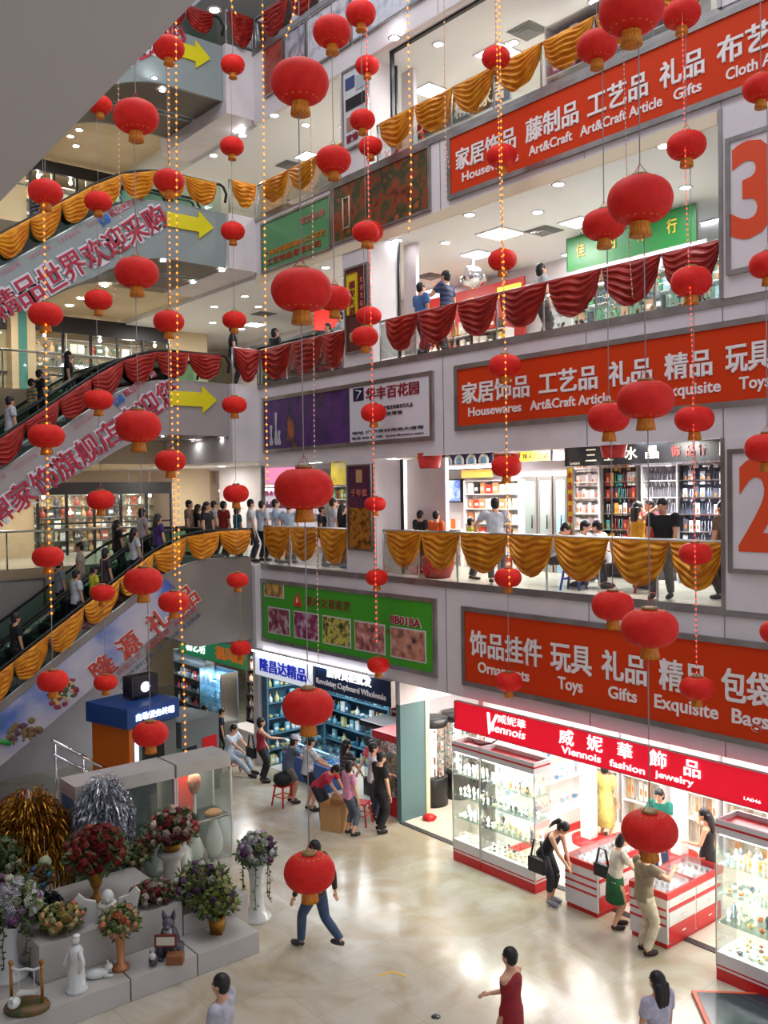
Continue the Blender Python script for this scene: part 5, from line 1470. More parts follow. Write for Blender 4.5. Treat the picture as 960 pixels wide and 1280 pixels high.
t = thing('rotating_case', 'lit glass stall with a red rounded top and red base beside the teal wall', 'cabinet', (-15.25, 12.95, 0))
MB().bbox((-.42, -.32, 0), (.42, .32, .42), M_CABR, .03).build('base', t)
MB().box((-.40, -.30, .42), (.40, -.29, 1.62), M_GLASS).box((-.40, .29, .42), (.40, .30, 1.62), M_GLASS).box((-.40, -.29, .42), (-.39, .29, 1.62), M_GLASS).box((.39, -.29, .42), (.40, .29, 1.62), M_GLASS).build('glass_walls', t)
MB().bbox((-.48, -.38, 1.62), (.48, .38, 1.80), M_CABR, .06).build('rounded_top', t)
for z in (.72, 1.02, 1.32): MB().box((-.38, -.28, z-.012), (.38, .28, z), M_GLASSG).build('glass_shelf', t)
MB().tube([(-.36, -.26, 1.60), (.36, -.26, 1.60)], .012, M_LAMPS, 6).build('strip_light', t)
goods([((-15.6, 12.72+.16*j, z), (-14.9, 12.72+.16*j, z), 7) for z in (.425, .724, 1.024, 1.324) for j in range(3)], ['card', 'stand', 'dish'], [('f0d8d0', 'pale pink'), ('d8a8a0', 'rose'), ('f4f0ec', 'white'), ('e0c060', 'golden')], (.09, .2), 'in the red-topped glass stall', 'jewellery in the red-topped stall', 95)
t = thing('rotating_case', 'lit glass stall with a black top left of the red-topped stall', 'cabinet', (-16.3, 13.4, 0))
MB().bbox((-.40, -.32, 0), (.40, .32, .42), M_BLACK, .03).build('base', t)
MB().box((-.38, -.30, .42), (.38, -.29, 1.62), M_GLASS).box((-.38, .29, .42), (.38, .30, 1.62), M_GLASS).build('glass_walls', t)
MB().bbox((-.46, -.38, 1.62), (.46, .38, 1.76), M_BLACK, .05).build('rounded_top', t)
MB().tube([(-.34, -.26, 1.60), (.34, -.26, 1.60)], .012, M_LAMPS, 6).build('strip_light', t)
goods([((-16.62, 13.27+.2*j, z), (-15.98, 13.27+.2*j, z), 6) for z in (.425, .8, 1.15) for j in range(2)], ['card', 'bust'], [('f0d8d0', 'pale pink'), ('f4f0ec', 'white')], (.10, .26), 'in the black-topped glass stall', 'jewellery in the black-topped stall', 96)


def stool(label, p, h, m, rz=0):
    t = thing('stool', label, 'stool', p, rz)
    MB().bbox((-.16, -.16, h-.035), (.16, .16, h), m, .015).build('seat', t)
    for sx in (-1, 1):
        for sy in (-1, 1): MB().tube([(sx*.12, sy*.12, h-.03), (sx*.18, sy*.18, 0)], [.024, .02], m, 6).build('leg', t)
    MB().tube([(-.15, -.15, h*.45), (.15, -.15, h*.45), (.15, .15, h*.45), (-.15, .15, h*.45), (-.15, -.15, h*.45)], .012, m, 5).build('stretcher', t)
    return t


stool('red plastic stool under the seated person in white', G(288, 966), .45, M_RPLAST, .4)
stool('red plastic stool holding a black bag beside the shoppers', G(354, 1006), .47, M_RPLAST, .2)
p = G(354, 1006); tag(MB().lathe([(.16, 0), (.22, .08), (.2, .2), (.06, .27), (.001, .28)], mat('black_cloth_bag', (22, 22, 26), .7, bump=.4), n=14, c=(p.x, p.y, .472)).build('bag'), 'black soft bag lying on the red stool', 'bag')
stool('red plastic stool between the pink and black shirted shoppers', G(452, 1030), .48, M_RPLAST, .5)
p = G(419, 1036)
t = thing('cardboard_box', 'tall open cardboard box before the bending shopper', 'box', p, .35)
mk = mat('cardboard', (186, 142, 92), .7)
MB().box((-.24, -.2, 0), (.24, -.19, .55), mk).box((-.24, .19, 0), (.24, .2, .55), mk).box((-.24, -.19, 0), (-.23, .19, .55), mk).box((.23, -.19, 0), (.24, .19, .55), mk).box((-.23, -.19, 0), (.23, .19, .02), mk).build('body', t)
MB().add([(-.24, -.2, .55), (.24, -.2, .55), (.24, -.32, .62), (-.24, -.32, .62)], [(0, 1, 2, 3)], mk).add([(-.24, .2, .55), (.24, .2, .55), (.24, .3, .64), (-.24, .3, .64)], [(0, 1, 2, 3)], mk).build('flaps', t)
# bags of the shoppers
def hand_bag(label, p, s, col, strap=None):
    t = thing('shoulder_bag', label, 'bag', p)
    m = mat('bag_%s' % col, col, .5)
    MB().bbox((-.5*s, -.14*s, -.6*s), (.5*s, .14*s, .1*s), m, .08*s).build('pouch', t)
    q = strap or [(-.4*s, 0, .05*s), (-.2*s, 0, .9*s), (.2*s, 0, .9*s), (.4*s, 0, .05*s)]
    MB().tube(q, .02, m, 6).build('strap', t)
hand_bag('black shoulder bag on the leaning shopper in black', G(687, 1128)+V((-.05, -.24, .78)), .36, '1c1c24')
hand_bag('black shoulder bag of the shopper in green skirt', G(771, 1160)+V((-.27, .0, .92)), .30, '201c20')
hand_bag('brown handbag of the person in yellow dress', P1(757, 15.0)+V((-.30, 0, .80)), .30, '5a3a34')
hand_bag('black shoulder bag of the shopper in red sleeveless top', G(327, 978)+V((-.26, -.12, .80)), .36, '201c20')
# ---- bottle shop left of the white post
t = framed('green_shop_sign', 'green shop sign with white and orange characters, left of the white post', -24.4, -20.6, 2.42, 3.0, YF-.02, poster_mat('green_sign_print', ['1e8a5c', '2aa078', '4c9c4c', '8cb050'], .7, emit=.25), .001, dep=.1)
mb = MB(); letters(mb, '精艺坊', (22.5, -.062, -2.42), FX, FZ, (-24.0, -22.9, 2.56, 2.86), M_LITW, bold=.03); letters(mb, '福风画', (22.5, -.062, -2.42), FX, FZ, (-22.3, -20.9, 2.54, 2.88), mat('sign_orange_letters', (226, 120, 40), .4, emit=.3), bold=.04); mb.build('lettering', t)
MB().box((-1.9, -.11, .44), (-.6, -.10, .56), M_LAMPS).build('light_strip', t)
shelves('tall shelf of cream bottles left of the white post', -22.3, -20.6, 13.35, .0, 2.45, 7, .3, mat('shelf_dark', (52, 46, 46), .5), mat('shelf_back_cream', (206, 184, 150), .5))
goods([((-22.25, 13.45, .73+.35*k), (-20.65, 13.45, .73+.35*k), 13) for k in range(5)], ['bottle', 'bust'], [('ecdcc0', 'cream'), ('f2ece0', 'white'), ('d8b490', 'tan')], (.13, .26), 'on the tall shelf left of the white post', 'cream bottles', 97)
tag(MB().bbox((-22.2, 12.75, 0), (-20.6, 13.3, .66), M_CABW, .02).build('low_counter'), 'low white counter under the shelf of cream bottles', 'counter')
t = shelves('blue-lit glass case of ornaments behind the grey kiosk', -23.6, -22.4, 12.6, .0, 2.05, 5, .55, M_STEEL, mat('ice_blue_back', (150, 190, 240), .4), glass=True, name='glass_case')
MB().box((-.6, .0, .05), (.6, .008, 2.0), M_GLASS).build('front_pane', t)
goods([((-23.5, 12.8, .03+.41*k), (-22.5, 12.8, .03+.41*k), 8) for k in range(5)], ['stand', 'dish', 'bottle'], [('e0ecf8', 'icy white'), ('8098c8', 'blue'), ('586890', 'dark blue')], (.10, .2), 'in the blue-lit glass case', 'ornaments in the blue-lit case', 98)
shelves('crowded shelf of small wares left of the blue-lit case', -25.8, -23.8, 12.9, .0, 2.3, 6, .3, M_STEEL, mat('shelf_back_grey', (110, 126, 140), .5))
goods([((-25.7, 13.0, .03+.38*k), (-23.9, 13.0, .03+.38*k), 10) for k in range(5)], ['box', 'dish', 'bottle'], [('7890a0', 'grey-blue'), ('b8c4cc', 'pale'), ('b04050', 'red'), ('506070', 'slate')], (.15, .22), 'on the crowded shelf by the blue-lit case', 'small wares', 99)


# ------------------------------------------------------------------ second floor shops
def solid(name, label, cat, px, y, m, dep=.05, group=None, **k):
    x0, x1, z0, z1 = rect(*px, y)
    o = MB().box((-(x1-x0)/2, 0, 0), ((x1-x0)/2, dep, z1-z0), m).build(name, None, ((x0+x1)/2, y, z0))
    return tag(o, label, cat, group)


def pxgoods(px0, px1, pys, y, n, kinds, cols, size, where, group, seed):
    rows = []
    for py in pys:
        a = at_y(px0, py, y); b = at_y(px1, py, y); z = (a.z+b.z)/2
        rows.append(((a.x, y, z), (b.x, y, z), n))
    goods(rows, kinds, cols, size, where, group, seed)


Y2 = 15.4
struct('wall_upper', MB().box((-19.0, Y2+.35, F2), (-7.0, Y2+.45, 7.9), M_WHITE))
x0, x1, z0, z1 = rect(518, 585, 650, 668, Y2)
shelves('white lit shelving of the television shop on the second floor', at_y(580, 620, Y2).x, at_y(648, 620, Y2).x, Y2, F2, 7.25, 6, .3, M_CABW, M_LITBACK)
goods([((at_y(582, 620, Y2).x, Y2+.1, F2+.03+.34*k), (at_y(646, 620, Y2).x, Y2+.1, F2+.03+.34*k), 8) for k in range(6)], ['box'], [('c84030', 'red'), ('e8e4e0', 'white'), ('302c30', 'black'), ('d89060', 'orange'), ('e0d0b0', 'cream')], (.17, .24), 'on the white shelving by the television', 'boxes in the television shop', 120)
shelves('low white shelf of magazines under the television', at_y(528, 640, Y2).x, at_y(579, 640, Y2).x, Y2-.1, F2, 6.1, 3, .3, M_CABW, M_LITBACK)
goods([((at_y(530, 640, Y2).x, Y2-.04, F2+.03+.29*k), (at_y(577, 640, Y2).x, Y2-.04, F2+.03+.29*k), 8) for k in range(1, 4)], ['book', 'box'], [('c8c4c0', 'grey'), ('a08070', 'brown'), ('e8e8e8', 'white'), ('e08030', 'orange')], (.16, .22), 'on the low shelf under the television', 'goods under the television', 121)
t = thing('television', 'flat television with a black frame showing a pale blue picture', 'television', at_y(566, 628, Y2+.2))
a, b, c, d = rect(553, 600, 578, 629, Y2+.2); w = (b-a)/2; h = d-c
MB().bbox((-w, -.06, 0), (w, .05, h), M_BLACK, .01).build('housing', t)
MB().box((-.15, .05, h*.35), (.15, .151, h*.65), M_STEEL).build('bracket', t); MB().box((-w+.03, -.066, .03), (w-.03, -.055, h-.03), poster_mat('tv_picture', ['e8f0f8', 'b8ccec', '4860b0', 'f4f8ff'], 2.5, emit=.8)).build('screen', t)
solid('poster', 'dark framed poster left of the television', 'poster', (520, 616, 537, 645), Y2+.3, poster_mat('dark_poster', ['301818', '803030', 'c8b8a8', '203040'], 6), .03)
t = framed('plate_sign', 'navy sign with four round plates over the television shop', *[rect(553, 567, 618, 587, Y2-.1)[i] for i in (0, 1, 2, 3)], Y2-.1, mat('navy_plate_sign', (28, 30, 74), .4), .001, dep=.06)
a, b, c, d = rect(553, 567, 618, 587, Y2-.1)
for i in range(4):
    mb = MB(); q = (-(b-a)/2+(b-a)*(i+.62)/4.3, -.05, (d-c)/2)
    mb.lathe([(.001, 0), (.15, .0), (.17, .02), (.001, .02)], mat('plate_print', (214, 214, 200), .4), n=16, mx=Matrix.Translation(q) @ Matrix.Rotation(PI/2, 4, 'X'))
    mb.lathe([(.001, 0), (.10, .0), (.10, .006), (.001, .006)], mat('plate_print_blue', (96, 130, 160), .4), n=16, mx=Matrix.Translation(V(q)-V((0, .021, 0))) @ Matrix.Rotation(PI/2, 4, 'X')); mb.build('plate', t)
MSY = mat('sign_yellow', (226, 190, 30), .4)
solid('yellow_sign', 'small yellow sign at the left end of the plate sign', 'sign', (519, 571, 553, 590), Y2-.12, MSY)
t = framed('yellow_sign', 'yellow sign with dark characters right of the plate sign', *rect(651, 564, 690, 576, Y2-.1), Y2-.1, MSY, .001)
a, b, c, d = rect(651, 564, 690, 576, Y2-.1); mb = MB(); letters(mb, '精美工艺品', (0, -.04, 0), FX, FZ, (-(b-a)/2+.1, (b-a)/2-.1, .05, d-c-.05), mat('dark_letters', (60, 40, 20), .5)); mb.build('lettering', t)
t = framed('price_sign', 'small orange and white hanging sign above the white shelving', *rect(578, 586, 618, 597, Y2-.05), Y2-.05, mat('sign_orange', (240, 190, 90), .4, emit=.3), .001)
tube_light('tube light over the television shop', (at_y(522, 590, Y2).x, Y2-.2, 7.55), (at_y(648, 590, Y2).x, Y2-.2, 7.55))
# grey-green glass doors
for i, (pa, pb, lab) in enumerate(((652, 672, 'grey-green glass door panel right of the television shop'), (673, 691, 'grey-green closed door leaf with a dark handle'), (693, 709, 'pale blue glass door beside the yellow vertical sign'))):
    a, b, c, d = rect(pa, 592, pb, 668, Y2+.2)
    t = thing('glass_door', lab, 'door', ((a+b)/2, Y2+.2, F2)); w = (b-a)/2
    MB().box((-w, -.03, 0), (-w+.05, .03, 2.1), M_DSTEEL).box((w-.05, -.03, 0), (w, .03, 2.1), M_DSTEEL).box((-w+.05, -.03, 2.02), (w-.05, .03, 2.1), M_DSTEEL).build('frame', t)
    MB().box((-w+.05, -.015, 0), (w-.05, .015, 2.02), mat('door_glass_%d' % i, [(128, 140, 134), (140, 150, 146), (150, 190, 206)][i], .2)).build('leaf', t)
    MB().tube([(w-.12, -.06, .95), (w-.12, -.06, 1.25)], .016, M_BLACK, 6).build('handle', t)
# crystal shop
Y3 = 15.0
a, b, c, d = rect(708, 553, 912, 581, Y3)
t = framed('crystal_shop_sign', 'black shop sign with pale characters over the crystal bead shop', a, b, 7.47, 7.89, Y3, M_BLACK, .001)
O3 = (-(a+b)/2, -.04, -7.47); mc = mat('pale_characters', (222, 214, 190), .4, emit=.3)
mb = MB()
for ch, p0, p1 in (('三', 734, 747), ('生', 757, 768), ('水', 783, 798), ('晶', 809, 825), ('民', 901, 913)): letters(mb, ch, O3, FX, FZ, (at_y(p0, 566, Y3).x, at_y(p1, 566, Y3).x, 7.56, 7.80), mc, bold=.01)
mm_ = mat('dark_red_characters', (110, 24, 24), .5)
for ch, p0, p1 in (('饰', 841, 852), ('品', 860, 870), ('行', 875, 884)): letters(mb, ch, O3, FX, FZ, (at_y(p0, 566, Y3).x, at_y(p1, 566, Y3).x, 7.58, 7.78), mm_, bold=.01)
letters(mb, '2A001', O3, FX, FZ, (at_y(714, 575, Y3).x, at_y(726, 575, Y3).x, 7.50, 7.55), mc, bold=0)
mb.build('lettering', t)
a, b, c, d = rect(711, 584, 718, 655, Y3)
t = framed('vertical_sign', 'narrow yellow vertical sign with red characters at the crystal shop', a, b, F2+.75, 7.45, Y3, MSY, .001)
mb = MB()
for i, ch in enumerate('水晶批发零售'): letters(mb, ch, (0, -.04, 0), FX, FZ, (-(b-a)*.35, (b-a)*.35, 1.28-.23*i, 1.42-.23*i), M_DKRED, bold=.02)
mb.build('lettering', t)
segs = [(720, 752, 'white card racks', ['card', 'book'], [('d8c8c8', 'pale'), ('e8e4e8', 'white'), ('b8a0a0', 'mauve')], M_LITBACK, 'leftmost rack of the crystal shop'),
        (757, 800, 'dark bead racks', ['card', 'strand'], [('a03030', 'red'), ('40a8a0', 'turquoise'), ('e0b040', 'yellow'), ('403038', 'dark'), ('d8d4d0', 'white')], M_DARKW, 'dark middle rack of the crystal shop'),
        (806, 850, 'grey bead racks', ['strand'], [('88848c', 'grey'), ('b8b4bc', 'silver'), ('605c68', 'dark grey')], mat('rack_grey', (120, 120, 128), .5), 'framed grey rack of the crystal shop'),
        (852, 912, 'silver bead racks', ['strand', 'card'], [('d0d4e0', 'crystal'), ('f0f4fc', 'white'), ('505460', 'dark')], mat('rack_blue_grey', (84, 92, 116), .5), 'rightmost rack of the crystal shop')]
for i, (pa, pb, ds, kd, cl, bk, lab) in enumerate(segs):
    xa, xb = at_y(pa, 620, Y3+.4).x, at_y(pb, 620, Y3+.4).x
    shelves('%s hung with beads and cards' % lab, xa, xb, Y3+.3, F2, 7.45, 7, .22, M_STEEL if i % 2 else M_CABW, bk)
    goods([((xa+.05, Y3+.34, F2+.66+.30*k), (xb-.05, Y3+.34, F2+.66+.30*k), max(7, int((xb-xa)/.14))) for k in range(6)], kd, cl, (.11, .25), 'on the %s' % lab, 'beads on the %s' % lab, 130+i)
for k in range(4):
    p = at_y(742+47*k, 582, Y3-.12)
    place_light(p, 'bluish spotlight under the black crystal shop sign', 'crystal shop spotlights', False, .05)
area('crystal_shop_tube', ((at_y(760, 600, 14.6).x+at_y(880, 600, 14.6).x)/2, 14.7, 7.42), (3.6, .3), 70, (.85, .92, 1), (-.5, 0, 0))
area('television_shop_tube', (at_y(590, 600, 15).x, 14.9, 7.5), (2.6, .3), 55, (1, .97, .93), (-.4, 0, 0))
# things standing behind the railing on the second floor
t = thing('table', 'dark purple-topped round table where the three sit', 'table', P2(742, 14.6)); MB().lathe([(.001, .70), (.5, .70), (.5, .73), (.001, .73)], mat('purple_top', (62, 50, 82), .4), n=24).build('tabletop', t); MB().lathe([(.25, 0), (.24, .03), (.04, .06), (.04, .70)], M_STEEL, n=14).build('pedestal', t)
stool('blue plastic stool behind the gold swags on the second floor', P2(716, 13.1), .45, mat('blue_plastic', (40, 76, 170), .4), .3)
stool('red plastic stool near the black-shirted person on the second floor', P2(806, 13.6), .45, M_RPLAST, .6)
tag(MB().bbox((-.42, -.25, 0), (.42, .25, .72), mat('red_crate', (170, 30, 36), .45), .02).build('red_chest', None, P2(530, 14.1)), 'dark red chest behind the first gold swag right of the column', 'chest')
tag(MB().lathe([(.001, 0), (.26, .0), (.34, .2), (.36, .42), (.33, .44), (.001, .40)], mat('red_crate', (170, 30, 36), .45), n=18).build('red_tub', None, P2(546, 13.1)), 'dark red plastic tub behind the second gold swag', 'tub')
# ------------------------------------------------------------------ second floor, left part: pink shop, warning sign
Y5 = 17.5
t = framed('pink_shop_sign', 'glowing pink shop sign behind the crowd on the second floor', *rect(288, 585, 372, 605, Y5), Y5, mat('glowing_pink', (240, 150, 190), .4, emit=.8), .001)
solid('pale_shop_panel', 'white panel with red mark left of the pink sign', 'panel', (268, 588, 287, 606), Y5, mat('panel_pale_pink', (236, 214, 220), .4), .05)
a, b, c, d = rect(272, 606, 405, 640, Y5+.1)
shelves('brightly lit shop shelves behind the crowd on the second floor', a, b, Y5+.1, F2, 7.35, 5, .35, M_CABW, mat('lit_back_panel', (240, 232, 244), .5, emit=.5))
goods([((a+.1, Y5+.2, F2+.45+.42*k), (b-.1, Y5+.2, F2+.45+.42*k), 22) for k in range(1, 4)], ['box', 'bottle'], [('c890b0', 'pink'), ('d8d8e4', 'white'), ('806880', 'mauve'), ('b04058', 'red')], (.22, .28), 'on the lit shelves behind the crowd', 'goods behind the crowd', 140)
tube_light('tube light below the pink sign', (a+.5, Y5-.1, 7.15), (b-.5, Y5-.1, 7.15))
a, b, c, d = rect(413, 577, 436, 640, 16)
shelves('shop shelf with colourful packets left of the plum poster', a, b, 16, F2, 7.2, 5, .3, M_CABW, M_LITBACK)
goods([((a+.05, 16.1, F2+.4+.4*k), (b-.05, 16.1, F2+.4+.4*k), 6) for k in range(4)], ['box', 'book'], [('e0c040', 'yellow'), ('60a050', 'green'), ('c04848', 'red'), ('e8e8e0', 'white')], (.18, .3), 'on the shelf left of the plum poster', 'packets left of the plum poster', 141)
framed('shop_poster', 'yellow and navy shop poster left of the plum column poster', *rect(415, 576, 437, 606, 15.7), 15.7, poster_mat('yellow_navy', ['1c2450', 'e0c030', 'f0d860', '283070'], 2), .001)
struct('wall_upper', MB().box((-27.2, 15.4, F2), (-24.6, 15.5, 7.9), M_WHITE).box((-24.62, 15.38, F2), (-24.55, 15.52, 7.9), M_DSTEEL))
p = at_y(247, 622, 15.36)
t = thing('warning_sign', 'yellow triangular warning sign on the white wall by the escalators', 'sign', p)
MB().prism([(-.26, 0), (.26, 0), (0, .45)], 1, -.012, .02, mat('warning_yellow', (226, 180, 20), .4)).build('plate', t)
MB().box((-.03, -.018, .14), (.03, -.01, .30), M_BLACK).box((-.03, -.018, .06), (.03, -.01, .11), M_BLACK).build('mark', t)
# orange banners under the landings
for px, z, lab, txt in (((245, 540, 284, 581), None, 'orange and yellow banner sign under the third floor escalator landing', '优惠大酬宾'), ((242, 160, 290, 200), None, 'orange and yellow banner sign under the fifth floor escalator landing', '优惠大酬宾')):
    x0, x1, z0, z1 = rect(*px, 14.0)
    t = framed('orange_banner', lab, x0, x1, z0, z1, 14.0, mat('banner_orange', (226, 112, 30), .45, col2=(214, 80, 24), scale=2), .001)
    mb = MB(); letters(mb, txt, (-(x0+x1)/2, -.04, -z0), FX, FZ, (x0+.5, x1-.2, (z0+z1)/2+.02, z1-.1), mat('banner_yellow', (240, 196, 60), .4), bold=.03); letters(mb, '欢迎选购', (-(x0+x1)/2, -.04, -z0), FX, FZ, (x0+.5, x1-.2, z0+.1, (z0+z1)/2-.1), mat('banner_yellow', (240, 196, 60), .4), bold=.03)
    mb.build('lettering', t)
# ------------------------------------------------------------------ third floor shops
Y4 = 17.0
struct('wall_upper', MB().box((-20.5, Y4+.4, F3), (-5.0, Y4+.5, 12.5), M_WHITE))
a, b, c, d = rect(512, 340, 655, 380, Y4)
t = thing('red_shop_front', 'red shop wall with glowing white and red signs on the third floor', 'shop front', ((a+b)/2, Y4, F3)); w = (b-a)/2
MB().box((-w, 0, 0), (w, .06, 2.45), mat('red_shop_wall', (190, 40, 36), .45)).build('wall_panel', t)
for i, (u, v_, z0, z1, m) in enumerate(((.02, .10, 1.3, 2.0, M_LITW), (.16, .24, 1.5, 1.9, M_LITW), (.55, .60, 1.3, 2.2, mat('glow_yellow', (250, 210, 60), .4, emit=1)), (.64, .72, 1.9, 2.1, M_LITW), (.8, .98, 2.05, 2.3, mat('glow_yellow', (250, 210, 60), .4, emit=1)))):
    MB().box((-w+2*w*u, -.05, z0), (-w+2*w*v_, 0, z1), m).build('lit_sign', t)
shelves('low shelf of small goods before the red shop wall', a+.2, b-.2, Y4-.5, F3, F3+1.2, 3, .35, M_CABW, M_DARKW)
goods([((a+.3, Y4-.4, F3+.03+.4*k), (b-.3, Y4-.4, F3+.03+.4*k), 14) for k in range(1, 4)], ['box', 'bottle'], [('d84838', 'red'), ('f0e0d0', 'cream'), ('f0c040', 'yellow'), ('40302c', 'dark')], (.2, .28), 'before the red shop wall', 'goods before the red shop wall', 150)
tag(MB().ell((0, 0, 0), (.32, .32, .25), M_CHROME, 18, 12).lathe([(.05, .22), (.03, .5), (.001, .5)], M_STEEL, n=8).build('mirror_ball', None, at_y(592, 345, 15.5)), 'silver mirrored ball over the red shop, third floor', 'ornament')
bpy.data.objects['mirror_ball'].location.z = 12.0
x0, x1 = at_y(710, 300, 16).x, at_y(872, 260, 16).x
t = framed('green_upper_sign', 'dark green shop sign with yellow characters, third floor right', x0, x1, 11.72, 12.44, 16.0, mat('deep_green', (20, 110, 44), .4), .001)
mb = MB()
for ch, f_ in (('佳', .12), ('明', .37), ('竹', .60), ('行', .83)): letters(mb, ch, (-(x0+x1)/2, -.04, -11.72), FX, FZ, (x0+(x1-x0)*(f_-.035), x0+(x1-x0)*(f_+.035), 11.98, 12.26), mat('gold_characters', (206, 170, 60), .4, emit=.2), bold=.01)
mb.build('lettering', t)
x1 = at_y(905, 300, 16).x
shelves('white lit shelves under the dark green sign, third floor', x0, x1, 16.1, F3, 11.7, 5, .4, M_CABW, mat('mint_back', (190, 226, 206), .5, emit=.25))
goods([((x0+.1, 16.2, F3+.03+.39*k), (x1-.1, 16.2, F3+.03+.39*k), 16) for k in range(5)], ['box', 'book', 'bottle', 'stand'], [('e8e8e4', 'white'), ('404850', 'dark'), ('b0d0e0', 'pale blue'), ('d0a080', 'tan'), ('50a070', 'green')], (.2, .3), 'on the shelves under the dark green sign', 'goods under the dark green sign', 151)
tube_light('tube light under the dark green sign', (x0+.3, 15.9, 11.62), (x1-.3, 15.9, 11.62))
for i, (pa, pb, lab) in enumerate(((690, 745, 'glass counter of glowing trinkets behind the third red swag pair'), (752, 830, 'glass counter of trinkets under the dark green sign'), (836, 900, 'glass counter of trinkets at the right end of the third floor'))):
    a, b = at_y(pa, 380, 13.6).x, at_y(pb, 360, 13.6).x
    t = thing('glass_counter', lab, 'counter', ((a+b)/2, 13.6, F3+.006)); w = (b-a)/2
    MB().box((-w, -.25, 0), (w, .25, .12), M_BLACK).build('base', t)
    MB().box((-w, -.25, .12), (w, -.24, .9), M_GLASS).box((-w, .24, .12), (w, .25, .9), M_GLASS).box((-w, -.25, .9), (w, .25, .915), M_GLASS).build('glass_case', t)
    MB().tube([(-w+.05, -.2, .87), (w-.05, -.2, .87)], .012, M_LAMPS, 6).build('strip_light', t)
    goods([((a+.1, 13.48+.2*j, F3+.125+.38*k), (b-.1, 13.48+.2*j, F3+.125+.38*k), 8) for k in range(2) for j in range(2)], ['stand', 'dish', 'bottle'], [('d8e8f0', 'pale blue'), ('303840', 'dark'), ('e8c8a0', 'tan'), ('f0f0f0', 'white')], (.13, .22), 'inside the %s' % ' '.join(lab.split()[:2])+' '+lab.split(' ', 5)[-1], 'trinkets in third floor counter %d' % i, 152+i)
# left: dark booth and red sign
x0, x1, z0, z1 = rect(345, 402, 400, 440, 15.5)
t = thing('dark_booth', 'large black screen booth behind the red swags, third floor left', 'booth', ((x0+x1)/2-.6, 15.5, F3+.006)); MB().bbox((-1.7, 0, 0), (1.5, .5, 1.85), M_BLACK, .04).build('body', t); MB().box((-1.9, -.1, 1.80), (1.7, .6, 1.9), mat('dark_booth_top', (44, 50, 50), .4)).build('top', t)
t = framed('red_neon_sign', 'glowing red sign behind the large lantern, third floor left', *rect(394, 386, 424, 412, 16.0), 16.0, mat('neon_red', (240, 50, 40), .4, emit=.9), .001)
struct('wall_upper', MB().box((-30, 17.6, F3), (-20.5, 17.7, 12.5), M_WHITE))
# fourth floor
x0, x1, z0, z1 = rect(500, 148, 566, 172, 14.6)
t = framed('home_sign', 'dark sign with pale word HOME behind the gold swags, fourth floor', at_y(495, 165, 14.6).x, at_y(640, 130, 14.6).x, F4+1.25, F4+1.85, 14.6, mat('dark_green_sign', (26, 40, 36), .4), .001)
mb = MB(); letters(mb, 'HOME', (0, -.04, 0), FX, FZ, (-1.6, -.1, .16, .44), mat('pale_characters', (222, 214, 190), .4, emit=.3), bold=.01); letters(mb, '精品家居', (0, -.04, 0), FX, FZ, (.2, 1.7, .1, .5), mc, bold=.02); mb.build('lettering', t)
struct('wall_upper', MB().box((-16.2, 18.0, F4), (-5.0, 18.1, 16.3), M_WHITE).box((-30, 18.0, F4), (-16.2, 18.1, 16.3), M_WHITE))
shelves('white shelf with small wares behind the gold swags, fourth floor', -11.8, -8.5, 14.0, F4, F4+2.0, 4, .35, M_CABW, M_DARKW)
goods([((-11.7, 14.1, F4+.03+.5*k), (-8.6, 14.1, F4+.03+.5*k), 14) for k in range(1, 4)], ['box', 'book'], [('e8e8e4', 'white'), ('b06080', 'rose'), ('404850', 'dark')], (.2, .28), 'behind the gold swags, fourth floor', 'wares on the fourth floor', 158)
# ------------------------------------------------------------------ far gallery shop windows (their fronts face the hall)
def far_shop(label, F, ya, yb, htop, nb, head, hcol, seed, cols, warm):
    X = XFAR
    t = thing('shop_window', label, 'shop window', (X+.05, (ya+yb)/2, F), PI/2)
    w = (yb-ya)/2; hh = htop-F
    for i in range(nb+1):
        x = -w+2*w*i/nb
        MB().box((x-.035, -.04, 0), (x+.035, .04, hh-head), M_BLACK).build('mullion', t)
    MB().box((-w, -.03, .95), (w, .03, 1.0), M_BLACK).build('transom', t)
    MB().box((-w, -.06, hh-head), (w, .06, hh), mat(hcol[0], hcol[1], .4)).build('header', t)
    for i in range(nb):
        x0 = -w+2*w*i/nb+.035; x1 = -w+2*w*(i+1)/nb-.035
        MB().box((x0, -.008, 0), (x1, .008, hh-head), M_GLASS).build('pane', t)
    shelves('back shelves inside the %s' % label, ya+.1, yb-.1, X-1.0, F, F+hh-head, 5, .3, M_STEEL, mat(warm[0], warm[1], .5), axis='y')
    goods([((X-1.1-.0, ya+.2, F+.03+(hh-head)/5*k), (X-1.1, yb-.2, F+.03+(hh-head)/5*k), int((yb-ya)/.24)) for k in range(5)], ['box', 'bottle', 'bust', 'stand'], cols, (.24, .30), 'inside the %s' % label, 'goods in the %s' % label, seed)
    area('gallery_shop_tube', (X-.45, (ya+yb)/2, F+hh-.12), (.5, yb-ya-.4), 75, (1, .9, .74))
    for i in range(5):
        p = V((X-.3, ya+(yb-ya)*(i+.5)/5+random.uniform(-.2, .2), F+hh-head-.06-.5*(i % 2)))
        o = MB().ell((0, 0, 0), (.05, .05, .06), M_LAMP, 8, 6).lathe([(.055, .03), (.03, .10), (.012, .16), (.012, {F2: 7.868, F3: 12.648, F4: 17.298}[F]-p.z)], M_STEEL, n=8).build('spot_lamp', None, p)
        tag(o, 'small bright spot lamp inside the %s' % label, 'lamp', 'spot lamps in the %s' % label)
FC = [('d8d0c0', 'cream'), ('c8a070', 'tan'), ('a84838', 'red'), ('e8e8e8', 'white'), ('586858', 'green'), ('404048', 'dark')]
far_shop('second floor far shop window', F2, 9.7, 14.1, 7.45, 5, .38, ('black_header', (34, 30, 34)), 170, FC, ('warm_back', (206, 190, 160)))
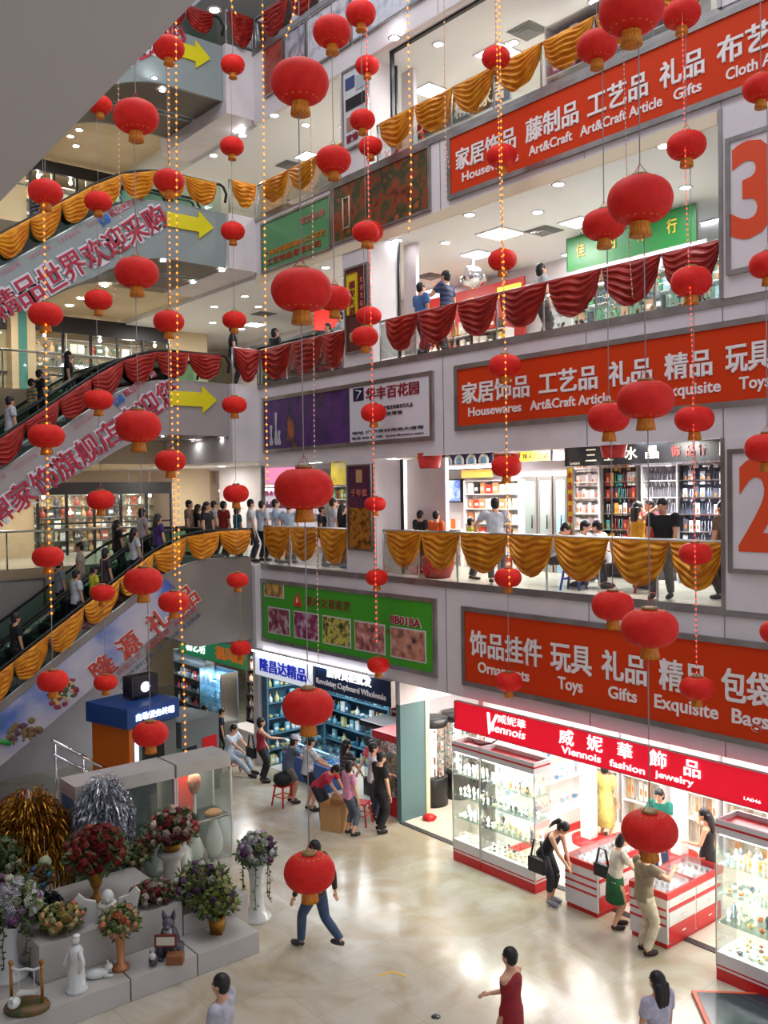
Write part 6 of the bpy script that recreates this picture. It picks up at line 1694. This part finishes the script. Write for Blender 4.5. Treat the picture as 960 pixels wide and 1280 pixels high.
far_shop('third floor far shop window', F3, 9.7, 14.1, 12.55, 5, .5, ('black_header', (34, 30, 34)), 171, FC, ('warm_back', (206, 190, 160)))
far_shop('fourth floor far shop window', F4, 9.7, 12.55, 17.22, 4, .35, ('black_header', (34, 30, 34)), 172, FC, ('warm_back', (206, 190, 160)))
far_shop('third floor left far shop window', F3, 7.6, 9.2, 12.3, 2, .3, ('black_header', (34, 30, 34)), 173, FC, ('warm_back', (206, 190, 160)))
struct('column', MB().box((XFAR+.02, 8.9, F3), (XFAR+.5, 9.6, 12.6), M_BEIGE).box((XFAR+.5, 9.1, F3), (XFAR+.52, 9.35, 12.6), mat('teal_strip', (70, 130, 120), .3)))
t = thing('framed_notice', 'pale framed panel on the wall below the second floor gallery, far left', 'panel', at_x(12, 770, XL-.19))
t.rotation_euler = (0, 0, PI/2)
MB().box((-.9, -.05, -.6), (.9, 0, .9), M_DSTEEL).build('frame', t); MB().box((-.84, -.055, -.54), (.84, -.05, .84), mat('notice_pale', (196, 190, 182), .5)).build('sheet', t)
for k, F in enumerate((F2, F3, F4)):
    balustrade('glass railing of the far gallery, %s floor' % ['second', 'third', 'fourth'][k], (XL-.15, 2.0, F), (XL-.15, 11.0, F), F, .95, 5, (1, 0, 0))
# lamps added under the gallery and inner ceilings to brighten the halls
for k, z in enumerate((7.86, 12.46, 16.26)):
    for x, y, e in ((-26, 8.5, 90), (-26, 13.8, 90), (-18.2, 15.2, 110), (-13.2, 14.8, 110), (-9.6, 14.4, 110)):
        zz = z if y > 12.5 else [F3, F4, F5][k]-1.75
        if y > 12.5: area('hall_fill_lamp', (x, y, z-.002), (.5, .5), e, (1, .96, .90))
        else: area('gallery_fill_lamp', (x, y, [7.86, 12.62, 17.28][k]), (.5, .5), e, (1, .93, .82))


# ------------------------------------------------------------------ floral display, lower left
M_PLAT = mat('glossy_white_platform', (188, 184, 178), .25, col2=(180, 176, 170), scale=1.2)
for i, (ya, yb, lab) in enumerate(((1.0, 3.2, 'nearest'), (3.22, 5.25, 'second'), (5.27, 6.28, 'third'), (6.30, 7.34, 'farthest'))):
    xb = -12.66 if i > 1 else -12.66
    o = MB().bbox((-12.66, ya, 0), (-12.0, yb, .32), M_PLAT, .008).build('display_plinth')
    tag(o, 'low white front platform block of the flower display, %s from the lower left corner' % {'nearest': 'first', 'second': 'second', 'third': 'third', 'farthest': 'fourth'}[lab], 'platform')
tag(MB().bbox((-14.4, 4.25, 0), (-12.67, 6.40, .85), M_PLAT, .008).build('display_plinth'), 'higher white rear platform block holding bouquets and bust', 'platform')
tag(MB().bbox((-14.4, 1.0, 0), (-12.67, 4.23, .32), M_PLAT, .008).build('display_plinth'), 'low white rear platform block under the left flower vase', 'platform')
tag(MB().bbox((-13.6, 6.42, 0), (-12.67, 7.55, .62), M_PLAT, .008).build('display_plinth'), 'white block under the wide green and purple bouquet', 'platform')
_bl = {}


def bloom_mesh(col):
    if col in _bl: return _bl[col]
    m = mat('petal_'+col, col, .55, col2=tuple(int(int(col[i:i+2], 16)*.75) for i in (0, 2, 4)), scale=9)
    b = MB()
    for r, z, t in ((.5, 0, .30), (.36, .10, .34), (.22, .20, .34)):
        b.lathe([(r*.35, z-.12), (r*.8, z), (r, z+t*.7), (r*.86, z+t)], m, n=15, rib=.12, nr=5)
    b.ell((0, 0, .30), (.14, .14, .12), m, 6, 5)
    _bl[col] = b.mesh('bloom'); return _bl[col]


def bouquet(label, p, R, cols, nb, vase=None, flat=.85, cz=0, trail=0, seed=1, lm=None, leaf=1.0, bs=.34):
    """p: foot of the vase; cz: height of the flower ball centre"""
    rnd = random.Random(seed); t = thing('bouquet', label, 'flowers', p); nb = min(96, int(nb*1.7)); bs *= .74; leaf *= 2.2
    lm = lm or M_LEAF
    if vase:
        b = MB(); b.lathe(vase[0], vase[1], n=vase[2] if len(vase) > 2 else 20); b.build('vase', t)
    f = MB()
    f.ell((0, 0, cz), (R*.72, R*.72, R*.62*flat), lm, 12, 8)
    for i in range(int(150*leaf)):
        a = rnd.uniform(0, 2*PI); e = math.asin(rnd.uniform(-.55, 1)); d = V((math.cos(a)*math.cos(e), math.sin(a)*math.cos(e), math.sin(e)*flat))
        c = V((0, 0, cz))+d*R*rnd.uniform(.7, 1.16); s = d.cross(V((0, 0, 1))).normalized() if abs(d.z) < .95 else V((1, 0, 0))
        q = (d+V((rnd.uniform(-.7, .7), rnd.uniform(-.7, .7), rnd.uniform(-.7, .5)))).normalized(); L = R*rnd.uniform(.22, .40); s = q.cross(V((rnd.random(), rnd.random(), 1))).normalized()
        f.add([c-q*L*.4, c+s*L*.28+q*L*.1, c+q*L*.7, c-s*L*.28+q*L*.1, c+q*L*.15+q.cross(s)*L*.08], [(0, 1, 4), (1, 2, 4), (2, 3, 4), (3, 0, 4)], lm)
    for k in range(trail):
        a = 2*PI*k/trail+rnd.random(); pts = []; L = rnd.uniform(.5, 1.0)*cz*.8
        for j in range(7): pts.append(V((math.cos(a)*R*(.75+.05*math.sin(j)), math.sin(a)*R*(.75+.05*math.cos(j*1.7)), cz-.2*R-L*j/6)))
        f.tube(pts, .008, lm, 4)
        for j in range(16):
            c = pts[min(6, j*7//16)].lerp(pts[min(6, j*7//16+1)], (j*7/16) % 1); v_ = V((rnd.uniform(-1, 1), rnd.uniform(-1, 1), rnd.uniform(-1, .3))).normalized()*.07; s = v_.cross(V((0, 0, 1)))*.45
            f.add([c, c+v_*.5+s, c+v_, c+v_*.5-s], [(0, 1, 2, 3)], lm)
    f.build('foliage', t)
    n = 0
    for i in range(nb):
        zf = 1-1.35*(i+.5)/nb; a = i*2.39996+rnd.uniform(-.2, .2); rr = math.sqrt(max(0, 1-zf*zf))
        d = V((rr*math.cos(a), rr*math.sin(a), zf*flat))
        o = link('bloom', bloom_mesh(rnd.choice(cols)), t, V((0, 0, cz))+d*R*rnd.uniform(.80, 1.04))
        o.scale = (R*bs*rnd.uniform(.8, 1.2)*1.7,)*3; o.rotation_euler = V(d).to_track_quat('Z', 'Y').to_euler()
    return t


def pxm(p): return (V(p)-V((0, 0, CAMZ))).dot(FWD)/FPX
MG = mat('gold_vase', (178, 126, 40), .35, .5, col2=(150, 100, 30), scale=10)
COLV = [(.001, 0), (.24, 0), (.24, .06), (.17, .10), (.12, .22), (.105, .55), (.13, .80), (.20, .95), (.17, .95)]
MPUR = ['6a3868', 'd4d0da', 'd8d8c0', '8c4c84', 'e0e0dc', 'b0b484', 'e4e0e4', 'c8a8c4']
p = V((-12.98, 7.9, 0)); bouquet('purple and white bouquet with trailing ivy in a tall white pedestal vase on the floor', p, .30, MPUR, 26, (COLV, M_PORC), cz=1.12, trail=6, seed=3)
p = V((-13.2, 4.0, .32)); bouquet('purple and white bouquet with trailing ivy in the white vase at the left frame edge', p, .40, MPUR, 34, ([(r*1.15, z*.85) for r, z in COLV], M_PORC), cz=1.0, trail=7, seed=4)
URN = [(.001, 0), (.5, 0), (.5, .08), (.2, .2), (.16, .35), (.42, .6), (.5, .9), (.56, 1), (.4, 1)]
U = lambda r, h: [(a*r, z*h) for a, z in URN]
p = at_z(116, 1130, .85); p.x = -13.55; p = V((-13.55, 5.42, .85)); bouquet('dense dark red bouquet in a gold urn on the higher platform', p, .42, ['8c2024', 'a83030', '701820', '96402c'], 44, (U(.22, .45), MG), cz=.72, seed=5, bs=.28)
p = at_z(151, 1211, .32); bouquet('ball of peach and green roses on a slender gold stand', p, .25, ['e0a078', 'f0c8a0', 'b8c080', 'e88c60', '98a860'], 24, ([(.001, 0), (.12, 0), (.12, .05), (.05, .10), (.06, .35), (.09, .50), (.12, .55), (.06, .55)], mat('copper_gold', (190, 130, 84), .4, .4)), cz=.66, seed=6)
p = at_z(272, 1166, .32); bouquet('yellow-green bouquet in a square gold vase on the farthest front block', p, .30, ['8c9438', 'a8ac50', '707c30', 'b8b470', '6a4c70'], 34, ([(.001, 0), (.12, 0), (.16, .28), (.13, .28)], MG, 4), cz=.46, seed=7, bs=.26)
p = at_z(252, 1132, .62); bouquet('wide loose bouquet of green, purple and white flowers on the white block', p, .40, ['a8ac68', '70466c', 'c8ccb0', '848c50', '583858', '9ca070'], 44, ([(.001, 0), (.16, 0), (.2, .12), (.1, .12)], M_PORC), flat=.7, cz=.32, trail=3, seed=8, bs=.26)
p = at_z(77, 1162, .85); bouquet('low bowl of peach and yellow roses on the higher platform', p, .27, ['e89868', 'f0c080', 'c8b868', 'd87c58', 'c8c080'], 24, ([(.001, 0), (.14, 0), (.2, .08), (.12, .08)], mat('terracotta', (140, 72, 50), .6)), flat=.6, cz=.17, seed=9)
p = at_z(190, 1126, .85); bouquet('low spray of dark red and white roses near the platform corner', p, .30, ['8c1c30', 'b04050', 'd8c8b8', '60182c', '505c34'], 26, ([(.001, 0), (.12, 0), (.14, .05), (.1, .05)], M_BLACK), flat=.45, cz=.12, seed=10, bs=.28)
p = at_z(57, 1146, .85); bouquet('black-green foliage dome beside the low peach bowl', p, .22, ['18241c', '20302c'], 14, None, flat=.75, cz=.17, seed=11, lm=mat('dark_foliage', (16, 26, 24), .4))
p = V((-14.25, 6.35, .0))
bouquet('green and peach rose bouquet on a wooden stand before the left glass case', at_x(168, 1098, -14.6), .27, ['90a060', 'b8bc80', 'e0a888', '788c48', 'c05050'], 24, ([(.001, 0), (.22, 0), (.1, .12), (.14, .25), (.1, .25)], mat('dark_wood', (70, 48, 36), .5)), cz=.42, seed=12)
# stand for it and pedestal with rose bouquet
q = at_x(168, 1098, -14.6); tag(MB().bbox((q.x-.22, q.y-.22, 0), (q.x+.22, q.y+.22, q.z), M_PLAT, .01).build('plinth'), 'small white plinth behind the higher platform', 'plinth')
PX0, PY0 = -14.3, 7.05
t = thing('pedestal', 'white fluted pedestal column carrying the red and cream rose bouquet', 'pedestal', (PX0, PY0, 0))
MB().lathe([(.20, 0), (.20, .10), (.15, .14), (.14, .80), (.16, .84), (.24, .92), (.24, .98), (.001, .98)], M_PLAST, n=40, rib=.02, nr=20).build('column', t)
bouquet('red and cream rose bouquet in a gold bowl on the white pedestal', (PX0, PY0, .98), .40, ['a83440', 'd8b09c', 'c86050', 'e4d0bc', '80303c', '3c4830'], 40, ([(.001, 0), (.14, 0), (.19, .13), (.15, .13)], MG), flat=.75, cz=.36, seed=13, bs=.27)
# plaster bust with wings
p = at_z(135, 1150, .85)
t = thing('plaster_sculpture', 'white plaster sculpture of a head between two wing panels, higher platform', 'sculpture', p, 1.15)
MB().lathe([(.001, 0), (.16, 0), (.14, .05), (.08, .12), (.15, .22), (.12, .27), (.001, .28)], M_PLAST, n=16).ell((0, -.02, .34), (.09, .10, .12), M_PLAST, 14, 10).ell((0, -.12, .33), (.02, .03, .03), M_PLAST, 8, 6).build('head', t)
for sx in (-1, 1):
    MB().prism([(sx*.14, 0), (sx*.38, .0), (sx*.46, .36), (sx*.40, .44), (sx*.30, .34), (sx*.16, .30)] if sx > 0 else [(sx*.16, .30), (sx*.30, .34), (sx*.40, .44), (sx*.46, .36), (sx*.38, 0), (sx*.14, 0)], 1, -.03, .03, M_PLAST).build('wing', t)
# white statuette and reclining figure
p = at_z(96, 1238, .32)
t = thing('statuette', 'white statuette of a standing robed figure on the front platform', 'statue', p, .2)
b = MB(); b.lathe([(.001, 0), (.15, 0), (.15, .05), (.12, .06), (.11, .3), (.08, .42), (.10, .55), (.07, .60), (.03, .63)], M_PORC, n=22, rib=.05, nr=9)
b.ell((0, 0, .69), (.05, .055, .065), M_PORC, 12, 8).tube([(-.09, 0, .56), (-.16, -.04, .42), (-.12, -.12, .34)], [.035, .03, .02], M_PORC, 8).tube([(.09, 0, .56), (.17, .0, .42), (.16, -.06, .30)], [.035, .03, .02], M_PORC, 8)
b.ell((0, .01, .74), (.055, .055, .03), M_PORC, 10, 6)
co, fs = None, None
b.build('figure', t)
p = at_z(122, 1222, .32)
t = thing('statuette', 'small white reclining animal figure beside the statuette', 'statue', p, 1.3)
MB().ell((0, 0, .06), (.16, .08, .07), M_PORC, 14, 8).ell((.15, 0, .12), (.06, .05, .055), M_PORC, 10, 7).tube([(-.15, 0, .05), (-.22, .05, .05), (-.2, .1, .04)], [.03, .02, .01], M_PORC, 6).tube([(.08, .05, .03), (.2, .07, .02)], [.03, .02], M_PORC, 6).tube([(.08, -.05, .03), (.2, -.07, .02)], [.03, .02], M_PORC, 6).ell((.14, .03, .18), (.012, .012, .03), M_PORC, 6, 5).ell((.14, -.03, .18), (.012, .012, .03), M_PORC, 6, 5).build('figure', t)
# swing ornament
p = at_z(34, 1262, .32)
t = thing('swing_ornament', 'small garden swing ornament with gold posts on a green base', 'ornament', p, .9)
MB().lathe([(.001, 0), (.28, 0), (.30, .05), (.27, .09), (.001, .09)], mat('ornament_green', (60, 84, 44), .5, col2=(120, 88, 50), scale=8), n=20, sy=.7).build('base', t)
for sx in (-1, 1): MB().tube([(sx*.2, 0, .08), (sx*.2, 0, .60)], .022, MG, 8).ell((sx*.2, 0, .62), (.035, .035, .035), MG, 8, 6).build('post', t)
MB().tube([(-.2, 0, .56), (-.1, 0, .52), (0, 0, .54), (.1, 0, .52), (.2, 0, .56)], .018, M_PORC, 8).build('crossbar', t)
b = MB().box((-.12, -.05, .22), (.12, .05, .24), M_PORC)
for sx in (-1, 1): b.tube([(sx*.1, 0, .24), (sx*.1, 0, .53)], .006, M_PORC, 5)
b.build('swing_seat', t)
MB().ell((-.12, -.12, .16), (.08, .10, .07), M_PORC, 10, 7).tube([(-.12, -.2, .2), (-.12, -.22, .28), (-.12, -.26, .27)], [.025, .018, .012], M_PORC, 7).build('swan', t)
# dog statue with a sign
p = at_z(212, 1192, .32)
t = thing('dog_statue', 'dark grey prick-eared dog statue holding a red-framed sign board', 'statue', p, 0)
t.rotation_euler = (0, 0, math.radians(52))
MD = mat('statue_dark_grey', (58, 58, 70), .4, col2=(84, 82, 92), scale=7)
b = MB()
b.lathe([(.001, 0), (.15, 0), (.17, .10), (.15, .25), (.11, .36), (.06, .42)], MD, n=16, sy=.85); b.ell((0, -.03, .47), (.09, .10, .085), MD, 14, 10); b.ell((0, -.12, .44), (.05, .06, .04), MD, 10, 7)
for sx in (-1, 1):
    b.tube([(sx*.055, -.01, .52), (sx*.075, -.01, .60), (sx*.085, -.01, .66)], [.04, .028, .004], MD, 8); b.tube([(sx*.08, -.08, .32), (sx*.09, -.15, .2), (sx*.08, -.17, .03)], [.05, .04, .035], MD, 8); b.ell((sx*.08, -.2, .025), (.04, .06, .028), MD, 8, 5)
    b.ell((sx*.15, .02, .08), (.06, .12, .09), MD, 10, 7)
b.tube([(0, .13, .06), (.08, .2, .05), (.16, .18, .06)], [.03, .025, .01], MD, 7)
co, fs = b.v, b.f
b.build('body', t)
MB().ell((0, -.105, .37), (.06, .03, .10), mat('statue_white', (200, 200, 200), .5), 10, 7).build('chest_patch', t)
MB().box((-.16, -.26, .22), (.16, -.23, .40), mat('sign_wood_red', (112, 44, 36), .4)).box((-.13, -.265, .25), (.13, -.26, .37), mat('sign_pale', (210, 204, 184), .5)).build('sign_board', t)
MB().bbox((.02, -.36, .0), (.26, -.2, .14), mat('basket_brown', (134, 84, 50), .6), .02).build('basket', t)
MB().ell((-.16, -.33, .08), (.07, .08, .08), MD, 10, 7).ell((-.16, -.38, .16), (.05, .05, .05), mat('statue_white', (200, 200, 200), .5), 10, 7).tube([(-.19, -.36, .19), (-.2, -.36, .24)], [.02, .004], MD, 6).tube([(-.13, -.36, .19), (-.12, -.36, .24)], [.02, .004], MD, 6).build('puppy', t)
# tinsel trees
def tinsel(label, c, R, H, zb, cols, n, seed):
    rnd = random.Random(seed); t = thing('tinsel_tree', label, 'tinsel', (c[0], c[1], 0))
    MB().lathe([(.001, 0), (.2, 0), (.2, .03), (.02, .05), (.02, zb+H*.95), (.001, zb+H*.96)], M_STEEL, n=10).build('stand', t)
    ms = [mat('tinsel_'+k, k, .25, .75) for k in cols]
    for part in range(3):
        b = MB()
        for i in range(n//3):
            a = rnd.uniform(0, 2*PI); r = R*math.sqrt(rnd.random()); zt = zb+H*(1-.45*(r/R)**2)*rnd.uniform(.45, 1.0); L = rnd.uniform(.25, .55)*H*.6
            m = rnd.choice(ms); w = rnd.uniform(.006, .014); tw = rnd.uniform(0, 6); vs = []
            dx, dy = math.cos(a), math.sin(a); K = 8; curl = rnd.uniform(.02, .06)
            for j in range(K+1):
                u = j/K; rr = r+.18*R*math.sin(min(1, u*2)*PI*.5)+curl*math.sin(9*u+tw)
                q = V((dx*rr, dy*rr, max(zb-.1, zt+.06*math.sin(PI*u)-L*u*u))); s = V((math.cos(tw+5*u), math.sin(tw+5*u), .3))*w
                vs += [q-s, q+s]
            b.add(vs, [(2*j, 2*j+1, 2*j+3, 2*j+2) for j in range(K)], m)
        o = b.build('tinsel_fringe', t); o['kind'] = 'stuff'
tinsel('bushy gold tinsel tree behind the flower display', (-15.25, 5.0), .62, 1.75, .55, ['b07c20', '8c5c14', 'd0a040', '6c4410'], 2700, 21)
tinsel('bushy silver tinsel tree before the left glass case', (-14.75, 6.05), .42, 1.35, 1.05, ['a8acb4', 'c8ccd4', '787c84', 'd8dce4'], 2100, 22)
o = MB().ell((0, 0, 0), (.10, .10, .10), mat('pale_green_ball', (168, 184, 140), .5, bump=.5), 16, 10).tube([(0, 0, .1), (0, .0, .35)], .004, M_CORD, 4).build('hanging_ball', None, at_x(56, 1078, -14.35)); tag(o, 'pale green flower ball in front of the gold tinsel', 'ball')
tag(MB().lathe([(.001, 0), (.03, 0), (.03, 1.0), (.001, 1.0)], M_STEEL, n=8).build('ball_stand', None, (-14.35, at_x(56, 1078, -14.35).y, .0)), 'thin steel stand below the pale green flower ball', 'stand')
bpy.data.objects['ball_stand'].scale.z = at_x(56, 1078, -14.35).z-.09
# small mixed flowers between (far left, behind)
bouquet('green foliage with a few pale flowers at the left frame edge behind the vase', at_x(6, 1110, -14.9), .34, ['9cac78', 'c0b898', '6c8048'], 22, ([(.001, 0), (.18, 0), (.12, .2), (.16, .3), (.1, .3)], mat('dark_wood', (70, 48, 36), .5)), cz=.5, seed=15)
q = at_x(6, 1110, -14.9); tag(MB().bbox((q.x-.25, q.y-.25, 0), (q.x+.25, q.y+.25, q.z), M_PLAT, .01).build('plinth'), 'white plinth at the left frame edge behind the vase', 'plinth')
bouquet('blue and orange mixed bouquet under the red bouquet', V((-14.1, 4.75, .85)), .2, ['5078a8', 'c87848', '70a0b0', '8c5c48'], 22, ([(.001, 0), (.1, 0), (.14, .2), (.1, .2)], M_PORC), cz=.36, seed=16)
# glass show cases with vases
def showcase(label, y0, y1, X=-15.2, D=.7, h=2.12):
    t = thing('showcase', label, 'cabinet', (X-D/2, (y0+y1)/2, 0)); w = (y1-y0)/2; d = D/2
    MB().bbox((-d, -w, 0), (d, w, .16), M_PLAT, .006).build('base', t)
    MB().bbox((-d, -w, h-.24), (d, w, h), M_PLAT, .006).build('canopy', t)
    for nm, lo, hi in (('front_pane', (d-.008, -w+.02, .16), (d, w-.02, h-.24)), ('side_pane', (-d+.02, -w, .16), (d-.02, -w+.008, h-.24)), ('side_pane', (-d+.02, w-.008, .16), (d-.02, w, h-.24))): MB().box(lo, hi, M_GLASS).build(nm, t)
    MB().box((-d, -w+.02, .16), (-d+.02, w-.02, h-.24), mat('case_back', (112, 124, 130), .4)).build('back_panel', t)
    for sx in (-1, 1):
        for sy in (-1, 1): MB().box((sx*d-.015, sy*w-.015, .16), (sx*d+.015, sy*w+.015, h-.24), mat('case_post', (210, 208, 206), .4)).build('post', t)
    MB().box((-d+.02, -w+.02, .95), (d-.02, w-.02, .97), M_GLASSG).build('glass_shelf', t)
    MB().box((d-.03, -w+.02, .945), (d-.0, w-.02, .975), M_PLAT).build('shelf_edge', t)
    return t
showcase('glass showcase with white canopy behind the silver tinsel', 5.75, 7.58)
t = showcase('glass showcase holding white vases and a red drape', 7.62, 8.74)
area('showcase_lamp', (-15.5, 8.18, 1.86), (.4, .8), 9, (1, .82, .62))
MB().box((-.30, -.34, .17), (-.26, .10, 1.86), mat('red_drape', (176, 48, 36), .6)).build('red_drape', t)
for k in range(4): MB().ell((-.1+.12*(k % 2), -.25+.12*k, 1.84), (.025, .025, .03), mat('warm_lamp', (255, 210, 150), .4, emit=12), 8, 6).build('spot', t)
for yy in (8.02, 8.22): pass
tag(MB().lathe([(.001, 0), (.10, 0), (.15, .10), (.17, .22), (.12, .36), (.05, .52), (.035, .9), (.03, 1.25), (.045, 1.28), (.03, 1.28)], M_PORC, n=24, c=(-15.45, 8.10, .165)).build('floor_vase'), 'white vase with a very long slender neck inside the showcase', 'vase')
tag(MB().lathe([(.001, 0), (.11, 0), (.16, .15), (.17, .35), (.10, .60), (.06, .72), (.08, .76), (.05, .76)], M_PORC, n=24, c=(-15.42, 8.48, .165)).build('floor_vase'), 'plump white vase on the right inside the showcase', 'vase')
tag(MB().lathe([(.001, 0), (.10, 0), (.17, .14), (.15, .32), (.05, .42), (.06, .46), (.04, .46)], M_PORC, n=24, c=(-15.35, 7.80, .165)).build('floor_vase'), 'round white vase at the left inside the showcase', 'vase')
tag(MB().lathe([(.001, 0), (.12, 0), (.19, .14), (.17, .34), (.06, .5), (.08, .55), (.05, .55)], mat('glass_vase_grey', (150, 164, 164), .15), n=24, c=(-15.38, 7.25, .165)).build('floor_vase'), 'grey-green vase inside the left showcase', 'vase')
tag(MB().lathe([(.001, 0), (.06, 0), (.10, .08), (.13, .2), (.11, .32), (.05, .36), (.001, .36)], mat('pinkish_ornament', (190, 140, 120), .5, col2=(150, 96, 84), scale=12), n=20, c=(-15.45, 8.10, 1.445)).build('seashell_ornament'), 'pink-brown ornament on top of the long-necked vase', 'ornament')
tag(MB().lathe([(.001, 0), (.16, 0), (.18, .03), (.12, .07), (.08, .08), (.001, .09)], mat('tan_ornament', (170, 130, 90), .5), n=20, c=(-15.42, 8.48, .972)).build('straw_hat_ornament'), 'tan ornament on the glass shelf above the plump vase', 'ornament')
# tent and railing, behind
p = at_x(30, 1010, -16.7)
t = thing('colourful_canopy', 'small blue and orange canopy behind the gold tinsel', 'canopy', (p.x, p.y, 0))
b = MB(); cs = [mat('canopy_blue', (36, 58, 100), .6), mat('canopy_orange', (206, 84, 44), .6)]
for i in range(8):
    a0, a1 = 2*PI*i/8, 2*PI*(i+1)/8; b.add([(0, 0, p.z+.35), (.55*math.cos(a0), .55*math.sin(a0), p.z), (.55*math.cos(a1), .55*math.sin(a1), p.z), (.5*math.cos((a0+a1)/2), .5*math.sin((a0+a1)/2), p.z-.03)], [(0, 1, 3), (0, 3, 2)], cs[i % 2])
b.build('cover', t); MB().tube([(0, 0, 0), (0, 0, p.z+.33)], .02, M_STEEL, 8).build('pole', t)
A, B = V((-18.9, 6.7, 2.0)), V((-18.9, 8.0, 1.05))
t = thing('stainless_railing', 'sloping stainless steel railing between escalator banner and orange kiosk', 'railing', (-18.9, 7.3, 0)); c = V((-18.9, 7.3, 0))
MB().tube([A-c, B-c], .045, M_CHROME, 10).build('handrail', t); MB().tube([A-c-V((0, 0, .28)), B-c-V((0, 0, .28))], .035, M_CHROME, 10).build('midrail', t)
for u in (.05, .5, .95):
    q = A.lerp(B, u)-c; MB().tube([(q.x, q.y, 0), q], .03, M_CHROME, 8).build('post', t)
# kiosk
K0 = V((-18.75, 8.3, 0)); ang = math.radians(14)
t = thing('kiosk', 'orange and grey kiosk with a blue lit sign box on top, beside the escalator', 'kiosk', K0, ang)
MO = mat('kiosk_orange', (222, 112, 26), .4); MK = mat('kiosk_grey', (112, 114, 112), .5)
MB().bbox((-1.3, 0, 0), (0, .10, 2.0), MO, .01).build('orange_panel', t)
MB().box((-1.3, .10, 0), (0, 1.3, 1.95), MK).build('body', t)
MB().box((-.02, .14, .5), (.012, .24, 1.8), mat('glow_strip', (220, 230, 255), .4, emit=1.5)).build('light_strip', t)
MB().box((-.02, .35, .7), (.010, .95, 1.55), M_BLACK).build('screen', t)
MB().bbox((-1.4, -.08, 1.98), (.06, 1.36, 2.42), mat('kiosk_blue', (34, 74, 140), .4), .015).build('sign_box', t)
mb = MB(); letters(mb, '自助服务终端', (.062, 0, 0), (0, 1, 0), (0, 0, 1), (.15, 1.2, 2.12, 2.28), mat('blue_white_glow', (210, 225, 255), .4, emit=1.6), bold=.03); mb.build('lettering', t)
t = thing('grey_booth', 'grey booth with a red panel, right of the orange kiosk', 'booth', K0+V((-.35, 1.42, 0)), ang)
MB().prism([(.0, 1.2), (.0, 1.80), (1.15, 1.80), (1.15, .0), (.45, 0), (.45, 1.2)], 0, -1.3, 0, MK).build('shell', t)
MB().box((-1.3, .0, 0), (-.5, .45, 1.2), mat('booth_pale', (150, 176, 180), .4)).build('inner_wall', t)
MB().box((-.01, .62, .95), (.014, 1.06, 1.32), M_RPLAST).build('red_panel', t)
p = at_x(180, 862, -19.7)
p = at_x(180, 862, -19.5)
t = thing('monitor', 'black monitor with a white glowing shape standing on the orange kiosk', 'monitor', (p.x, p.y, 2.425), .2)
MB().bbox((-.3, -.36, .04), (.05, .36, .52), M_BLACK, .03).box((-.15, -.15, 0), (.0, .15, .05), M_BLACK).build('housing', t); MB().box((.048, -.30, .08), (.056, .30, .48), mat('monitor_dark', (20, 26, 44), .2)).build('screen', t)
MB().ell((.058, 0, .26), (.006, .13, .12), mat('monitor_glow', (225, 232, 255), .4, emit=1.5), 12, 8).build('glow_shape', t)
# things lying on the hall floor
p = G(490, 1218); o = MB().prism([(-.22, -.03), (.0, .10), (.22, -.03), (.2, -.07), (0, .05), (-.2, -.07)], 2, 0.001, .004, mat('floor_tape_yellow', (214, 170, 60), .5)).build('floor_marking', None, p); o.rotation_euler = (0, 0, .85); tag(o, 'faded yellow chevron marking on the hall floor', 'marking')
p = G(930, 1272)
t = thing('floor_board', 'black board with an orange rim lying at the lower right corner', 'board', p, math.radians(45))
MB().bbox((-.55, -.55, 0), (.55, .55, .05), mat('board_orange', (196, 76, 40), .4), .01).build('rim', t); MB().box((-.49, -.49, .045), (.49, .49, .056), mat('board_black', (40, 46, 54), .15)).build('sheet', t)
p = G(545, 1271); tag(MB().lathe([(.001, .01), (.06, .008), (.065, 0)], M_BLACK, n=14, c=p).build('floor_disc'), 'small dark round disc on the hall floor, lower middle', 'disc')

# bulkheads and rods that carry the shop signs
struct('trim_8', MB().box((-19.0, Y2-.098, 7.62), (-11.9, Y2-.03, 7.9), M_WHITE))
struct('trim_9', MB().box((-12.2, Y3+.002, 7.47), (-7.25, Y3+.07, 7.9), M_WHITE))
for nm_, z0_, z1_, ws in (('green_upper_sign', .70, 12.5-11.72, (-1.2, 1.2)), ('home_sign', .58, 16.3-F4-1.25, (-1.5, 1.5))):
    for x_ in ws: MB().tube([(x_, -.02, z0_), (x_, -.02, z1_)], .012, M_STEEL, 6).build('hanger', bpy.data.objects[nm_])
